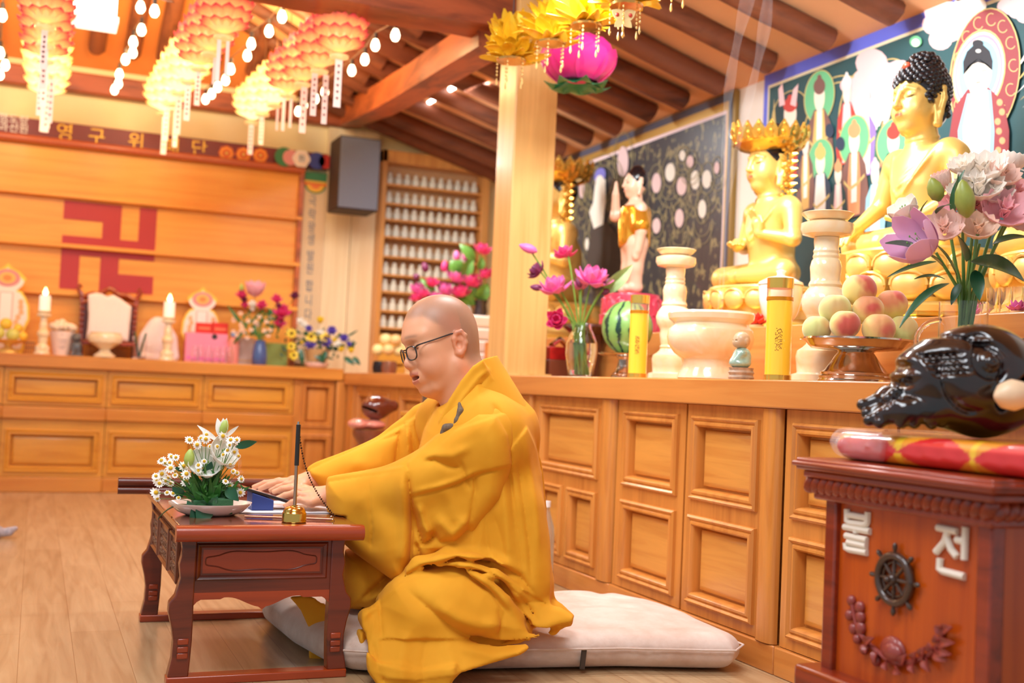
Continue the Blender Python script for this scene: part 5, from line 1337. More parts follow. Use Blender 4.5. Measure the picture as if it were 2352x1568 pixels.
# battery tubes of golden liquid
def gold_tube(px, y0, y1, rpx, X, lab):
    p = cl(px, X); k = mpp(p); H = (y1-y0)*k; r = rpx*k
    t = thing('votive_tube', lab, 'candle', p)
    B().lathe([(.001, 0), (r*1.03, 0), (r*1.03, H*.052), (.001, H*.053)], 28).obj('base', GOLD, t, ang=30)
    B().lathe([(.001, H*.055), (r*.96, H*.055), (r*.96, H*.78), (.001, H*.781)], 28).obj('filling', mat('amber_wax', (250, 196, 50), .25, coat=.6, em=(255, 190, 50), es=.25), t, ang=30)
    B().lathe([(r*.99, H*.782), (r*1.01, H*.782), (r*1.01, H*.815), (r*.99, H*.815)], 28, cap=False).obj('band', mat('amber_band', (220, 140, 20), .3, metal=.5), t, ang=30)
    B().lathe([(r*.985, H*.782), (r*.985, H*.9), (r*.93, H*.9), (r*.93, H*.79)], 28, cap=False).obj('clear_collar', mat('clear_plastic', (255, 240, 226), .05, trans=.9, ior=1.3), t, ang=30)
    B().lathe([(.001, H*.9), (r*1.0, H*.9), (r*1.0, H), (.001, H*1.001)], 28).obj('lid', GOLD, t, ang=30)
    b = B(); rn = random.Random(px)
    for i in range(9):
        z = H*(.30+.022*i*1.1); w = rn.uniform(.25, .5)
        for j in range(5):
            a = -PI/2-.75+.1+(-w/2+w*j/4); q = lambda aa, zz: np.array((math.cos(aa)*r*.975, math.sin(aa)*r*.975, zz))
            b.tube([q(a, z+rn.uniform(-.003, .003)), q(a+.06, z+rn.uniform(-.004, .004))], .0009, 4)
    b.obj('lettering', mat('brown_ink', (120, 70, 20), .5), t)
gold_tube(1463, 672, 862, 22, 1.82, 'yellow votive tube with gold lid in front of the watermelon')
gold_tube(1785, 633, 868, 30.5, 1.83, 'tall yellow votive tube with gold lid between small clay monk and peaches')
# little clay monk
p = cl(1702, 1.84); k = mpp(p); t = thing('clay_figurine', 'small celadon clay child monk figure sitting on a log', 'figurine', p)
b = SDF(); q = lambda x, y, z: np.array((x, y, z))*k
b.ell(q(0, 0, 52), q(22, 22, 24)*1, 6*k); b.ell(q(-6, -2, 38), q(25, 25, 12), 8*k); b.cone(q(-14, -8, 60), q(-20, 4, 44), 8*k, 7*k, 6*k); b.cone(q(-10, -18, 60), q(-22, -8, 44), 8*k, 7*k, 6*k)
put('robe', b.mesh('robe', .0016), mat('celadon', (150, 182, 168), .15, coat=.6, var=.15, vs=60), t)
b = SDF(); b.ell(q(-2, 0, 91), q(20, 20, 20), 4*k); b.ell(q(-14, 0, 84), q(9, 14, 10), 5*k); b.ell(q(-1, -19, 88), q(5, 4, 7), 3*k); b.ell(q(-1, 19, 88), q(5, 4, 7), 3*k)
for s_ in (-1, 1): b.ell(q(-21, 7*s_, 90), q(3, 4, 1.6), 1*k, -1); b.ell(q(-10+4*s_, 3*s_, 111), q(2, 2, 3), 1*k, -1)
put('head', b.mesh('head', .0014), mat('tan_clay', (196, 164, 128), .4, coat=.3), t)
b = B(); b.lathe([(r*k, z*k) for r, z in [(1, 0), (26, 0), (28, 6), (25, 11), (28, 17), (25, 22), (27, 28), (1, 30)]], 20, sx=1.1); b.obj('log', mat('grey_clay', (170, 146, 124), .6, var=.25, vs=60, bump=.4), t)
# watermelon on a silver stand
p = cl(1436, 1.97); k = mpp(p)
t = thing('fruit_stand', 'small silver footed dish under the watermelon', 'dish', p)
zt_ = 56*k
B().lathe([(r*k, z*k) for r, z in [(1, 0), (34, 0), (34, 4), (30, 8), (31, 11), (26, 14), (20, 30), (18, 44), (22, 50), (60, 52), (66, 57), (64, 58), (40, 55), (1, 54.5)]], 36).obj('dish', SILV, t, ang=40)
WM = NT('watermelon_rind'); tc = WM.coord((1, 1, .0)); wv = WM.n('ShaderNodeTexNoise', Scale=30.0, Detail=3.0); WM.l(WM.coord((1, 1, 1)), wv.inputs[0])
gx = WM.n('ShaderNodeTexCoord'); sp = WM.n('ShaderNodeSeparateXYZ'); WM.l(gx.outputs['Object'], sp.inputs[0])
at2 = WM.n('ShaderNodeMath', operation='ARCTAN2'); WM.l(sp.outputs[1], at2.inputs[0]); WM.l(sp.outputs[0], at2.inputs[1])
ma = WM.n('ShaderNodeMath', operation='MULTIPLY_ADD'); WM.l(wv.outputs[0], ma.inputs[0]); ma.inputs[1].default_value = .55; WM.l(at2.outputs[0], ma.inputs[2])
ms = WM.n('ShaderNodeMath', operation='MULTIPLY'); WM.l(ma.outputs[0], ms.inputs[0]); ms.inputs[1].default_value = 11
sn = WM.n('ShaderNodeMath', operation='SINE'); WM.l(ms.outputs[0], sn.inputs[0])
n2 = WM.n('ShaderNodeMath', operation='MULTIPLY_ADD'); WM.l(sn.outputs[0], n2.inputs[0]); n2.inputs[1].default_value = .5; n2.inputs[2].default_value = .5
WM.l(WM.ramp(n2.outputs[0], [(.0, rgb(132, 176, 92)), (.72, rgb(120, 166, 84)), (.86, rgb(34, 70, 52)), (1, rgb(26, 58, 46))]), WM.b.inputs['Base Color']); setp(WM.b, Roughness=.3, Coat_Weight=.3)
b = B(); R = 62*k; b.ball((0, 0, 0), (59*k, 59*k, R), 40, 28); o = b.obj('watermelon', WM.m, None, loc=p+np.array((0, 0, zt_+R*.985+.0008)))
tag(o, 'whole striped green watermelon on a small silver stand', 'watermelon')
# peaches on a silver stand
p = cl(1963, 1.93); k = mpp(p); PZ = 97*k
t = thing('fruit_stand', 'large silver footed platter carrying the pile of peaches', 'dish', p)
B().lathe([(r*k, z*k) for r, z in [(1, 0), (82, 0), (84, 4), (80, 9), (82, 14), (77, 18), (78, 23), (70, 28), (56, 46), (46, 62), (40, 70), (46, 73), (100, 78), (106, 84), (114, 94), (124, 99), (126, 97), (125, 101), (112, 97), (100, 90), (1, 88)]], 56).obj('platter', SILV, t, ang=40)
PEACH = {}
def peach(px, py, rp, back, lab, tint):
    D = float((p-EYE) @ cf)+back*k; py -= 2
    c = dep(px, py, D); r = rp*D/FPX
    s = SDF(); s.ell(np.zeros(3), (r, r, r*.97), .004); s.crease([(math.cos(a)*r*.98*-.55, math.cos(a)*r*-.83, math.sin(a)*r) for a in np.linspace(-1.2, 1.5, 9)], .0028, .0022); s.ell((0, 0, r*1.02), (r*.3, r*.3, r*.10), .01, -1)
    me = s.mesh('peach', .0035, smooth=1)
    rn = random.Random(px); d1 = _n([rn.uniform(-1, .3), rn.uniform(-1, -.2), rn.uniform(-.4, .8)]); d2 = _n([rn.uniform(-1, 1), -1, rn.uniform(-.5, 1)])
    def col(P):
        n_ = P/np.linalg.norm(P, axis=1)[:, None]; a = np.clip((n_ @ d1-.35)/.5+.15*np.sin(P[:, 0]*300+P[:, 2]*170)*.5, 0, 1)*tint; b2 = np.clip((n_ @ d2-.72)/.2, 0, 1)*.5*min(1, tint+.2)
        base = np.array([lin(238), lin(208), lin(122)]) if tint > .5 else np.array([lin(214), lin(216), lin(134)])
        red = np.array([lin(198), lin(48), lin(58)]); a = np.clip(a+b2, 0, 1)[:, None]*.9
        return base*(1-a)+red*a
    color_attr(me, col)
    if 'm' not in PEACH: PEACH['m'] = mat_attr('peach_skin', .7, sheen=.5, bump=.05, bs=900)
    o = put('peach', me, PEACH['m'], None, loc=c); tag(o, lab, 'peach', 'peaches piled on the platter')
z_b = 733
for a in [(1876, 757, 33, 0, 'pale peach at the left end of the bottom row of the pile', .3), (1941, 747, 35, -40, 'deep red cheeked peach low in the front of the pile', 1.), (2018, 757, 38, -40, 'yellow peach low in front, right of the deep red one', .55), (2074, 758, 34, 0, 'greenish peach at the right end of the bottom row', .2),
          (1918, 712, 37, 4, 'pale green-white peach in the middle row on the left', .25), (1994, 714, 36, -8, 'yellow and red peach in the middle of the pile', .7), (2048, 701, 36, 34, 'orange blushed peach behind on the right of the pile', .75), (1974, 668, 39, 22, 'reddest peach on top of the pile', 1.)]: peach(*a)
# glass mug with lilies
p = cl(2208, 1.92); k = mpp(p); r = 54*k; H = 190*k
t = thing('glass_mug', 'large clear glass mug of water holding the pink lilies', 'mug', p)
b = B(); b.lathe([(.001, 0), (r, 0), (r, H), (r*.955, H), (r*.955, .006), (.001, .006)], 40); b.obj('glass', GLS, t, ang=30)
b = B(); hx = lambda a, e: np.array((-r-abs(math.cos(a))*58*k*0, 0, 0)); hd_ = -MR
b.tube([hd_*(r*.97+max(0, math.sin(u))*56*k)+MZ*(H*.50+math.cos(u)*H*.27) for u in np.linspace(0, PI, 15)], 6*k, 10); b.obj('handle', GLS, t)
B().lathe([(.001, .0066), (r*.948, .0066), (r*.948, H*.60), (.001, H*.601)], 32).obj('water', mat('water', (250, 255, 250), .02, trans=1, ior=1.33), t, ang=30)
# lily bouquet
MP = p; lf_D = float((p-EYE) @ cf)
def lp_(px, py, o=0.0): return dep(px, py, lf_D-o)
t = thing('lily_bouquet', 'bouquet of pink and white double lilies with buds in the glass mug', 'flowers', p+np.array((0, 0, .009)))
st = B(); rn = random.Random(11)
for px, py in ((2265, 400), (2240, 470), (2190, 590), (2150, 580), (2250, 560), (2310, 520), (2170, 460), (2210, 480), (2310, 420), (2340, 430)):
    a = p+np.array((rn.uniform(-.02, .02), rn.uniform(-.02, .02), .012)); m_ = lp_(2215+(px-2215)*.25, 660, rn.uniform(-.01, .02)); st.tube([a, m_, (m_+lp_(px, py))/2+MR*.0, lp_(px, py)], [.0042, .0042, .0036, .003], 8)
st.obj('stems', STEM, t, world=True)
PK = [mat('petal_blush', (250, 206, 190), .5, sss=.15), mat('petal_rose', (246, 178, 184), .5, sss=.15), mat('petal_ivory', (252, 240, 226), .5, sss=.15), mat('petal_orchid', (240, 176, 214), .5, sss=.15), mat('petal_peach', (248, 208, 182), .5, sss=.15)]
def dbl(px, py, R, ax, m, o=0.0, op=.9):
    c = lp_(px, py, o); L = R*lf_D/FPX
    ob = lily(t, c-_n(ax)*L*.45, ax, L, L*.50, 14, op, m, 'lily', .45, True, False)
    b = B(); u, v, d = frame(ax)
    for k_ in range(8):
        a = 2*PI*k_/8+.5; dr = u*math.cos(a)+v*math.sin(a); q = c-d*L*.4; b.blade(q, q+d*L*.75+dr*L*(.2+.14*(k_ % 2)), L*.34, -dr+d*.3, .1, 6, .4)
    b.obj('inner_petals', m, ob, world=True)
VL = _n(-np.array((p[0], p[1], 0)))
up = MZ
dbl(2258, 385, 72, _n(VL+up*1.2-MR*.3), PK[2], .05); dbl(2330, 370, 55, _n(VL*.3+up+MR*.3), PK[2], .0, .6); dbl(2250, 425, 70, _n(VL+up*.9+MR*.1), PK[2], .08)
dbl(2212, 380, 50, _n(VL*.6+up-MR*.5), PK[2], .03, .7); dbl(2300, 400, 56, _n(VL+up*.9+MR*.3), PK[0], .06); dbl(2290, 440, 50, _n(VL+up*.8), PK[2], .07); dbl(2345, 500, 50, _n(VL+up*.4+MR*.4), PK[0], .04); dbl(2205, 440, 46, _n(VL*.8+up-MR*.2), PK[2], .05, .7); dbl(2330, 440, 60, _n(VL+up*.6+MR*.5), PK[1], .02); dbl(2310, 480, 72, _n(VL*1.2+up*.7+MR*.3), PK[1], .10); dbl(2248, 520, 55, _n(VL*1.1+up*.9+MR*.1), PK[4], .12); dbl(2168, 520, 58, _n(VL*1.2+up*.8-MR*.1), PK[0], .11); dbl(2165, 415, 48, _n(up+VL*.2-MR*.4), PK[0], .02, .45)
dbl(2195, 470, 50, _n(VL+up*.6-MR*.3), PK[1], .03); dbl(2240, 470, 45, _n(VL+up*.4), PK[1], .04)
lily(t, lp_(2140, 580, .10), _n(-MR*.9+up*.5+VL*.5), 115*lf_D/FPX, .062, 6, .55, PK[3]); lily(t, lp_(2090, 500, .04), _n(-MR*.7+up*.9+VL*.3), 55*lf_D/FPX, .05, 6, .7, PK[2])
BG2 = mat('bud_olive', (150, 160, 70), .4, var=.12, vs=30)
bud(t, lp_(2158, 462, .10), lp_(2138, 408, .11), .018, BG2); bud(t, lp_(2222, 500, .13), lp_(2210, 412, .14), .022, BG2)
lf = B()
for a, c_, w, cv, o in (((2165, 610), (2034, 558), .060, .18, .12), ((2230, 600), (2352, 645), .070, .25, .10), ((2180, 650), (2066, 752), .022, .25, .14), ((2200, 640), (2150, 560), .03, .1, .06), ((2150, 600), (2038, 636), .018, .1, .05), ((2280, 560), (2365, 545), .030, .2, .05), ((2220, 600), (2200, 540), .04, .1, .08), ((2190, 500), (2215, 390), .022, .2, .10), ((2215, 500), (2202, 400), .018, -.2, .12), ((2290, 470), (2330, 430), .02, .1, .05), ((2150, 490), (2185, 470), .02, .2, .14), ((2110, 500), (2130, 460), .014, .1, .08), ((2170, 640), (2100, 640), .016, .2, .04), ((2240, 620), (2250, 690), .03, .1, .10), ((2205, 650), (2185, 700), .02, .1, .02)):
    lf.blade(lp_(*a, o*.6), lp_(*c_, o), w, _n(VL*.6+up), cv, 10, .18)
lf.obj('leaves', LEAFD, t, world=True)
# glass vase with pink water lotuses
p = cl(1333, 1.86); k = mpp(p); H = 122*k
t = thing('glass_vase', 'clear rounded glass vase full of green stems beside the pillar', 'vase', p)
pr = [(26, 0), (29, 3), (33, 30), (37, 55), (36, 78), (28, 98), (21, 112), (20, 122)]
b = B(); b.lathe([(.001, 0)]+[(r_*k, z*k) for r_, z in pr]+[((r_-2.2)*k, z*k) for r_, z in pr[::-1][:-1]]+[(24*k, 6*k), (.001, 6*k)], 36); b.obj('glass', GLS, t, ang=40)
B().lathe([(.001, 6.4*k), (24*k, 6.4*k)]+[((r_-2.6)*k, z*k) for r_, z in pr[2:5]]+[(.001, 79*k)], 28).obj('water', bpy.data.materials['water'], t, ang=40)
LD = float((p-EYE) @ cf)
def vp(px, py, o=0.0): return dep(px, py, LD-o)
t = thing('lotus_bouquet', 'pink water lotuses, buds and a curled leaf in the glass vase', 'flowers', p+np.array((0, 0, 6.5*k)))
LOT = mat('lotus_pink', (232, 112, 176), .45, sss=.15); LOTD = mat('lotus_dark', (120, 44, 84), .5); LOTM = mat('lotus_magenta', (226, 66, 130), .45, sss=.1)
st = B(); rn = random.Random(4)
heads = [(1215, 570), (1303, 575), (1232, 612), (1275, 650), (1360, 640), (1255, 660), (1275, 725), (1330, 650), (1398, 645), (1385, 665), (1335, 645)]
for px, py in heads:
    a = p+np.array((rn.uniform(-.025, .025), rn.uniform(-.025, .025), .014)); m_ = vp(1333+(px-1333)*.15, 745, rn.uniform(-.01, .01)); e = vp(px, py, rn.uniform(-.02, .03))
    st.tube([a, m_, m_+(e-m_)*.35+MZ*.012, m_+(e-m_)*.7+MZ*.012, e], .0036, 8)
st.obj('stems', mat('stem_lotus', (124, 160, 66), .4), t, world=True)
def lotus(par, c, R, ax, m, op=.5, n=10, name='lotus'):
    u, v, d = frame(ax); b = B(); c = np.array(c, float)
    for ring, (o_, L_) in enumerate(((op*1.5, 1.), (op, .95), (op*.5, .85))):
        for k_ in range(n//2):
            a = 2*PI*(k_+ring*.5)/(n//2); dr = u*math.cos(a)+v*math.sin(a); b.blade(c, c+d*R*L_*math.cos(o_)*1.2+dr*R*L_*math.sin(o_)*1.2, R*.72, -dr*math.cos(o_)+d*math.sin(o_), -.35, 7, .45, lambda t_: math.sin(PI*min(.98, .12+.86*t_**.9))**.7)
    return b.obj(name, m, par, world=True)
lotus(t, vp(1275, 672, .02), 40*k, _n(MZ+VD*.3-MR*.3), LOT, .75); lotus(t, vp(1358, 652, .03), 44*k, _n(MZ+VD*.4+MR*.1), LOT, .8); lotus(t, vp(1298, 590, .0), 28*k, _n(MZ*.9-MR*.2), LOTM, .8); lotus(t, vp(1280, 738, .04), 30*k, _n(VD+MZ*.2-MR*.4), LOTM, .55); lotus(t, vp(1240, 628, .0), 26*k, _n(MZ*.6-MR*.8), LOTD, .7); lotus(t, vp(1330, 665, -.01), 24*k, _n(MZ), LOT, .6)
for a, c_, r_, m_ in (((1234, 578), (1192, 562), 11, LOT), ((1245, 662), (1217, 658), 8, LOTD), ((1335, 660), (1325, 636), 9, LOTD), ((1385, 650), (1412, 642), 8, LOTD), ((1380, 672), (1402, 668), 8, LOTD)): bud(t, vp(*a, .01), vp(*c_, .01), r_*k, m_)
b = B(); b.blade(vp(1385, 672), vp(1453, 608), .055, VD, .25, 9, .5); b.obj('leaf', mat('leaf_lotus', (150, 172, 110), .5, var=.2, vs=30), t, world=True)
# lidded white cup, lamps and small things on the step
ZS = .9366
p = cl(1790, 2.22, ZS); k = mpp(p)
t = thing('white_cup', 'white lidded porcelain cup on the step behind the tall votive tube', 'cup', p)
B().lathe([(r_*k, z*k) for r_, z in [(1, 0), (28, 0), (30, 4), (26, 10), (40, 30), (48, 60), (50, 92), (48, 96), (1, 96)]], 32).obj('cup', mat('porcelain', (250, 240, 222), .12, coat=.6), t, ang=40)
B().lathe([(r_*k, z*k) for r_, z in [(1, 97), (52, 97), (50, 103), (30, 114), (10, 118), (9, 124), (12, 130), (1, 134)]], 32).obj('lid', bpy.data.materials['porcelain'], t, ang=40)
def lotus_lamp(px, X, r, m, lab, z=ZS):
    p = cl(px, X, z); R = r*mpp(p); t = thing('lotus_candle', lab, 'candle', p)
    B().lathe([(.001, 0), (R*.5, 0), (R*.55, R*.2), (.001, R*.22)], 16).obj('base', mat('lamp_base', (236, 200, 150), .4), t)
    b = B()
    for ring in range(2):
        for k_ in range(8):
            a = 2*PI*(k_+ring*.5)/8; dr = np.array((math.cos(a), math.sin(a), 0)); o_ = 1.1-.5*ring; b.blade(MZ*R*.2, MZ*(R*.2+R*math.cos(o_))+dr*R*math.sin(o_), R*.6, -dr*math.cos(o_)+MZ*math.sin(o_), -.3, 5, .4)
    b.obj('petals', m, t)
lotus_lamp(1592, 2.25, 28, LOT, 'small pink lotus candle left of the big marble bowl'); lotus_lamp(1736, 2.2, 34, mat('lotus_red', (226, 66, 50), .4, sss=.1), 'red lotus candle right of the big marble bowl')
lotus_lamp(2240, 2.25, 34, LOT, 'pink lotus candle behind the glass mug'); lotus_lamp(2338, 2.2, 30, LOT, 'pink lotus candle at the right edge above the glass cups')
for i, px in enumerate((2278, 2306, 2334, 2362)):
    p = cl(px, 2.2, ZS); k = mpp(p); b = B(); r_ = 13.5*k; H = 62*k; b.lathe([(.001, 0), (r_*.8, 0), (r_, H), (r_*.92, H), (r_*.74, .004), (.001, .004)], 20)
    o = b.obj('glass_cup', GLS, None, loc=p, ang=40); tag(o, 'small clear glass cup on the step, %s counting from the lily mug' % ORD[i], 'cup', 'glass cups on the step')
p = cl(2385, 1.99); k = mpp(p)
t = thing('lacquer_tray', 'black lacquered box on the counter behind the wooden fish', 'box', p)
B().box((1.9, p[1]-.10, CT+.0006), (2.12, p[1]+.075, CT+.085)).obj('box', mat('black_lacquer', (28, 14, 14), .2, coat=.6), t, bev=.004, world=True)
B().box((1.89, p[1]-.11, CT+.085), (2.13, p[1]+.085, CT+.100)).obj('lid', bpy.data.materials['black_lacquer'], t, bev=.004, world=True)
# framed tablet beside the central pedestal
p = cl(1922, 2.24, ZS); t = thing('tablet', 'dark red tablet in a gold frame leaning beside the great lotus seat', 'tablet', p)
B().box((2.215, p[1]-.03, ZS+.001), (2.245, p[1]+.05, ZS+.215)).obj('frame', GOLDM, t, bev=.004, world=True)
B().box((2.211, p[1]-.02, ZS+.012), (2.215, p[1]+.04, ZS+.205)).obj('panel', mat('tablet_red', (110, 22, 30), .5), t, world=True)
# things in the dim corner beside the pillar
p = cl(1272, 2.02); k = mpp(p); t = thing('gift_box', 'red and brown wrapped box beside the pillar behind the glass vase', 'box', p)
B().box((1.97, p[1]-.06, CT+.0006), (2.12, p[1]+.09, CT+.075)).obj('box', mat('gift_brown', (140, 70, 40), .5), t, bev=.003, world=True)
B().box((1.972, p[1]-.058, CT+.0756), (2.118, p[1]+.088, CT+.13)).obj('wrap', mat('gift_red', (190, 36, 30), .3, var=.3, vs=30), t, bev=.003, world=True)
B().tube([(1.98, p[1]-.05, CT+.135), (2.04, p[1], CT+.165), (2.1, p[1]+.06, CT+.14)], .012, 8).obj('foil', SILV, t, world=True)
p = cl(1345, 2.08); t = thing('dark_bowl', 'dark wooden bowl behind the pink lotuses', 'bowl', p); k = mpp(p)
B().lathe([(r_*k, z*k) for r_, z in [(1, 0), (30, 0), (34, 60), (36, 100), (60, 118), (58, 124), (30, 110), (1, 104)]], 24).obj('bowl', mat('dark_wood_bowl', (76, 34, 24), .25, coat=.5), t, ang=40)
# ================================================================ golden statues (x forward, y its left, z up; they face the hall)
def gold_col(P, lips=None, eyes=None, hairfn=None):
    c = np.tile([lin(238), lin(190), lin(84)], (len(P), 1)); return c
GSK = mat_attr('gilded', .38, metal=.35)
HAIRB = mat('black_hair_lacquer', (20, 18, 24), .22, coat=.5)
def head_sdf(b, c, s):
    """serene face, head height s; c = middle of the head"""
    h = lambda x, y, z: np.array(c)+np.array((x, y, z))*s
    b.ell(h(.0, 0, .05), (.36*s, .31*s, .42*s), .03*s); b.ell(h(.06, 0, -.16), (.29*s, .27*s, .32*s), .08*s)
    b.ell(h(.20, 0, -.38), (.10*s, .11*s, .08*s), .10*s)
    for q in (-1, 1):
        b.ell(h(.18, q*.15, -.15), (.13*s, .12*s, .14*s), .08*s)
        b.chain([h(.345, q*.03, .10), h(.33, q*.11, .135), h(.25, q*.22, .10)], [.016*s]*3, .04*s)
        b.ell(h(.345, q*.125, .03), (.06*s, .085*s, .05*s), .05*s, -1); b.ell(h(.262, q*.13, .03), (.065*s, .085*s, .055*s), .02*s)
        b.crease([h(.335, q*.06, .005), h(.33, q*.13, -.006), h(.27, q*.215, .015)], .012*s, .014*s)
        # long ears
        b.chain([h(-.02, q*.31, .16), h(-.10, q*.35, .14), h(-.11, q*.36, .0), h(-.06, q*.345, -.2), h(-.04, q*.33, -.36), h(.0, q*.32, -.36), h(-.0, q*.31, -.1)], [r*s for r in (.03, .035, .035, .04, .045, .03, .02)], .03*s)
        b.ell(h(-.05, q*.31, .0), (.06*s, .03*s, .14*s), .03*s)
    b.cone(h(.345, 0, .10), h(.405, 0, -.10), .028*s, .042*s, .05*s); b.ell(h(.405, 0, -.105), .045*s, .03*s)
    for q in (-1, 1): b.ell(h(.37, q*.045, -.115), .030*s, .025*s)
    b.ell(h(.31, 0, -.235), (.07*s, .09*s, .05*s), .05*s)
    b.cone(h(.355, -.045, -.205), h(.355, .045, -.205), .016*s, .016*s, .015*s); b.cone(h(.345, -.03, -.245), h(.345, .03, -.245), .020*s, .020*s, .015*s)
    b.crease([h(.37, -.075, -.222), h(.385, 0, -.228), h(.37, .075, -.222)], .007*s, .010*s)
    return h
def tint(me, c, s, browcol=(60, 40, 20)):
    def f(P):
        q = (P-np.array(c))/s; x, y, z = q.T; ay = np.abs(y); col = np.tile([lin(240), lin(200), lin(110)], (len(P), 1))
        def mx(m, k):
            nonlocal col
            m = np.clip(m, 0, 1)[:, None]; col = col*(1-m)+np.array([lin(v) for v in k])*m
        mx(np.exp(-((z+.222)/.032)**2)*np.clip((.085-ay)/.02, 0, 1)*(x > .25), (206, 60, 40))
        mx(np.exp(-((z-.002-.3*np.maximum(ay-.15, 0))/.012)**2)*np.clip((ay-.05)/.02, 0, 1)*np.clip((.22-ay)/.02, 0, 1)*(x > .2)*.9, (50, 34, 30))
        mx(np.exp(-((z-.165+1.2*np.maximum(ay-.13, 0)**1.0*.5)/.010)**2)*np.clip((ay-.03)/.02, 0, 1)*np.clip((.25-ay)/.03, 0, 1)*(x > .2)*.6, (96, 84, 60))
        return col
    color_attr(me, f)
def lotus_seat(t, r, h, z0=0.0, sy=1.0, m=None, rows=2, n=14, foot=True, sx=1.0):
    """double lotus throne: drum plus rows of petals"""
    m = m or GOLDM
    B().lathe([(.001, z0), (r*.86, z0), (r*.9, z0+h*.08), (r*.80, z0+h*.2), (r*.78, z0+h*.5), (r*.9, z0+h*.95), (r*.88, z0+h), (.001, z0+h)], 40, sy=sy, sx=sx).obj('seat_drum', m, t, ang=40)
    b = B()
    for row in range(rows):
        for k in range(n):
            a = 2*PI*(k+row*.5)/n; dr = np.array((math.cos(a)*sx, math.sin(a)*sy, 0)); zc = z0+h*(.66-.36*row)
            rr = r*(.90+.03*row); w = 2*PI*r/n*.56; u = np.array((-math.sin(a), math.cos(a), 0))
            Rm = np.stack([_n(dr), u, np.array((0, 0, 1.))], 1)
            b.ball(dr*rr*1.0+MZ*zc, (r*.10, w*.92, h*.27), 14, 10, R=Rm)
            b.tube([dr*(rr+r*.085)+u*w*.86*math.cos(g)+MZ*(zc+h*.22*math.sin(g))-dr*r*.05*abs(math.cos(g)) for g in np.linspace(-.1, PI+.1, 9)], r*.022, 6)
    b.obj('lotus_petals', m, t)
    if foot:
        B().lathe([(.001, z0-.03), (r*1.02, z0-.03), (r*1.04, z0-.012), (r*.95, z0), (.001, z0)], 40, sy=sy, sx=sx).obj('foot', m, t, ang=40)
def seated(t, S, crown=False, hands='lap', z0=0):
    """cross-legged figure, about 4.1 head heights S tall, seat at z0"""
    v = lambda x, y, z: np.array((x*S, y*S, z0+z*S))
    b = SDF()
    # crossed legs
    for q in (-1, 1):
        b.cone(v(-.15, q*.45, .30), v(.35, q*1.18, .26), .36*S, .27*S, .12*S)
        b.cone(v(.35, q*1.16, .24), v(.72, q*.15, .22), .26*S, .17*S, .10*S)
    b.ell(v(.15, 0, .24), (.62*S, 1.0*S, .24*S), .1*S); b.ell(v(-.25, 0, .35), (.5*S, .72*S, .40*S), .12*S)
    b.cone(v(-.18, 0, .45), v(-.12, 0, 1.25), .50*S, .56*S, .15*S); b.ell(v(-.08, 0, 1.62), (.42*S, .66*S, .42*S), .15*S)
    for q in (-1, 1): b.ell(v(-.12, q*.62, 1.78), .29*S, .16*S)
    b.cone(v(-.10, 0, 1.85), v(-.03, 0, 2.40), .30*S, .27*S, .12*S)
    for z in (2.04, 2.14): b.torus(v(-.07, 0, z), (.2, 0, 1), .275*S, .028*S, .03*S)
    if hands == 'lap':
        arms = [(1, [v(-.14, .78, 1.72), v(-.05, .98, 1.02), v(.48, .55, .62)]), (-1, [v(-.14, -.78, 1.72), v(-.05, -1.0, 1.05), v(.55, -.95, .58)])]
    else:
        arms = [(1, [v(-.14, .76, 1.72), v(-.05, .95, 1.05), v(.50, .42, 1.18)]), (-1, [v(-.14, -.76, 1.72), v(-.05, -.95, 1.05), v(.45, -.5, .95)])]
    for q, a in arms:
        b.cone(a[0], a[1], .23*S, .18*S, .08*S); b.cone(a[1], a[2], .17*S, .11*S, .06*S)
        w = a[2]
        if hands == 'lap':
            d = np.array((.35, -q*.75, -.12)) if q > 0 else np.array((.6, .1, -.35))
        else: d = np.array((.12, -q*.12, .9)) if q > 0 else np.array((.3, .5, .1))
        d = _n(d); u = np.cross(d, (0, 0, 1)) if abs(d[2]) < .8 else np.array((0., 1, 0)); u = _n(u)
        b.cone(w, w+d*.22*S, .11*S, .14*S, .05*S)
        for k in range(4):
            o = w+d*.24*S+u*(.075*(k-1.5))*S; L = (.26, .31, .33, .27)[k]*S; n_ = np.cross(u, d)*q
            b.chain([o, o+d*L*.5+n_*.03*S, o+d*L+n_*(.10)*S], [.048*S, .042*S, .034*S], .012*S)
        b.chain([w+d*.08*S+u*.12*S, w+d*.22*S+u*.20*S, w+d*.36*S+u*.17*S], [.055*S, .047*S, .036*S], .02*S)
    # robe folds
    for k in range(9):
        y0 = .62-.16*k
        b.crease([v(.34, .30-.03*k, 1.72-.10*k), v(.52, -.05-.02*k, 1.45-.10*k), v(.50, -.42, 1.30-.10*k), v(.28, -.74, 1.26-.09*k)], .035*S, .030*S*(1 if k % 2 == 0 else -.6))
    b.crease([v(.10, .62, 1.95), v(.42, .30, 1.35), v(.50, .02, .95), v(.42, -.35, .85)], .05*S, -.05*S); b.crease([v(.12, -.5, 2.0), v(.36, -.30, 1.45), v(.45, -.05, 1.0)], .045*S, -.045*S)
    for q in (-1, 1):
        for k in range(5):
            b.crease([v(.45+.05*k, q*(.1+.06*k), .48-.05*k), v(.72-.03*k, q*.55, .36-.04*k), v(.50, q*(1.02-.02*k), .38-.05*k)], .035*S, .028*S)
        for k in range(4): b.crease([v(.25, q*(.80-.03*k), 1.6-.14*k), v(.12, q*1.02, 1.45-.16*k), v(-.15, q*1.16, 1.42-.16*k)], .03*S, .02*S)
    for k in range(7):
        x = .3+.06*k; b.crease([v(.62-.03*k, -.35+.12*k, .10), v(.86, -.3+.11*k, .0), v(1.0, -.28+.10*k, -.05)], .03*S, .02*S)
    c = v(.02, 0, 2.80); HS = 1.30*S; head_sdf(b, c, HS)
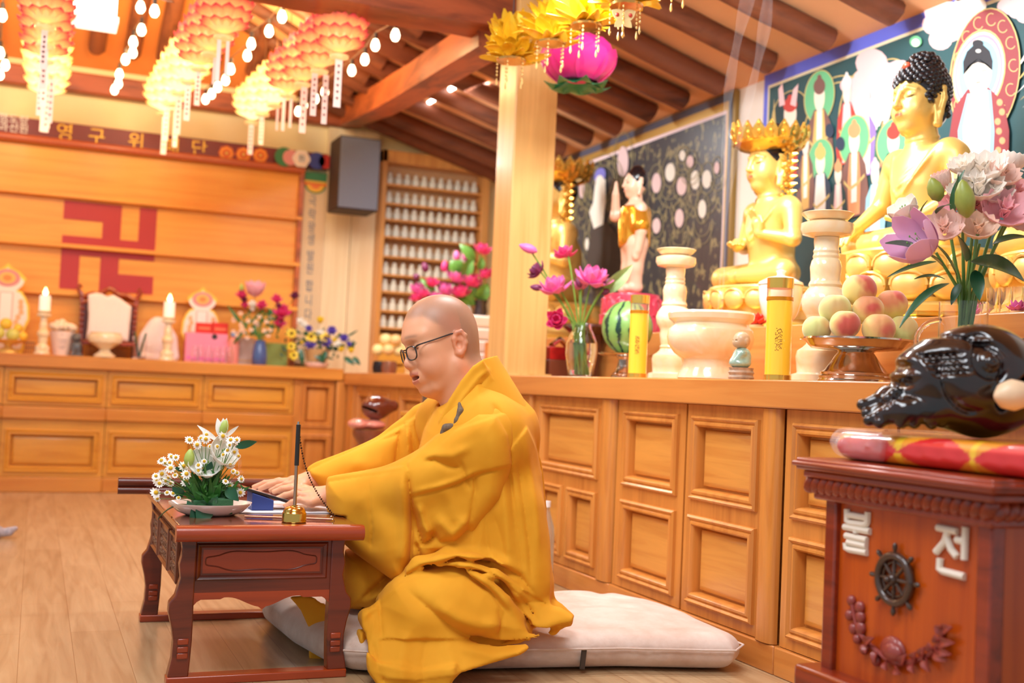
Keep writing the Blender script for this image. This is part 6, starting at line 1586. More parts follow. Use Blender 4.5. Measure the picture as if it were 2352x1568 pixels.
    me = b.mesh('body', max(.0036, .016*S), smooth=1); tint(me, c, HS); S0 = S
    put('body', me, GSK, t)
    S = HS
    h = lambda x, y, z: c+np.array((x, y, z))*S
    if not crown:
        hb = SDF(); hb.ell(h(-.04, 0, .16), (.375*S, .335*S, .40*S), .03*S); hb.ell(h(-.06, 0, .50), (.21*S, .2*S, .17*S), .10*S); hb.ell(h(-.16, 0, -.12), (.235*S, .275*S, .26*S), .06*S)
        for q in (-1, 1): hb.cone(h(.06, q*.295, .12), h(.07, q*.285, -.03), .05*S, .03*S, .03*S)
        hb.ell(h(.36, 0, -.04), (.30*S, .42*S, .26*S), .05*S, -1); hb.ell(h(.18, 0, -.30), (.34*S, .5*S, .30*S), .04*S, -1)
        for q in (-1, 1): hb.ell(h(-.02, q*.36, -.08), (.10*S, .08*S, .26*S), .02*S, -1)
        hm = put('hair', hb.mesh('hair', .010*S), HAIRB, t)
        # snail curls set over the hair
        cb = B(); N = 360
        ga = PI*(3-math.sqrt(5))
        for i in range(N):
            zz = 1-2*(i+.5)/N; rr = math.sqrt(1-zz*zz); d = np.array((rr*math.cos(ga*i), rr*math.sin(ga*i), zz))
            o = h(-.05, 0, .18); lo_, hi_ = 0.0, .9*S
            if d[2] < -.75: continue
            P0 = o
            D = hb.ev((P0+d*np.linspace(.12*S, .75*S, 64)[:, None])); id_ = np.where(D < 0)[0]
            if not len(id_): continue
            e = P0+d*np.linspace(.12*S, .75*S, 64)[id_[-1]]
            q = (e-c)/S
            if q[0] > .12 and q[2] < .17+.2*abs(q[1]): continue
            cb.ball(e+d*.006*S, .050*S, 8, 6)
        cb.obj('curl', HAIRB, hm)
        o = B(); o.ball(h(.24, 0, .47), (.05*S, .07*S, .05*S)); o.obj('jewel', mat('hair_jewel', (226, 90, 60), .3), hm)
    else:
        hb = SDF(); hb.ell(h(-.05, 0, .12), (.37*S, .325*S, .40*S), .03*S); hb.ell(h(.36, 0, -.08), (.27*S, .42*S, .30*S), .05*S, -1); hb.ell(h(.14, 0, -.34), (.34*S, .5*S, .32*S), .04*S, -1); hb.ell(h(-.12, 0, .55), (.2*S, .2*S, .24*S), .05*S)
        put('hair', hb.mesh('hair', .010*S), HAIRB, t)
        cb = B()
        cb.lathe([(.34*S, .0), (.48*S, .05*S), (.64*S, .16*S), (.62*S, .17*S), (.46*S, .07*S), (.33*S, .02*S)], 36, h(-.02, 0, .26), (.12, 0, 1), cap=False)
        for ring, (n, R, H, zo) in enumerate(((19, .60, .30, .14), (19, .54, .18, .06))):
            for k in range(n):
                a = 2*PI*(k+.5*ring)/n; dr = np.array((math.cos(a), math.sin(a), 0)); e = h(-.02, 0, .26+zo)+dr*R*S*.98
                cb.blade(e, e+dr*.10*S+MZ*H*S*(1.15 if k in (0, n-1) else 1), .19*S, dr, .1, 7, .25, lambda t_: (.85+.35*math.sin(PI*t_*1.3))*(1-t_**4)+.02, .010)
                cb.ball(e+dr*.05*S+MZ*.10*S, .04*S, 8, 6); cb.ball(e+dr*.09*S+MZ*(H*.75)*S, .03*S, 8, 6)
        cb.obj('crown', GOLD, t)
        rn = random.Random(9)
        for q in (-1, 1):
            pb = B()
            for k in range(22):
                z = .30-.045*k; pb.ball(h(-.10+.05*math.sin(k*1.7), q*(.40+.05*math.cos(k*2.1)), z), (.05*S, .05*S, .045*S), 8, 6)
            for k in range(7): pb.blade(h(-.12, q*.42, .22-.13*k), h(-.22, q*.56, .30-.13*k), .10*S, (1, 0, 0), .2, 5, .3, None, .006)
            pb.obj('ear_ornament', GOLD, t)
        S = S0; nb = B(); nb.tube([v(.34*math.cos(a)-.06, .45*math.sin(a), 1.98-.32*max(0, math.cos(a))) for a in np.linspace(-1.9, 1.9, 19)], .03*S, 8)
        for a in np.linspace(-1.2, 1.2, 9): nb.ball(v(.36*math.cos(a)-.03, .45*math.sin(a), 1.90-.32*math.cos(a)), .045*S, 8, 6)
        nb.obj('necklace', GOLD, t)
# great statue
p = cl(2098, 2.56, ZS); k = mpp(p)
zseat = dep(2060, 582, float((p-EYE) @ cf))[2]-p[2]
S = (dep(2120, 108, float((p-EYE) @ cf))[2]-p[2]-zseat)/3.68
t = thing('buddha_statue', 'largest golden seated statue with black curled hair before the blue bordered painting', 'statue', p, PI)
seated(t, S, False, 'lap', zseat-.06*S); lotus_seat(t, .245, zseat-.075, .075, 1.22, rows=2, n=14)
b = B()
for z, r in ((.0, .27), (.03, .25), (.055, .22)): b.lathe([(.001, z), (r, z), (r, z+.026), (.001, z+.026)], 8, sy=1.2)
b.obj('plinth', GOLD, t, bev=.004, smooth=False)
# crowned statue
p = cl(1752, 2.52, ZS); D_ = float((p-EYE) @ cf)
zs = dep(1752, 655, D_)[2]-p[2]; S = (dep(1765, 338, D_)[2]-p[2]-zs)/3.15
t = thing('crowned_statue', 'golden crowned seated statue between the two tall marble candlesticks', 'statue', p, PI)
seated(t, S, True, 'raised', zs-.06*S); lotus_seat(t, .215, max(.08, zs-.045), .03, 1.15, rows=1, n=16, sx=1.05)
c2 = dup(t, 'golden crowned seated statue cut off by the right edge behind the lilies', loc=cl(2490, 2.52, ZS))
# statue half hidden by the pillar
p = cl(1268, 2.60, ZS)
D2 = float((p-EYE) @ cf)
c3 = dup(t, 'golden statue half hidden behind the wooden pillar', loc=p, rz=PI*.93, scale=1.28)
# standing infant
p = cl(1448, 2.36, ZS); D_ = float((p-EYE) @ cf); k = D_/FPX
zf = dep(1448, 666, D_)[2]-p[2]; Hh = (dep(1455, 375, D_)[2]-p[2])-zf
t = thing('infant_statue', 'standing infant figure in a golden wrap with one arm raised, on a pink lotus', 'statue', p, PI*.94)
v = lambda x, y, z: np.array((x, y, z))*Hh+np.array((0, 0, zf))
b = SDF()
for q in (-1, 1): b.chain([v(0, q*.075, .34), v(.01, q*.07, .17), v(-.01, q*.065, .02)], [.085*Hh, .062*Hh, .045*Hh], .03*Hh); b.cone(v(-.02, q*.065, .02), v(.07, q*.075, .012), .038*Hh, .03*Hh, .02*Hh)
b.ell(v(0, 0, .40), (.10*Hh, .125*Hh, .10*Hh), .05*Hh); b.cone(v(0, 0, .42), v(0, 0, .60), .10*Hh, .115*Hh, .05*Hh)
b.cone(v(-.0, .12, .64), v(-.0, .165, .45), .052*Hh, .042*Hh, .03*Hh); b.cone(v(0, .165, .45), v(.02, .155, .30), .042*Hh, .032*Hh, .02*Hh); b.ell(v(.03, .15, .26), (.03*Hh, .022*Hh, .04*Hh), .02*Hh)
b.cone(v(.0, -.12, .64), v(.12, -.15, .60), .052*Hh, .042*Hh, .03*Hh); b.cone(v(.12, -.15, .60), v(.13, -.13, .76), .040*Hh, .03*Hh, .02*Hh); b.cone(v(.13, -.13, .78), v(.13, -.13, .87), .026*Hh, .012*Hh, .015*Hh)
b.cone(v(0, 0, .66), v(.0, 0, .74), .055*Hh, .05*Hh, .03*Hh)
c = v(.01, 0, .845); s_ = .245*Hh; head_sdf(b, c, s_)
me = b.mesh('body', .0032)
def icol(P):
    col = np.tile([lin(250), lin(206), lin(176)], (len(P), 1)); q = (P-c)/s_; m = np.exp(-((q[:, 2]+.222)/.03)**2)*(np.abs(q[:, 1]) < .08)*(q[:, 0] > .25); m = np.clip(m, 0, 1)[:, None]
    col = col*(1-m)+np.array([lin(220), lin(90), lin(80)])*m; e = (np.exp(-((q[:, 2]-.005)/.02)**2)*(np.abs(np.abs(q[:, 1])-.13) < .07)*(q[:, 0] > .22))[:, None]; return col*(1-e)+.02*e
color_attr(me, icol); put('body', me, mat_attr('painted_skin', .3, coat=.3), t)
hb = SDF(); h = lambda x, y, z: c+np.array((x, y, z))*s_
hb.ell(h(-.06, 0, .14), (.37*s_, .335*s_, .40*s_), .03*s_); hb.ell(h(-.06, 0, .46), (.2*s_, .2*s_, .16*s_), .08*s_); hb.ell(h(.36, 0, -.08), (.28*s_, .42*s_, .30*s_), .05*s_, -1); hb.ell(h(.14, 0, -.36), (.36*s_, .5*s_, .32*s_), .04*s_, -1)
put('hair', hb.mesh('hair', .003), HAIRB, t)
b = SDF(); b.cone(v(0, 0, .39), v(0, 0, .60), .128*Hh, .125*Hh, .03*Hh); b.cone(v(0, .10, .62), v(0, .15, .50), .065*Hh, .075*Hh, .03*Hh); b.cone(v(0, -.08, .62), v(.03, -.11, .58), .06*Hh, .06*Hh, .03*Hh)
b.plane(v(0, 0, .345), (0, .15, -1)); b.plane(v(0, 0, .665), (0, 0, 1)); b.cone(v(0, 0, .3), v(0, 0, .7), .06*Hh, .045*Hh, .004, -1)
for i in range(7): b.crease([v(.10, -.10+.03*i, .62), v(.13, -.03+.02*i, .50), v(.12, .02+.02*i, .36)], .012*Hh, .008*Hh*(1 if i % 2 else -1))
put('wrap', b.mesh('wrap', .0034), mat('gold_cloth', (236, 172, 56), .22, metal=.7), t)
lotus_seat(t, .135, zf*.9, .0, 1.0, mat('lotus_base_red', (226, 70, 96), .3, coat=.4), rows=2, n=14, foot=False)
# ================================================================ paintings on the right wall
class Art:
    """flat painted figures: thin layered shapes in one mesh with several paints"""
    def __init__(s): s.b = B(); s.mi = []; s.ms = []; s.k = 0
    def paint(s, m):
        if m not in s.ms: s.ms.append(m)
        return s.ms.index(m)
    def poly(s, pts, m):
        """pts as photo coordinates on the painting's plane"""
        s.k += 1; X = PX-.00005*s.k
        P = [at(px, py, X=X) for px, py in pts]; n = len(P); c = sum(P)/n
        f0 = len(s.b.f); s.b.add(list(P)+[c], [(i, (i+1) % n, n) for i in range(n)]); s.mi += [s.paint(m)]*(len(s.b.f)-f0)
    def oval(s, c, rx, ry, m, tilt=0, n=28, ph=0):
        s.poly([(c[0]+rx*math.cos(2*PI*i/n), c[1]+ry*math.sin(2*PI*i/n)+tilt*rx*math.cos(2*PI*i/n)) for i in range(n)], m)
    def line(s, pts, w, m):
        L = [(x, y-w/2) for x, y in pts]+[(x, y+w/2) for x, y in pts[::-1]]
        s.k += 1; X = PX-.00005*s.k; n = len(pts); q = [at(px, py, X=X) for px, py in L]
        f0 = len(s.b.f); s.b.add(q, [(i, i+1, 2*n-2-i, 2*n-1-i) for i in range(n-1)]); s.mi += [s.paint(m)]*(len(s.b.f)-f0)
    def ringline(s, c, rx, ry, w, m, tilt=-.35, a0=0, a1=2*PI, n=36):
        s.k += 1; X = PX-.00005*s.k; q = []
        for f in (1, 0):
            for i in range(n+1):
                a = a0+(a1-a0)*i/n; r1, r2 = (rx, ry) if f else (rx-w, ry-w); q.append(at(c[0]+r1*math.cos(a), c[1]+r2*math.sin(a)+tilt*r1*math.cos(a), X=X))
        m1 = n+1; f0 = len(s.b.f); s.b.add(q, [(i, i+1, m1+i+1, m1+i) for i in range(n)]); s.mi += [s.paint(m)]*(len(s.b.f)-f0)
    def finish(s, name, par):
        me = s.b.mesh(name)
        for m in s.ms: me.materials.append(m)
        me.polygons.foreach_set('material_index', s.mi); return put(name, me, None, par, world=True)
PX = XW-.012
def pm(n, c): return mat('paint_'+n, c, .6)
pT = pm('teal', (44, 84, 88)); pTd = pm('deep_teal', (36, 64, 66)); pW = pm('white', (250, 246, 238)); pG = pm('green', (112, 196, 140)); pGd = pm('dark_green', (60, 120, 90)); pR = pm('maroon', (150, 62, 66)); pRd = pm('red', (206, 70, 60)); pP = pm('pink', (244, 206, 206)); pO = pm('ochre', (232, 190, 110)); pL = pm('lilac', (150, 124, 190)); pB = pm('sky', (150, 206, 226)); pK = pm('black', (44, 44, 50)); pS = pm('skin', (250, 236, 214)); pN = pm('navy', (44, 62, 84)); pA = pm('gold', (214, 190, 120)); pBr = pm('brown', (130, 92, 84)); pF = pm('salmon', (236, 160, 110))
tp = lambda y: at(1745, 190, X=PX)[2]
zt_, zb_ = 2.158, 1.10
yl = at(1748, 400, X=PX)[1]
t = thing('wall_painting', 'large bright painting with a blue border behind the great golden statue', 'painting', (PX, 3.4, zb_))
B().box((PX+.0005, 2.1, zb_), (XW+.0115, yl, zt_)).obj('border', pm('border_blue', (104, 116, 226)), t, world=True, smooth=False)
yi = at(1758, 400, X=PX)[1]; zi_ = at(1758, 200, X=PX)[2]
B().box((PX-.0015, 2.16, zb_+.03), (PX+.001, yi, zi_)).obj('inner_border', pm('border_cream', (236, 226, 190)), t, world=True, smooth=False)
B().box((PX-.003, 2.17, zb_+.04), (PX-.0012, yi-.014, zi_-.014)).obj('ground', pT, t, world=True, smooth=False)
PX -= .0035; A = Art()
for c, rx, ry in (((1920, 300), 90, 125), ((1985, 262), 60, 108), ((2040, 235), 60, 100)):
    for w in (0, 14): A.ringline(c, rx-w, ry-w, 3, pA, -.3, 2.2, 5.6)
def cloud(x, y, r, m, n=7):
    for i in range(n): A.oval((x+r*1.3*math.cos(i*2.4)*(i/n), y+r*1.1*math.sin(i*2.4)*(i/n)), r*.62, r*.55, m, n=14)
cloud(2030, 190, 60, pP, 9); cloud(2000, 250, 46, pW, 8); cloud(1975, 200, 34, pP, 7); cloud(2170, 60, 44, pP, 9); cloud(2210, 30, 40, pW, 7); cloud(2340, 20, 34, pP, 6)
def attendant(x, y, w, h, halo, robe, robe2, headdress=None, face=pS):
    """haloed standing figure: halo, robe, sleeves, collar, face"""
    if halo is not None: A.oval((x, y), w*1.05, h*.36, halo, -.28); A.ringline((x, y), w*1.05, h*.36, 2.2, pA, -.28)
    A.poly([(x-w*.35, y+h*.18), (x-w*.8, y+h*.42), (x-w*.95, y+h*.9), (x-w*.8, y+h*1.15), (x+w*.8, y+h*1.05), (x+w*.95, y+h*.7), (x+w*.75, y+h*.34), (x+w*.35, y+h*.16)], robe)
    A.poly([(x-w*.30, y+h*.2), (x-w*.45, y+h*.6), (x-w*.4, y+h*1.1), (x+w*.35, y+h*1.05), (x+w*.42, y+h*.55), (x+w*.3, y+h*.17)], robe2)
    A.poly([(x-w*.16, y+h*.16), (x-w*.22, y+h*.9), (x+w*.16, y+h*.88), (x+w*.18, y+h*.14)], pW)
    A.line([(x-w*.7, y+h*.6), (x-w*.3, y+h*.7), (x+w*.2, y+h*.62), (x+w*.7, y+h*.5)], h*.05, pA)
    A.oval((x, y+h*.0), w*.36, h*.20, face, -.1); A.oval((x, y+h*.13), w*.16, h*.1, face)
    if headdress is not None: A.oval((x, y-h*.14), w*.40, h*.11, headdress, -.1); A.oval((x, y-h*.24), w*.16, h*.06, headdress)
attendant(1815, 262, 40, 150, pTd, pN, pRd, pRd); A.poly([(1790, 245), (1788, 205), (1797, 190), (1803, 240)], pP); A.poly([(1815, 240), (1822, 205), (1834, 192), (1828, 245)], pP)
A.poly([(1774, 300), (1778, 225), (1783, 300)], pA)
attendant(1882, 222, 34, 170, pG, pBr, pO, pBr); attendant(1945, 210, 26, 150, None, pRd, pP, pW); attendant(1985, 240, 34, 150, None, pL, pW, pP); attendant(2035, 250, 30, 150, None, pGd, pF, pP); attendant(2075, 235, 30, 160, None, pTd, pW, pP)
attendant(2052, 325, 38, 150, pG, pN, pB, pRd); attendant(1962, 322, 34, 160, pG, pBr, pF, pF); attendant(1884, 372, 30, 150, pG, pN, pW, pO); attendant(1850, 330, 22, 140, None, pBr, pO, pW); attendant(1925, 400, 22, 120, None, pTd, pP, pF); attendant(2010, 400, 26, 130, None, pB, pW, pP)
A.oval((2103, 95), 14, 13, pG); A.oval((2103, 98), 9, 9, pW)
for x, y in ((1770, 330), (1795, 360), (1830, 420), (1905, 300), (1930, 330)): A.oval((x, y), 10, 16, pN)
# the central haloed figure
for i in range(17):
    a = -.9+i*.13; c0 = (2245, 300); A.poly([(c0[0]+110*math.cos(a), c0[1]+140*math.sin(a)), (c0[0]+330*math.cos(a-.03), c0[1]+330*math.sin(a-.03)-90*math.cos(a)), (c0[0]+330*math.cos(a+.03), c0[1]+330*math.sin(a+.03)-90*math.cos(a))], pO if i % 2 else pW)
A.oval((2262, 170), 82, 150, pR, -.32); A.ringline((2262, 170), 82, 150, 3, pA, -.32)
for i in range(14):
    a = 2*PI*i/14; A.ringline((2262+66*math.cos(a), 170+124*math.sin(a)-.3*66*math.cos(a)), 12, 15, 2, pA, 0, .5, 5.2, 14)
for m, r in ((pA, 62), (pW, 58), (pm('rose', (240, 150, 170)), 55), (pW, 50), (pB, 46)): A.oval((2248, 165), r, r*1.55, m, -.3)
A.poly([(2190, 400), (2178, 330), (2190, 250), (2222, 205), (2270, 200), (2305, 235), (2318, 300), (2316, 400)], pR); A.poly([(2205, 400), (2200, 300), (2222, 215), (2230, 215), (2212, 300), (2216, 400)], pB); A.poly([(2268, 400), (2274, 300), (2266, 205), (2276, 208), (2284, 300), (2280, 400)], pB)
A.poly([(2214, 400), (2212, 290), (2228, 215), (2268, 205), (2275, 290), (2270, 400)], pS)
for i in range(6): A.oval((2296+6*math.sin(i*2), 235+i*22), 7, 8, pF)
A.oval((2246, 160), 32, 58, pS); A.oval((2246, 195), 20, 34, pS); A.poly([(2213, 172), (2212, 142), (2221, 118), (2235, 105), (2247, 101), (2259, 104), (2273, 117), (2280, 140), (2279, 162), (2270, 149), (2246, 143), (2222, 153)], pK); A.oval((2246, 100), 13, 9, pK); A.oval((2247, 117), 6, 4, pW)
for q in (-1, 1): A.line([(2246+q*14-6, 166-q*3), (2246+q*14+6, 165-q*4)], 2, pBr)
A.line([(2242, 190), (2252, 188)], 2.5, pRd)
A.finish('painted_scene', t)
# dark painting with gold line drawing
PX = XW-.012
y0_, y1_ = at(1670, 400, X=PX)[1], 7.2
zt_ = at(1660, 232, X=PX)[2]; zb_ = 1.05
t = thing('dark_painting', 'dark painting of pale figures with gold lines behind the standing infant', 'painting', (PX, 5.5, zb_))
def slabbox(y0, y1, z0, z1, x, m, n): B().box((x, y0, z0), (XW+.0115, y1, z1)).obj(n, m, t, world=True, smooth=False)
slabbox(y0_-.05, y1_+.05, zb_-.05, zt_+.03, PX-.001, mat('frame_olive', (150, 120, 60), .4, metal=.3), 'outer_frame'); slabbox(y0_-.028, y1_+.03, zb_-.03, zt_+.026, PX-.004, mat('frame_slate', (84, 92, 112), .35, coat=.4), 'frame')
slabbox(y0_, y1_, zb_, zt_-.012, PX-.005, mat('frame_gilt', (196, 156, 80), .4, metal=.4), 'gilt_band'); slabbox(y0_+.01, y1_-.01, zb_+.02, zt_-.055, PX-.006, pm('rose_white', (236, 216, 220)), 'pale_line')
DK = NT('ink_ground'); wv = DK.n('ShaderNodeTexWave', Scale=7.0, Distortion=9.0, Detail=3.0); DK.l(DK.coord((1, 1.6, 1)), wv.inputs[0]); wv.inputs['Detail Scale'].default_value = 2.0
DK.l(DK.ramp(wv.outputs[0], [(.0, rgb(58, 60, 66)), (.82, rgb(64, 66, 70)), (.93, rgb(150, 142, 104)), (1, rgb(140, 134, 98))]), DK.b.inputs['Base Color']); setp(DK.b, Roughness=.35, Coat_Weight=.3)
slabbox(y0_+.018, y1_-.02, zb_+.03, zt_-.072, PX-.0065, DK.m, 'ground')
PX -= .0075; A = Art()
g2 = pm('gold_line', (150, 142, 102)); f1 = pm('face_rose', (222, 196, 196)); f2 = pm('face_white', (230, 228, 216)); pv = pm('violet', (120, 120, 200)); dk = pm('robe_dark', (70, 62, 58))
zz = lambda x, y: (1150+x*.3507, 350+y*.3507)
for x, y, w, h, m in ((525, 130, 26, 50, f1), (530, 230, 18, 70, f1), (1020, 200, 30, 65, f1), (1110, 130, 32, 60, f2), (1185, 220, 32, 60, f1), (1275, 180, 30, 62, f2), (1350, 175, 30, 60, f2), (1320, 370, 26, 60, f2), (1170, 430, 28, 60, f1), (1020, 480, 26, 50, f1), (1415, 100, 18, 40, f1), (800, 60, 36, 100, f1), (460, 330, 14, 40, f1), (565, 600, 12, 40, f2), (715, 690, 14, 40, f2), (1240, 60, 24, 40, f1), (1190, 20, 20, 34, f2)):
    c = zz(x, y); A.oval(c, w*.35, h*.35, m, -.1); A.ringline((c[0], c[1]-h*.05), w*.62, h*.62, 1.6, g2, -.2)
    A.ringline((c[0], c[1]+h*.55), w*.75, h*.5, 1.4, g2, -.1, 0, PI); A.ringline((c[0], c[1]+h*.75), w*.85, h*.6, 1.4, g2, -.1, 0, PI)
    for i in range(5): A.line([(c[0]-w*.5+i*w*.25, c[1]+h*.7), (c[0]-w*.6+i*w*.3, c[1]+h*1.5)], 1.6, g2)
for r in (32, 42, 52): A.ringline(zz(650, 200), r, r*1.25, 1.6, g2, -.3)
A.poly([zz(590, 900), zz(560, 700), (zz(600, 460)), zz(690, 450), zz(790, 560), zz(800, 900)], dk)
A.poly([zz(580, 390), zz(605, 330), zz(618, 210), zz(650, 150), zz(685, 180), zz(688, 330), zz(670, 470), zz(610, 500)], f2); A.oval(zz(650, 150), 13, 17, pv, -.3); A.oval(zz(650, 195), 10, 16, f2)
for i in range(14): A.line([(1520+i*11, 560), (1515+i*11, 640)], 1.5, g2)
A.finish('painted_scene', t)
# ================================================================ lanterns and bulbs under the ceiling
def grad_mat(name, stops, es, rough=.5):
    """petal colour running from base to tip, lit from within"""
    t = NT(name); a = t.n('ShaderNodeAttribute'); a.attribute_name = 'tint'; sp = t.n('ShaderNodeSeparateColor'); t.l(a.outputs['Color'], sp.inputs[0])
    c = t.ramp(sp.outputs[0], stops); t.l(c, t.b.inputs['Base Color']); t.l(c, t.b.inputs['Emission Color']); setp(t.b, Emission_Strength=es, Roughness=rough)
    try: t.m.cycles.emission_sampling = 'NONE'
    except Exception: pass
    return t.m
LP = grad_mat('lantern_petal_pink', [(0, rgb(255, 226, 150)), (.45, rgb(255, 190, 120)), (.8, rgb(232, 84, 84)), (1, rgb(222, 44, 76))], .5)
LY = grad_mat('lantern_petal_yellow', [(0, rgb(255, 240, 190)), (.5, rgb(255, 234, 160)), (.85, rgb(255, 212, 120)), (1, rgb(250, 160, 80))], 1.05)
PAPER = mat('tag_paper', (255, 240, 230), .8, em=(255, 226, 214), es=.35)
GLOW = emis('bulb_glow', (255, 236, 196), 7); CORD = mat('cord_brown', (120, 80, 50), .6); SOCK = mat('socket', (60, 44, 36), .5)
def lantern_mesh(R, seed):
    b = B(); rn = random.Random(seed); tv = []
    for ring, (z, rr, n, out) in enumerate(((-.55, .45, 12, 1.25), (-.30, .72, 14, .95), (.0, .86, 14, .65), (.30, .84, 14, .38), (.55, .66, 12, .15))):
        for k in range(n):
            a = 2*PI*(k+.5*(ring % 2))/n; dr = np.array((math.cos(a), math.sin(a), 0)); o = dr*rr*R*.8+MZ*z*R
            tip = o+(dr*math.sin(out)+MZ*math.cos(out))*R*.62*rn.uniform(.92, 1.08)
            n0 = len(b.v); b.blade(o, tip, R*.42, dr*math.cos(out)-MZ*math.sin(out), -.25, 4, .4, lambda t_: .55+.6*math.sin(PI*t_*.9) if t_ < .95 else .05, .0015)
            m = len(b.v)-n0; tv += [((i % (m//2))//3)/4.0 for i in range(m)]
    b.ball((0, 0, 0), (R*.7, R*.7, R*.72), 14, 10); tv += [0]*(len(b.v)-len(tv))
    me = b.mesh('petals', True)
    a = me.color_attributes.new('tint', 'FLOAT_COLOR', 'POINT'); a.data.foreach_set('color', np.repeat(np.array(tv, np.float32), 4))
    return me
LM = {}
def make_lantern(kind, R, lab, p, tags, grp):
    t = thing('lotus_lantern', lab, 'lantern', p, group=grp)
    if kind not in LM: LM[kind] = lantern_mesh(.112, 3)
    o = put('petals', LM[kind] if kind == 'pink' else LM[kind].copy() if False else LM[kind], LP if kind == 'pink' else LY, t)
    B().lathe([(.001, -.108), (.038, -.107), (.040, -.098), (.001, -.096)], 16).obj('base_ring', mat('lantern_ring', (255, 224, 150), .3, metal=.4, em=(255, 220, 150), es=.5), t)
    for i, (dx, L, w) in enumerate(tags):
        b = B(); b.box((dx-w/2, -.0006, -.11-L), (dx+w/2, .0006, -.112)); q = b.obj('paper_tag', PAPER, t, smooth=False)
        if w > .02 and L > .12:
            k = B(); rn = random.Random(i)
            for j in range(6): k.box((dx-.006+rn.uniform(-.002, .002), -.0014, -.135-j*(L-.04)/6-.008), (dx+.005, -.0008, -.135-j*(L-.04)/6)); k.box((dx-.001, -.0014, -.137-j*(L-.04)/6-.012), (dx+.001, -.0008, -.133-j*(L-.04)/6))
            k.obj('tag_writing', mat('tag_ink', (176, 140, 140), .7), q, smooth=False)
    B().tube([(0, 0, .09), (0, 0, .32)], .0016, 5).obj('hanging_cord', CORD, t)
    return t
ROWS = [('left', at(108, 186, Y=6.75), at(107, 6, Y=4.95), 6, 3), ('middle', at(378, 222, Y=6.8), at(516, 30, Y=4.75), 7, 4), ('right', at(580, 243, Y=6.85), at(782, 74, Y=4.6), 7, 3)]
TAGS = [[(.0, .16, .024)], [(-.02, .19, .026), (.03, .22, .024)], [(.02, .12, .012)], [(.0, .20, .03)], [(-.015, .17, .016), (.02, .15, .014)], [(0, .18, .028)], [(.01, .22, .03)]]
for nm, a, c, n, ny in ROWS:
    protos = {}
    for i in range(n):
        u = i/(n-1); p = a+(c-a)*u; kind = 'yellow' if i < ny else 'pink'
        lab = 'glowing %s lotus lantern, %s from the far wall in the %s hanging row' % ('yellow' if kind == 'yellow' else 'pink tipped', ORD[i], nm)
        make_lantern(kind, .112, lab, p, TAGS[(i*2+len(nm)) % 7], 'lotus lanterns in the %s row' % nm)
# separate mesh data so that each kind keeps its own paint
for o in list(COL.objects):
    if o.name.startswith('petals') and o.parent and o.parent.name.startswith('lotus_lantern') and 'yellow' in o.parent['label']:
        if 'YM' not in LM:
            LM['YM'] = o.data.copy(); LM['YM'].materials.clear(); LM['YM'].materials.append(LY)
        o.data = LM['YM']
# strings of bulbs
def bulb_string(lab, pts, y0, y1):
    n = len(pts); P = [at(px, py, Y=y0+(y1-y0)*i/max(1, n-1)) for i, (px, py) in enumerate(pts)]
    t = thing('string_light', lab, 'light', P[0]+MZ*.07, group='strings of warm bulbs')
    w = [p+MZ*.062 for p in P]; w = w+[w[-1]+(w[-1]-w[-2])*1.2]; B().tube(w, .0038, 6).obj('cord', CORD, t, world=True)
    for p in P:
        b = B(); r = .0205; b.lathe([(.002, -r*1.35), (r*.55, -r*1.2), (r*.95, -r*.55), (r, 0), (r*.8, r*.7), (r*.5, r*1.35), (.001, r*1.4)], 14, p); o = b.obj('bulb', GLOW, t, world=True)
        B().cyl(p+MZ*.027, p+MZ*.058, .0105, .009, 10).obj('socket', SOCK, o, world=True)
bulb_string('string of warm bulbs running between the left and middle lantern rows', [(263, 206), (272, 192), (274, 171), (288, 137), (305, 121), (306, 97), (325, 69), (323, 17), (355, 26)], 6.95, 5.3)
bulb_string('string of warm bulbs running between the middle and right lantern rows', [(472, 228), (486, 216), (500, 200), (518, 184), (530, 159), (568, 128), (577, 101), (618, 72), (648, 39)], 6.95, 5.2)
bulb_string('string of warm bulbs at the right, ending under the cross beam', [(685, 256), (698, 241), (724, 227), (746, 211), (808, 162), (838, 137), (862, 104), (908, 81)], 6.95, 4.9)
bulb_string('string of warm bulbs cut off by the left edge of the picture', [(0, 172), (12, 150), (0, 122), (5, 36), (20, -30)], 6.9, 5.2)
# square paper ceiling lamp
p = at(218, 25, Y=5.5); t = thing('box_lamp', 'bright white square ceiling lamp between the left and middle lantern rows', 'lamp', p)
B().box((p[0]-.09, p[1]-.08, p[2]-.038), (p[0]+.09, p[1]+.08, p[2]+.13)).obj('shade', emis('lamp_shade_glow', (255, 250, 242), 5), t, world=True, smooth=False)
B().box((p[0]-.10, p[1]-.09, p[2]-.065), (p[0]+.10, p[1]+.09, p[2]-.039)).obj('rim', emis('lamp_rim_glow', (255, 240, 220), 1.6), t, world=True, smooth=False)
B().box((p[0]-.02, p[1]-.02, p[2]+.13), (p[0]+.02, p[1]+.02, p[2]+.5)).obj('stem', SOCK, t, world=True, smooth=False)
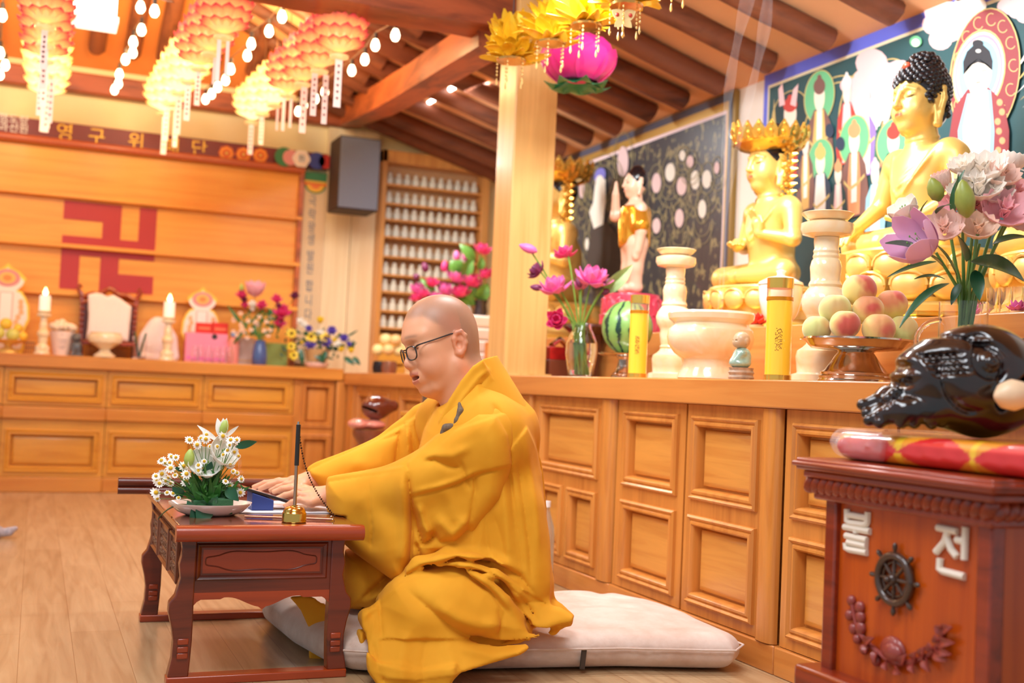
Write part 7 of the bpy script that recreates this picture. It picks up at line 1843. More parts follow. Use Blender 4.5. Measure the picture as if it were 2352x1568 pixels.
# golden lotus lanterns with crystal fringes
GP = mat('gold_film_petal', (250, 208, 50), .28, metal=.35, coat=.5); CRY = mat('amber_crystal', (250, 214, 140), .06, trans=.6, ior=1.5, coat=.5); GLD2 = mat('gold_ring_plate', (224, 168, 90), .2, metal=.9)
def gold_lotus(px, py, D, R, lab, seed, fringe):
    p = dep(px, py, D); t = thing('gold_lantern', lab, 'lantern', p, group='gold lotus lanterns'); b = B(); rn = random.Random(seed)
    for z, rr, n, out in ((-.38, .40, 11, 1.45), (-.30, .45, 12, 1.15), (-.15, .48, 12, .9), (.0, .45, 12, .65), (.10, .40, 10, .4), (.2, .25, 8, .2)):
        for k in range(n):
            a = 2*PI*(k+rn.random()*.4)/n; dr = np.array((math.cos(a), math.sin(a), 0)); o = dr*rr*R*.5+MZ*z*R; L = R*rn.uniform(.6, 1.1)
            b.blade(o, o+(dr*math.sin(out)+MZ*math.cos(out))*L, R*rn.uniform(.28, .46), dr*math.cos(out)-MZ*math.sin(out), rn.uniform(-.5, .1), 6, .45, lambda t_: (.5+.75*math.sin(PI*min(1, t_*1.05)**.9))*(1 if t_ < .9 else .45), .0006, rn.uniform(-.3, .3))
    b.obj('petals', GP, t)
    b = B(); b.lathe([(.001, -R*.52), (R*.46, -R*.50), (R*.48, -R*.44), (R*.3, -R*.36), (.001, -R*.35)], 20); b.obj('base_plate', GLD2, t)
    B().torus if 0 else None
    for k in range(fringe):
        a = 2*PI*k/fringe+.3; q = np.array((math.cos(a)*R*.44, math.sin(a)*R*.44, -R*.5)); s = B(); n = 4
        for j in range(n): s.ball(q-MZ*(.012+.013*j), (.0035, .0035, .005), 6, 5)
        s.lathe([(.0005, -.028), (.0045, -.02), (.002, -.004), (.0005, 0)], 6, q-MZ*(.012+.013*n-.002)); s.obj('crystal_fringe', CRY, t)
    B().tube([(0, 0, R*.2), (0, 0, R*1.5)], .0022, 6).obj('hanger', SOCK, t)
    return p
for i, (px, py, D, r) in enumerate(((1176, 106, 4.12, 58), (1268, 66, 3.98, 58), (1348, 24, 3.72, 62), (1440, -24, 3.48, 66))):
    p = gold_lotus(px, py, D, r*D/2645*1.25, 'gold foil lotus lantern, %s from the left of the hanging cluster' % ORD[i], 20+i, 5)
# butterfly charm on the last gold lantern
c = dep(1432, 44, 3.46)
t = thing('butterfly_charm', 'small enamel butterfly charm hanging under the gold lanterns', 'charm', c)
b = B()
for q in (-1, 1):
    b.blade(c+MZ*.004, c+MR*q*.036+MZ*.026, .034, VD, 0, 5, .1, None, .002); b.blade(c-MZ*.002, c+MR*q*.026-MZ*.024, .026, VD, 0, 5, .1, None, .002)
b.obj('wings', mat('enamel_cream', (244, 216, 150), .3, coat=.5), t, world=True)
for q in (-1, 1): B().ball(c+MR*q*.02+MZ*.012+VD*.003, (.006, .006, .006)).obj('enamel_spot', mat('enamel_red', (200, 60, 50), .3), t, world=True)
B().tube([c-MZ*.02, c+MZ*.02], .003, 6).obj('body', GLD2, t, world=True)
b = B(); b.lathe([(.0005, -.03), (.006, -.022), (.002, -.005), (.0005, 0)], 8, c-MZ*.028); b.tube([c-MZ*.018, c-MZ*.03], .001, 5); b.obj('crystal_drop', CRY, t, world=True)
for i, (px, y0, y1) in enumerate(((1545, -40, 22), (1572, -40, 14))):
    a, e = dep(px, y0, 3.6), dep(px-4, y1, 3.6); b = B()
    for j in range(5): b.ball(a+(e-a)*j/6, (.003, .003, .0048), 6, 5)
    b.lathe([(.0005, -.028), (.0045, -.02), (.002, -.004), (.0005, 0)], 6, e+MZ*.02); o = b.obj('hanging_crystals', CRY, None, world=True, loc=a); tag(o, 'crystal bead strand at the top edge, %s' % ('left one of two' if i == 0 else 'right one of two'), 'strand')
# pink paper lotus with green leaves
D = 4.42; p = dep(1329, 134, D); R = 82*D/2645; t = thing('pink_lotus_lantern', 'bright pink lotus lantern with green leaves hanging in front of the pillar', 'lantern', p)
b = B()
for ring, (n, rr, t1, gr) in enumerate(((8, 1.0, 1.35, .06), (8, .95, .95, .02), (8, .88, .62, .0))):
    for k in range(n): b.shell(R*rr, 2*PI*(k+.5*ring)/n, .36, 2.55, t1, gr, .80)
b.obj('petals', mat('pink_silk', (238, 44, 140), .35, coat=.3), t)
b = B()
for ring, (n, out, L) in enumerate(((8, 1.05, .75), (8, 1.75, .70))):
    for k in range(n):
        a = 2*PI*(k+.5*ring+.25)/n; dr = np.array((math.cos(a), math.sin(a), 0)); o = dr*R*.28-MZ*R*.60
        b.blade(o, o+(dr*math.sin(out)+MZ*math.cos(out))*R*L, R*.52, dr*math.cos(out)-MZ*math.sin(out), -.5 if ring == 0 else .35, 7, .3, lambda t_: (.55+.6*math.sin(PI*t_))*(1-t_**4)+.02, .001)
b.obj('leaves', mat('green_silk', (20, 130, 84), .3, coat=.3), t)
B().lathe([(.001, -R*.66), (R*.34, -R*.64), (R*.36, -R*.58), (.001, -R*.56)], 20).obj('base_plate', mat('pink_base', (226, 60, 140), .4), t)
B().tube([(0, 0, -R*.2), (0, 0, R*1.7)], .0018, 6).obj('hanger', CORD, t)
# ================================================================ things on the far counter
FZ = .774
def fc(px, Yv=7.12, z=FZ):
    p = at(px, 815, Y=Yv)
    return np.array((p[0], Yv, z+.0006))
def candle(lab, p, r, H, m=WAX, cat='candle'):
    t = thing('candle', lab, cat, p)
    B().lathe([(.001, 0), (r, 0), (r, H*.94), (r*.85, H), (r*.3, H*.97), (.001, H*.96)], 20).obj('wax', m, t, ang=40)
    b = B(); b.lathe([(.0005, H*.97), (r*.35, H*1.06), (r*.45, H*1.16), (r*.25, H*1.34), (.0005, H*1.5)], 12); b.obj('flame', emis('flame', (255, 220, 150), 9), t)
    return t
WAXG = mat('glowing_wax', (255, 248, 236), .4, sss=.4, em=(255, 236, 200), es=.35)
for px, y0, y1, lab in ((96, 710, 810, 'left'), (383, 727, 826, 'right')):
    p = fc(px, 7.05); k = mpp(p); H = (y1-y0)*k
    candlestick('small cream marble candlestick on the far counter, %s of the carved chair' % lab, p, H, 'small marble candlesticks')
    candle('lit white candle in the small marble candlestick %s of the carved chair' % lab, p+np.array((0, 0, H*.975+.0008)), 12.5*k, 38*k, WAXG)
# paper pot of cream puffs
p = fc(140, 7.14); k = mpp(p); t = thing('paper_pot', 'white printed paper pot full of cream puffy flowers beside the left candlestick', 'pot', p)
B().lathe([(.001, 0), (18*k, 0), (27*k, 55*k), (25.5*k, 55*k), (17*k, 4*k), (.001, 4*k)], 28).obj('pot', mat('pot_paper', (250, 226, 214), .7), t, ang=40)
b = B(); rn = random.Random(3)
for i in range(46): a = rn.uniform(0, 2*PI); q = 26*math.sqrt(rn.random()); b.ball((math.cos(a)*q*k, math.sin(a)*q*k, (56+rn.uniform(0, 16)*(1.2-q/30)+6)*k), rn.uniform(6, 9)*k, 8, 6)
o = b.obj('puffs', mat('puff_cream', (252, 232, 204), .8, bump=.4, bs=120), t)
b = B()
for i, (z, w) in enumerate(((46, 5), (34, 22), (28, 18), (20, 20), (15, 14))):
    for j in range(max(1, int(w/3))): x = (-w/2+3*j+1)*k; r_ = (18+9*z/55)*k+.0006; b.box((x, -math.sqrt(max(0, r_*r_-x*x))-.0006, z*k), (x+2.0*k, -math.sqrt(max(0, r_*r_-x*x)), (z+2)*k))
b.obj('print', mat('print_grey', (120, 104, 110), .7), t, smooth=False)
# dark guardian figure
p = fc(175, 7.09); k = mpp(p); t = thing('dark_figurine', 'small dark stone lion figure between the paper pot and carved chair', 'figurine', p)
b = SDF(); q = lambda x, y, z: np.array((x, y, z))*k
b.ell(q(0, 0, 18), q(13, 11, 18), 4*k); b.ell(q(-2, -3, 42), q(11, 11, 11), 5*k); b.cone(q(-7, -8, 4), q(-5, -6, 26), 4*k, 4*k, 3*k); b.cone(q(7, -8, 4), q(5, -6, 26), 4*k, 4*k, 3*k); b.ell(q(-2, -12, 39), q(6, 5, 4), 3*k); b.box(q(0, 0, 2), q(14, 12, 2.5), .002, 2*k)
put('body', b.mesh('body', .0022), mat('dark_stone', (92, 92, 96), .35, var=.4, vs=60, coat=.2), t)
# carved chair for a tablet
p = fc(246, 7.24); k = mpp(p); CH = wood('chair_red', (168, 66, 30), (120, 40, 20), (30, 30, 3), rough=.3, coat=.4)
t = thing('carved_chair', 'small carved red wooden chair standing on the far counter under the emblem', 'chair', p)
b = B(); b.box((-58*k, -40*k, 28*k), (58*k, 40*k, 36*k)); b.obj('seat', CH, t, bev=.003)
for q in (-1, 1):
    B().box((q*58*k-4*k, -40*k, 0), (q*58*k+4*k, -32*k, 36*k)).obj('leg', CH, t, bev=.002); B().box((q*58*k-4*k, 32*k, 0), (q*58*k+4*k, 40*k, 36*k)).obj('leg', CH, t, bev=.002)
    b = B(); b.beam((q*58*k, 36*k, 36*k), (q*60*k, 40*k, 140*k), 8*k, 8*k)
    for j in range(7): b.ball((q*58.5*k, 36*k, (45+13*j)*k), (5.5*k, 5*k, 5*k), 8, 6)
    b.obj('post', CH, t); 
    b = B(); b.tube([(q*58*k, 40*k, 138*k), (q*64*k, 40*k, 148*k), (q*70*k, 40*k, 158*k), (q*66*k, 40*k, 166*k), (q*61*k, 40*k, 160*k)], [5*k, 5*k, 4.5*k, 4*k, 3*k], 8); b.obj('scroll_end', CH, t)
b = B(); b.tube([(x*k, 40*k, (142+16*math.exp(-(x/28)**2)+3*math.cos(x/6))*k) for x in range(-60, 61, 6)], 6*k, 8); b.tube([(x*k, 40*k, (128+10*math.exp(-(x/28)**2))*k) for x in range(-60, 61, 6)], 4*k, 8); b.obj('crest_rail', CH, t)
B().box((-56*k, 36*k, 40*k), (56*k, 40*k, 124*k)).obj('back_panel', wood('chair_dark', (96, 36, 22), (70, 24, 16), (30, 30, 3)), t)
cl_ = SDF(); cl_.slab([(-48*k, 38*k), (44*k, 37.5*k), (47*k, 120*k), (20*k, 138*k), (5*k, 145*k), (-8*k, 140*k), (-20*k, 146*k), (-40*k, 145*k), (-50*k, 140*k), (-46*k, 90*k)], (0, -12*k, 0), (1, 0, 0), (0, 0, 1), 10*k, 9*k, .004)
for x in (-30, -12, 6, 24): cl_.crease([(x*k, -22*k, 130*k), (x*k*1.05, -22*k, 90*k), (x*k*1.1, -22*k, 50*k)], 5*k, .0025)
o = thing('draped_cloth', 'white cloth draped over the tablet on the carved chair', 'cloth', p+np.array((0, 0, 36.5*k))); 
me = cl_.mesh('cloth', .004, smooth=2); me.transform(Matrix.Translation((0, 0, -36*k))); put('cloth', me, mat('white_cloth', (252, 236, 228), .8, em=(255, 236, 226), es=.0), o)
# footed bowl in front of the chair
p = fc(240, 7.03); k = mpp(p); t = thing('incense_bowl', 'small footed cream marble bowl in front of the carved chair', 'bowl', p)
B().lathe([(r*k, z*k) for r, z in [(1, 0), (24, 0), (25, 4), (14, 12), (11, 18), (20, 24), (36, 34), (39, 44), (36, 52), (33, 53), (34, 57), (30, 57), (26, 46), (1, 40)]], 32).obj('bowl', MARB, t, ang=40)
# white bundle
p = fc(361, 7.22); k = mpp(p); s = SDF(); q = lambda x, y, z: np.array((x, y, z))*k
s.ell(q(0, 0, 40), q(42, 30, 50), .01); s.ell(q(-2, 0, 78), q(22, 20, 22), .03); s.cone(q(-28, -6, 50), q(-34, -8, 10), 12*k, 14*k, .02); s.cone(q(28, -6, 50), q(34, -8, 10), 12*k, 14*k, .02); s.box(q(0, 0, 6), q(40, 26, 6), .004, .01)
for x in (-22, -8, 8, 22): s.crease([q(x*.5, -34, 80), q(x, -34, 45), q(x*1.3, -34, 5)], 5*k, .004)
s.plane((0, 0, .001), (0, 0, -1))
t = thing('white_bundle', 'white cloth wrapped statue behind the right small candlestick', 'bundle', p); put('wrap', s.mesh('wrap', .004, smooth=2), mat('white_wrap', (252, 234, 232), .8), t)
# glass of stems
p = fc(320, 7.05); k = mpp(p); t = thing('stem_glass', 'clear glass holding two green stems left of the right candlestick', 'glass', p)
B().lathe([(.001, 0), (15*k, 0), (16*k, 52*k), (15*k, 52*k), (13.8*k, 4*k), (.001, 4*k)], 24).obj('glass', GLS, t, ang=40)
b = B(); b.tube([(-2*k, 0, 6*k), (-13*k, 0, 62*k)], 2.2*k, 6); b.tube([(0, 0, 6*k), (12*k, 0, 60*k)], 2.6*k, 6); b.obj('stems', LEAFD, t)
# paper tablets: cut-out shapes with yellow edges
def paper_tablet(px, lab, Yv, base=818, top=645):
    p = fc(px, Yv); k = mpp(p); s_ = (base-top)/173
    t = thing('paper_tablet', lab, 'tablet', p, group='paper memorial tablets')
    out = [(-34, 0), (-38, 14), (-32, 28), (-36, 46), (-44, 66), (-42, 92), (-36, 108), (-28, 120), (-18, 124), (-30, 136), (-34, 146), (-22, 158), (-8, 165), (0, 174), (8, 165), (22, 158), (34, 146), (30, 136), (18, 124), (28, 120), (36, 108), (42, 92), (44, 66), (36, 46), (32, 28), (38, 14), (34, 0)]
    for sc, m, y, nm in ((1.0, mat('tablet_yellow', (255, 214, 84), .6), 0, 'backing'), (.90, mat('tablet_white', (255, 240, 230), .7), -1.2, 'face')):
        b = B(); b.prism([(x*k*sc*s_, (z*sc+87*(1-sc))*k*s_) for x, z in out], (0, y*k, 0), (1, 0, 0), (0, 0, 1), (0, -1.0*k, 0)); b.obj(nm, m, t, smooth=False)
    b = B(); b.box((-13*k*s_, -3.0*k, 20*k*s_), (13*k*s_, -2.3*k, 118*k*s_)); b.obj('name_strip', mat('strip_pink', (244, 200, 190), .7), t, smooth=False)
    b = B(); b.box((-10*k*s_, -3.6*k, 22*k*s_), (10*k*s_, -3.0*k, 116*k*s_)); b.obj('name_field', mat('strip_white', (255, 246, 240), .7), t, smooth=False)
    for q in (-1, 1):
        b = B(); rn = random.Random(q+3)
        for i in range(9): b.prism([(math.cos(a)*5*k*s_, math.sin(a)*6*k*s_) for a in np.linspace(0, 2*PI, 9)[:-1]], (q*(24+rn.uniform(-5, 5))*k*s_, -2.3*k, (20+i*10)*k*s_), (1, 0, 0), (0, 0, 1), (0, -.5*k, 0))
        b.obj('floral_print', mat('floral_orange', (248, 190, 140), .7), t, smooth=False)
    for r_, m, y in ((20, mat('rosette_pink', (226, 150, 150), .6), 2.4), (13, mat('rosette_gold', (246, 196, 110), .6), 3.0), (7, mat('rosette_or', (240, 150, 80), .6), 3.6)):
        b = B(); b.prism([(math.cos(a)*r_*1.15*k*s_, math.sin(a)*r_*.85*k*s_) for a in np.linspace(0, 2*PI, 25)[:-1]], (0, -y*k, 145*k*s_), (1, 0, 0), (0, 0, 1), (0, -.5*k, 0)); b.obj('rosette', m, t, smooth=False)
paper_tablet(458, 'white paper tablet with yellow edge standing behind the pink boxes', 7.31)
paper_tablet(6, 'white paper tablet with yellow edge cut off by the left edge of the picture', 7.26, 812, 606)
# boxes
def fbox(lab, x0, x1, y0, y1, Yv, m, nm='box', cat='box', dy=.08, grp=None, z=None):
    a, c = at(x0, y1, Y=Yv), at(x1, y1, Y=Yv); zt = at((x0+x1)/2, y0, Y=Yv)[2]; zb = FZ+.0006 if z is None else z
    t = thing(nm, lab, cat, ((a[0]+c[0])/2, Yv+dy/2, zb), group=grp); b = B(); b.box((a[0], Yv, zb), (c[0], Yv+dy, zt)); b.obj('box', m, t, bev=.002, world=True, smooth=False); return t, (a[0], c[0], zb, zt)
PNK = mat('pink_card', (250, 150, 180), .5); REDC = mat('red_card', (226, 46, 30), .45)
tp1, g = fbox('pink box lying behind the row of glass bottles', 426, 522, 765, 800, 7.17, PNK, dy=.09)
B().box((g[0]+.01, 7.168, g[2]+.02), (g[1]-.01, 7.1699, g[2]+.032)).obj('band', mat('hot_pink', (250, 110, 200), .5), tp1, world=True, smooth=False)
B().prism([(math.cos(a)*.017, math.sin(a)*.017) for a in np.linspace(0, 2*PI, 21)[:-1]], (at(493, 773, Y=7.168)[0], 7.1688, at(493, 773, Y=7.168)[2]), (1, 0, 0), (0, 0, 1), (0, -.001, 0)).obj('black_dot', mat('dot_black', (50, 40, 40), .5), tp1, world=True, smooth=False)
for x0, x1, lab in ((451, 487, 'red box on top of the pink box, left of the pair'), (488, 524, 'red box on top of the pink box, right of the pair')):
    t2, g2_ = fbox(lab, x0, x1, 741, 764, 7.18, REDC, dy=.06, z=g[3]+.001)
    B().box((g2_[0]+.012, 7.1785, g2_[2]+.022), (g2_[1]-.012, 7.1799, g2_[2]+.036)).obj('print', mat('red_pale', (244, 130, 90), .5), t2, world=True, smooth=False)
for i, px in enumerate((448, 461, 480, 498, 513, 527)):
    p = fc(px, 7.05+.03*(i % 2)); k = mpp(p); b = B(); b.lathe([(.001, 0), (8*k, 0), (8.5*k, 4*k), (8.5*k, 26*k), (6*k, 31*k), (5*k, 36*k), (5.4*k, 39*k), (4*k, 39*k), (4*k, 33*k), (7.4*k, 25*k), (7.2*k, 3*k), (.001, 3*k)], 18)
    t = thing('glass_bottle', 'small clear glass bottle in front of the pink box, %s from the left' % ORD[i], 'bottle', p, group='clear glass bottles on the far counter'); b.obj('glass', GLS, t, ang=40)
p = fc(535, 7.17); k = mpp(p); t = thing('drink_bottle', 'pink drink bottle with blue cap right of the boxes', 'bottle', p)
B().lathe([(.001, 0), (13*k, 0), (14*k, 40*k), (12*k, 52*k), (6*k, 62*k), (.001, 63*k)], 20).obj('bottle', mat('pink_drink', (244, 150, 140), .15, coat=.5), t); B().lathe([(.001, 63*k), (7*k, 63*k), (7*k, 72*k), (.001, 72*k)], 16).obj('cap', mat('blue_cap', (120, 170, 230), .4), t)
t, g = fbox('grey box left of the blue vase', 545, 582, 776, 822, 7.2, mat('grey_card', (206, 184, 176), .7), dy=.05); B().box((g[0], 7.1985, g[2]+.02), (g[1], 7.1999, g[2]+.028)).obj('stripe', mat('card_ochre', (220, 170, 110), .6), t, world=True, smooth=False)
fbox('green box behind the blue vase', 611, 660, 788, 824, 7.24, mat('green_card', (150, 172, 90), .6), dy=.05)
for i, (x0, x1) in enumerate(((30, 78), (540, 690))):
    a, c = fc(x0, 7.3), fc(x1, 7.3); z1 = .02+.018*(1-i); t = thing('wire_tray', ['low brown wire mesh tray beside the fruit plate', 'long low wire mesh tray behind the blue vase'][i], 'tray', ((a[0]+c[0])/2, 7.325, FZ+.0006))
    b = B(); L = c[0]-a[0]; n = int(L/.012)
    for j in range(n+1): b.beam((-L/2+L*j/n, -.03, 0.001), (-L/2+L*j/n, -.03, z1+.03), .003, .003)
    for z in (.002, z1, z1+.03): b.beam((-L/2, -.03, z), (L/2, -.03, z), .004, .004); b.beam((-L/2, .03, z), (L/2, .03, z), .004, .004)
    for q in (-1, 1): b.beam((q*L/2, -.03, z1+.03), (q*L/2, .03, z1+.03), .004, .004)
    b.box((-L/2, -.03, 0), (L/2, .03, .003)); b.obj('mesh', mat('tray_brown', (120, 80, 66), .4, metal=.5), t, smooth=False)
# blue vase with flowers
p = fc(596, 7.06); k = mpp(p); t = thing('blue_vase', 'dark blue ceramic vase on the far counter', 'vase', p)
B().lathe([(r*k, z*k) for r, z in [(1, 0), (15, 0), (17, 3), (17.5, 20), (15, 40), (12, 52), (13, 56), (11, 56), (10, 50), (1, 44)]], 28).obj('vase', mat('blue_glaze', (70, 92, 148), .2, coat=.6), t)
FD_ = float((p-EYE) @ cf); fv = lambda px, py, o=0.: dep(px, py, FD_-o)
t = thing('flower_bunch', 'mixed bunch with pink lily and magenta blooms in the blue vase', 'flowers', p+MZ*45*k)
st = B(); rn = random.Random(8)
for px, py in ((583, 665), (558, 685), (565, 720), (592, 700), (637, 690), (680, 680), (650, 735), (545, 730), (610, 700), (570, 740), (600, 730)): st.tube([p+MZ*48*k, fv(596+(px-596)*.3, 750), fv(px, py)], .0022, 5)
st.obj('stems', STEM, t, world=True)
lily(t, fv(585, 682), MZ+VD*.3, 42*k, 26*k, 8, .6, PETP); 
for px, py, r, m in ((556, 680, 14, LOTM), (560, 702, 11, LOTM), (603, 704, 14, LOTM), (634, 690, 14, LOTM), (678, 682, 12, LOTD), (650, 722, 22, LOTM), (640, 745, 16, LOTM), (562, 690, 9, LOTD), (640, 705, 9, LOTD), (580, 700, 10, PETW)): lotus(t, fv(px, py, .02), r*k, _n(VD+MZ*.8+MR*rn.uniform(-.5, .5)), m, .7, 8, 'bloom')
bud(t, fv(556, 672), fv(554, 650), 6*k, BUDG); bud(t, fv(580, 715), fv(580, 690), 7*k, PETW)
for i in range(26): daisy(t, fv(rn.uniform(535, 660), rn.uniform(715, 775), rn.uniform(0, .04)), _n(VD+MZ*.5), 6*k, 2*k, 7, GOLDL, DISK, 'small_flower')
lf = B()
for i in range(50): q = fv(rn.uniform(560, 640), rn.uniform(720, 780), rn.uniform(-.02, .03)); lf.blade(q, q+np.array((rn.uniform(-.06, .06), rn.uniform(-.03, .03), rn.uniform(.0, .07))), .014, VD, .1, 5, .2)
lf.blade(fv(555, 745), fv(522, 700), .02, VD, .2, 6); lf.blade(fv(560, 760), fv(535, 790), .02, VD, .2, 6)
lf.obj('foliage', LEAF, t, world=True)
# basket arrangement of yellow and violet flowers
p = fc(728, 7.10); k = mpp(p); t = thing('flower_basket', 'low arrangement of yellow and violet flowers in a tan pot on a white bowl', 'flowers', p+MZ*13*k); FD_ = float((p-EYE) @ cf)
o = thing('white_bowl', 'white bowl under the yellow and violet flowers', 'bowl', p); B().lathe([(r*k, z*k) for r, z in [(1, 0), (20, 0), (26, 4), (29, 12), (27, 12), (22, 6), (1, 5)]], 28).obj('bowl', mat('white_china', (250, 226, 220), .2, coat=.5), o)
B().lathe([(1*k, 0), (22*k, 0), (30*k, 30*k), (27*k, 30*k), (1*k, 26*k)], 24).obj('pot', mat('tan_pot', (196, 156, 104), .7), t)
YL = mat('petal_yellow', (250, 216, 40), .5, sss=.1); VI = mat('petal_violet', (112, 92, 190), .5, sss=.1); EYEB = mat('flower_eye', (110, 60, 20), .7)
for px, py, r in ((670, 765, 14), (715, 772, 15), (747, 775, 15), (675, 815, 13), (669, 795, 12)): daisy(t, fv(px, py, .05), _n(VD+MZ*.3+MR*rn.uniform(-.3, .3)), r*k, r*.3*k, 9, YL, EYEB, 'yellow_flower')
for px, py, r in ((735, 742, 14), (783, 808, 12), (806, 810, 12), (768, 785, 9), (744, 797, 7), (693, 790, 7), (720, 810, 7)): lotus(t, fv(px, py, .04), r*k, _n(MZ+VD*.4), YL, .35, 8, 'yellow_tulip')
for px, py, r in ((713, 792, 12), (748, 785, 13), (762, 760, 11), (790, 777, 10), (709, 755, 8), (802, 790, 6)): lotus(t, fv(px, py, .045), r*k, _n(VD+MZ*.5), VI, .9, 12, 'violet_flower')
for px, py in ((698, 745), (735, 765), (775, 790), (690, 738)): lotus(t, fv(px, py, .04), 9*k, _n(VD+MZ*.5), PETW, .9, 10, 'cream_flower')
lf = B()
for i in range(70): q = fv(rn.uniform(650, 815), rn.uniform(765, 825), rn.uniform(-.02, .03)); lf.blade(q, q+np.array((rn.uniform(-.07, .07), rn.uniform(-.04, .02), rn.uniform(-.03, .07))), .014, VD, .1, 5, .2)
for a, c in (((690, 800), (695, 840)), ((720, 805), (745, 835)), ((750, 805), (735, 836)), ((700, 770), (705, 760)), ((790, 820), (815, 838)), ((810, 820), (828, 838))): lf.blade(fv(*a, .05), fv(*c, .06), .035, VD, .2, 7, .25)
lf.obj('foliage', LEAFD, t, world=True)
# fruit plate at the left edge
p = fc(18, 7.1); k = mpp(p); t = thing('fruit_plate', 'gold footed plate of fruit at the left edge of the picture', 'dish', p)
B().lathe([(r*k, z*k) for r, z in [(1, 0), (22, 0), (20, 6), (8, 14), (10, 20), (34, 24), (40, 30), (36, 29), (1, 26)]], 28).obj('plate', GOLDM, t)
for i, (dx, z, r, c_) in enumerate(((-24, 44, 17, 'green'), (8, 42, 17, 'green'), (30, 40, 12, 'yellow'), (-8, 66, 16, 'yellow'), (18, 58, 12, 'yellow'))):
    b = B(); r *= .88; b.ball((0, 0, 0), (r*k, r*k, r*k*.95), 18, 12); o = b.obj('fruit', mat('fruit_'+c_, (206, 206, 110) if c_ == 'green' else (250, 200, 70), .45, var=.1, vs=20), None, loc=p+np.array((dx*k, (-6+5*i)*k*.5, z*k))); tag(o, '%s fruit on the gold plate at the left edge, %s' % (c_, ['far left', 'middle of the low row', 'right end', 'top', 'upper right'][i]), 'fruit', 'fruit on the gold plate')
# corner behind the man: fruit, candles, bouquet, cloth stack
def ac(px, X, z=CT): return cl(px, X, z)
p = ac(893, 2.02); k = mpp(p)
t = thing('fruit_stand', 'dark footed dish of fruit on the corner counter left of the man', 'dish', p); B().lathe([(r*k, z*k) for r, z in [(1, 0), (18, 0), (16, 4), (9, 10), (12, 16), (32, 20), (36, 25), (1, 22)]], 28).obj('dish', mat('dark_brass', (150, 110, 70), .25, metal=.8), t)
for i, (px, py, r, c_) in enumerate(((868, 800, 14, 0), (892, 800, 14, 1), (916, 802, 14, 0), (936, 802, 13, 1), (886, 776, 14, 0), (909, 777, 13, 1), (924, 790, 10, 0), (946, 842, 12, 1))):
    b = B(); c = dep(px, py+3, float((p-EYE) @ cf)-(.02 if i % 2 else -.02)); b.ball((0, 0, 0), (r*k, r*k, r*k*.94), 18, 12); o = b.obj('fruit', mat('corner_fruit', (250, 226, 160) if c_ == 0 else (250, 206, 140), .5, var=.1, vs=20), None, loc=c); tag(o, 'pale round fruit in the corner dish beside the man, %s' % ['left of the lower row', 'second in the lower row', 'third in the lower row', 'right of the lower row', 'left of the top pair', 'right of the top pair', 'smallest, tucked behind the top pair', 'lying on the counter'][i], 'fruit', 'fruit in the corner dish')
for i, (px, X) in enumerate(((872, 1.86), (893, 1.87))):
    p2 = ac(px, X); b = B(); b.lathe([(.001, 0), (15*k, 0), (17*k, 12*k), (15*k, 26*k), (13*k, 27*k), (1*k, 22*k)], 20); o = b.obj('pot', mat(['pot_black', 'pot_copper'][i], [(50, 36, 34), (150, 96, 70)][i], .25, metal=.5), None, loc=p2); tag(o, ['small black pot on the corner counter below the fruit', 'small coppery pot on the corner counter beside the black one'][i], 'pot')
p2 = ac(946, 2.26); k2 = mpp(p2)
candlestick('marble candlestick in the corner left of the man\'s head', p2, 108*k2, None)
AMB = mat('amber_jar', (255, 214, 90), .2, coat=.5, em=(255, 200, 70), es=.5)
candle('glowing yellow candle on the candlestick left of the man\'s head', p2+MZ*(108*k2*.975+.001), 14*k2, 26*k2, AMB)
p2 = ac(1052, 2.14); k2 = mpp(p2)
candlestick('marble candlestick in the corner right behind the man\'s head', p2, 132*k2, None)
candle('glowing yellow candle on the candlestick behind the man\'s head', p2+MZ*(132*k2*.975+.001), 15*k2, 26*k2, AMB)
p2 = ac(1096, 2.32); k2 = mpp(p2); zt2_ = dep(1096, 725, float((p2-EYE) @ cf))[2]
t = thing('cloth_stack', 'stack of folded white cloths beside the wooden pillar', 'cloth', p2)
for i in range(5): B().box((-.10, -.10+.004*i, i*(zt2_-CT)/5+.001), (.10-.003*i, .10, (i+1)*(zt2_-CT)/5-.002)).obj('folded_cloth', mat('folded_white', (252, 236, 224), .85), t, bev=.012)
p3 = p2+MZ*(zt2_-CT+.0008); t = thing('flower_vase', 'dark vase on the cloth stack beside the pillar', 'vase', p3); B().lathe([(r*k2, z*k2) for r, z in [(1, 0), (14, 0), (16, 10), (13, 26), (16, 36), (13, 36), (1, 30)]], 20).obj('vase', mat('vase_dark', (50, 34, 36), .3, coat=.4), t)
FD_ = float((p3-EYE) @ cf); t = thing('lotus_bouquet', 'large bouquet of magenta and pink lotuses behind the man\'s head', 'flowers', p3+MZ*31*k2)
st = B(); rn = random.Random(6)
HB = [(1105, 568, 24, LOTM), (1118, 625, 22, LOTM), (1112, 672, 24, LOTM), (1080, 640, 28, LOTM), (1045, 630, 28, LOT), (1020, 660, 26, LOT), (1060, 665, 26, LOTM), (990, 645, 20, LOTM), (960, 660, 24, LOT), (958, 680, 18, LOTM), (1000, 680, 22, LOT), (1040, 690, 18, LOTM), (1070, 685, 16, LOTM), (975, 672, 16, LOTM), (1095, 650, 18, LOT)]
for px, py, r, m in HB:
    st.tube([p3+MZ*32*k2, fv(1096+(px-1096)*.4, min(py+40, 690)), fv(px, py)], .004, 5); lotus(t, fv(px, py+r*.6, rn.uniform(-.05, .06)), r*k2, _n(VD*.5+MZ+MR*rn.uniform(-.6, .4)), m, .6, 10, 'lotus')
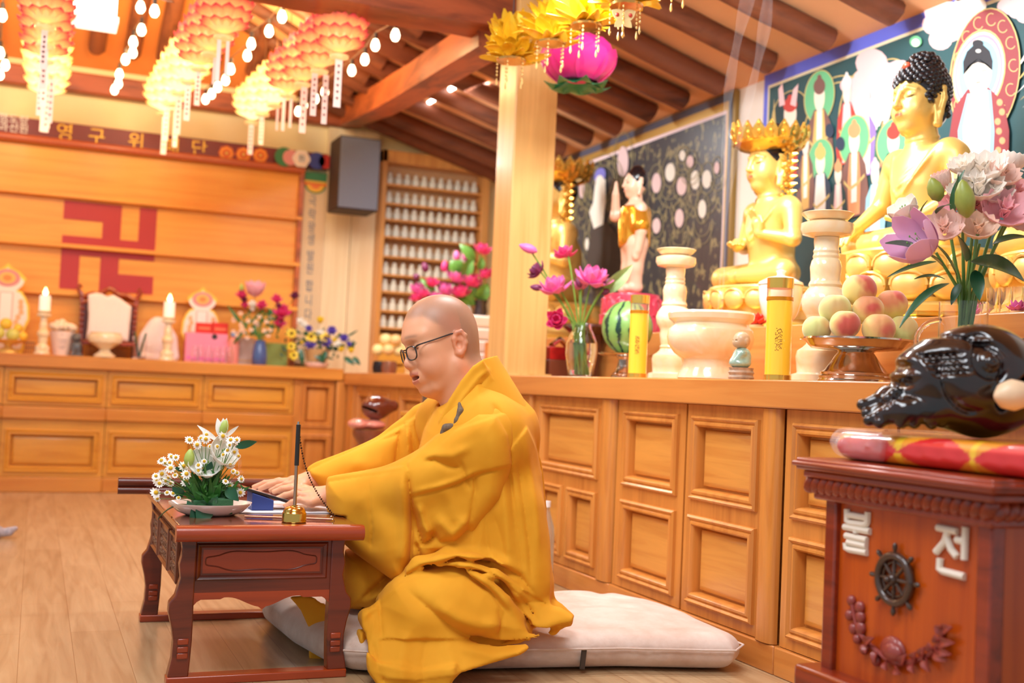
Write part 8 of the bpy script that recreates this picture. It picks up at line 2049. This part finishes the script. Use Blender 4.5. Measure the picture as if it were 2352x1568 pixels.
for a, c, r, m in (((1020, 625), (1022, 598), 9, LOTM), ((980, 625), (972, 602), 9, LOTD), ((1050, 600), (1048, 575), 8, LOT), ((1070, 600), (1068, 575), 8, LOT), ((962, 640), (950, 630), 8, LOTD)): bud(t, fv(*a), fv(*c), r*k2, m)
st.obj('stems', STEM, t, world=True)
lf = B()
for a, c, w in (((1055, 625), (1035, 598), .09), ((1090, 600), (1055, 560), .06), ((1060, 640), (1085, 590), .07), ((1085, 690), (1070, 650), .08), ((1100, 690), (1120, 650), .08), ((1000, 670), (965, 640), .04), ((1090, 700), (1050, 670), .07), ((1100, 620), (1108, 590), .05), ((1095, 690), (1120, 690), .07), ((1010, 690), (985, 690), .05)): lf.blade(fv(*a), fv(*c), w, VD, .3, 7, .4)
lf.obj('leaves', LEAFL, t, world=True)
# small drum on a stand behind the man's arm
p = at(940, 1330, Z=0); p = np.array((1.415, 5.06, 0)); D3 = float((p-EYE) @ cf)
t = thing('low_stand', 'dark wooden stand carrying the small wooden fish behind the man\'s arm', 'stand', p); zt3 = dep(930, 992, D3)[2]
b = B(); b.lathe([(.001, 0), (.10, 0), (.09, .03), (.04, .06), (.035, zt3-.10), (.06, zt3-.06), (.085, zt3-.02), (.085, zt3), (.001, zt3)], 28); b.obj('pedestal', wood('stand_brown', (140, 70, 40), (100, 44, 26), (20, 20, 3), coat=.4), t, ang=40)
k3 = D3/FPX; s = SDF(); s.ell((-.045, 0, .026), (.05, .06, .026), .01); s.ell((.02, 0, .026), (.06, .07, .024), .01)
for i in range(10): a = random.Random(i); s.crease([(-.14+.02*i, -.09, .05), (-.13+.02*i, -.08, .01)], .008, .004)
s.plane((0, 0, .001), (0, 0, -1)); t = thing('pink_wrap', 'pink and clear plastic wrapped cushion under the small wooden fish', 'cushion', p+MZ*(zt3+.0008)+MR*-.015); put('wrap', s.mesh('wrap', .004), mat('pink_plastic', (226, 140, 120), .15, coat=.8, var=.25, vs=20), t)
c = dep(950, 938, D3); c[:2] = (p[0]+.012, p[1]); s = SDF(); s.ell((0, 0, 0), (.064, .058, .055), .01); s.cone((.03, 0, .0), (.085, 0, .01), .04, .026, .03)
s.box((-.045, -.03, -.004), (.045, .05, .006), .003, .004, -1, R=rot('Y', .35))
t = thing('wooden_fish', 'small glossy brown wooden fish drum behind the man\'s arm', 'drum', c); me = s.mesh('body', .0026, smooth=1); put('body', me, mat('brown_lacquer', (112, 46, 26), .12, coat=.8), t)
z0 = min(v.co.z for v in me.vertices); t.location.z = p[2]+zt3+.048-z0
b = B(); c = dep(994, 925, 4.85); o = b.box((-.035, -.04, -.04), (.035, .04, .04)).obj('grey_box', mat('dark_grey_box', (92, 80, 70), .6), None, loc=c, bev=.004); tag(o, 'dark grey box behind the man\'s chin', 'box')
t2 = thing('side_table', 'plain wooden side table mostly hidden behind the man', 'table', (c[0], c[1], 0)); 
B().box((-.11, -.10, c[2]-.062), (.11, .10, c[2]-.0408)).obj('tabletop', W_CABX, t2, bev=.003)
for q in ((-.1, -.09), (.1, -.09), (-.1, .09), (.1, .09)): B().box((q[0]-.012, q[1]-.012, 0), (q[0]+.012, q[1]+.012, c[2]-.0622)).obj('leg', W_CABV, t2)
# water bottle behind the man, grey cloth at the left edge
p = at(1254, 1352, Z=0); p = np.array((p[0], p[1], .0006)); k = mpp(p); H = 200*k; r = 22*k
t = thing('water_bottle', 'clear plastic water bottle on the floor behind the man\'s back', 'bottle', p+MR*-.012)
B().lathe([(.001, 0), (r*.9, 0), (r, .01), (r, H*.62), (r*.9, H*.72), (r*.4, H*.9), (r*.4, H*.93), (.001, H*.935)], 24).obj('bottle', mat('pet_plastic', (226, 232, 226), .08, trans=.85, ior=1.2), t); B().lathe([(.001, H*.935), (r*.48, H*.935), (r*.48, H), (.001, H)], 16).obj('cap', mat('cap_white', (240, 240, 240), .4), t)
B().lathe([(r*1.01, H*.05), (r*1.015, H*.05), (r*1.015, H*.2), (r*1.01, H*.2)], 24, cap=False).obj('label_band', mat('bottle_green', (70, 110, 60), .5), t)
p = at(2, 1236, Z=0); k = mpp(p); s = SDF(); s.cone((-.05, 0, .02), (.03, 0, .024), .022, .016, .02); s.cone((.03, .0, .03), (.052, .01, .038), .014, .010, .01); s.ell((-.06, 0, .03), (.06, .05, .035), .02); s.plane((0, 0, .001), (0, 0, -1))
for i in range(5): s.crease([(-.1+.03*i, -.06, .05), (-.08+.03*i, -.05, .01)], .008, .005)
t = thing('grey_cloth', 'crumpled grey cloth on the floor at the left edge', 'cloth', (p[0], p[1], .0006)); put('cloth', s.mesh('cloth', .003), mat('grey_fabric', (170, 160, 166), .9, var=.2, vs=60), t)

# thin incense smoke rising from the large marble bowl
sm = NT('thin_smoke'); lw = sm.n('ShaderNodeLayerWeight', Blend=.35); iv = sm.n('ShaderNodeMath', operation='MULTIPLY_ADD'); sm.l(lw.outputs['Facing'], iv.inputs[0]); iv.inputs[1].default_value = -.05; iv.inputs[2].default_value = .045
sm.l(iv.outputs[0], sm.b.inputs['Alpha']); setp(sm.b, Base_Color=(.9, .88, .9, 1), Roughness=1)
rn = random.Random(12); b = B(); k0 = cl(1640, 1.92)
for dx, ph in ((0, 0.), (.02, 1.7)):
    p_ = [k0+np.array((.03*math.sin(z*5+ph)+dx*z, .05*math.sin(z*3.3+ph)-.09*z, z)) for z in np.linspace(.17, 1.42, 40)]
    b.tube(p_, [.003+.022*(i/39)**1.3*(1+.3*math.sin(i*.9+ph)) for i in range(40)], 10)
o = b.obj('incense_smoke', sm.m, None); tag(o, 'faint wisp of incense smoke rising from the large marble bowl', 'smoke', kind='stuff')
# ================================================================ light
def area(name, loc, tgt, size, energy, col=(1, 1, 1), sy=None, spread=PI):
    d = bpy.data.lights.new(name, 'AREA'); d.energy = energy; d.color = col; d.size = size; d.spread = spread
    if sy: d.shape = 'RECTANGLE'; d.size_y = sy
    o = bpy.data.objects.new(name, d); COL.objects.link(o); o.location = loc
    o.rotation_euler = (Vector(tgt)-Vector(loc)).to_track_quat('-Z', 'Y').to_euler(); return o
def point(name, loc, energy, col, r=.05):
    d = bpy.data.lights.new(name, 'POINT'); d.energy = energy; d.color = col; d.shadow_soft_size = r
    o = bpy.data.objects.new(name, d); COL.objects.link(o); o.location = loc; return o
w = bpy.data.worlds.new('hall'); SC.world = w; w.use_nodes = True
w.node_tree.nodes['Background'].inputs[0].default_value = (.86, .94, 1, 1); w.node_tree.nodes['Background'].inputs[1].default_value = .6
# tube lamps of the altar bay, added fill lights for the hall, out of view
area('altar_lamp', (1.95, 3.2, 2.28), (2.6, 3.2, 1.1), .12, 75, (.94, .98, 1), 1.8)
area('altar_lamp_far', (2.05, 5.9, 2.3), (2.6, 5.9, 1.1), .12, 50, (.94, .98, 1), 1.8)
area('hall_fill', (.2, 1.4, 2.9), (.9, 3.0, .5), 1.2, 75, (.84, .93, 1), 1.2)
area('hall_fill_left', (-1.0, 3.4, 2.9), (.3, 4.2, .3), 1.0, 45, (.84, .93, 1), 1.0)
for i, (x, y) in enumerate(((-.6, 6.3), (.4, 6.2), (1.1, 6.1), (-.2, 5.3), (.9, 5.2))):
    point('lantern_glow', (x, y, 2.42), 18, (1, .70, .32), .12)
SC.view_settings.view_transform = 'Standard'; SC.view_settings.look = 'None'; SC.view_settings.exposure = 0.0; SC.view_settings.gamma = 1
SC.view_settings.use_curve_mapping = False
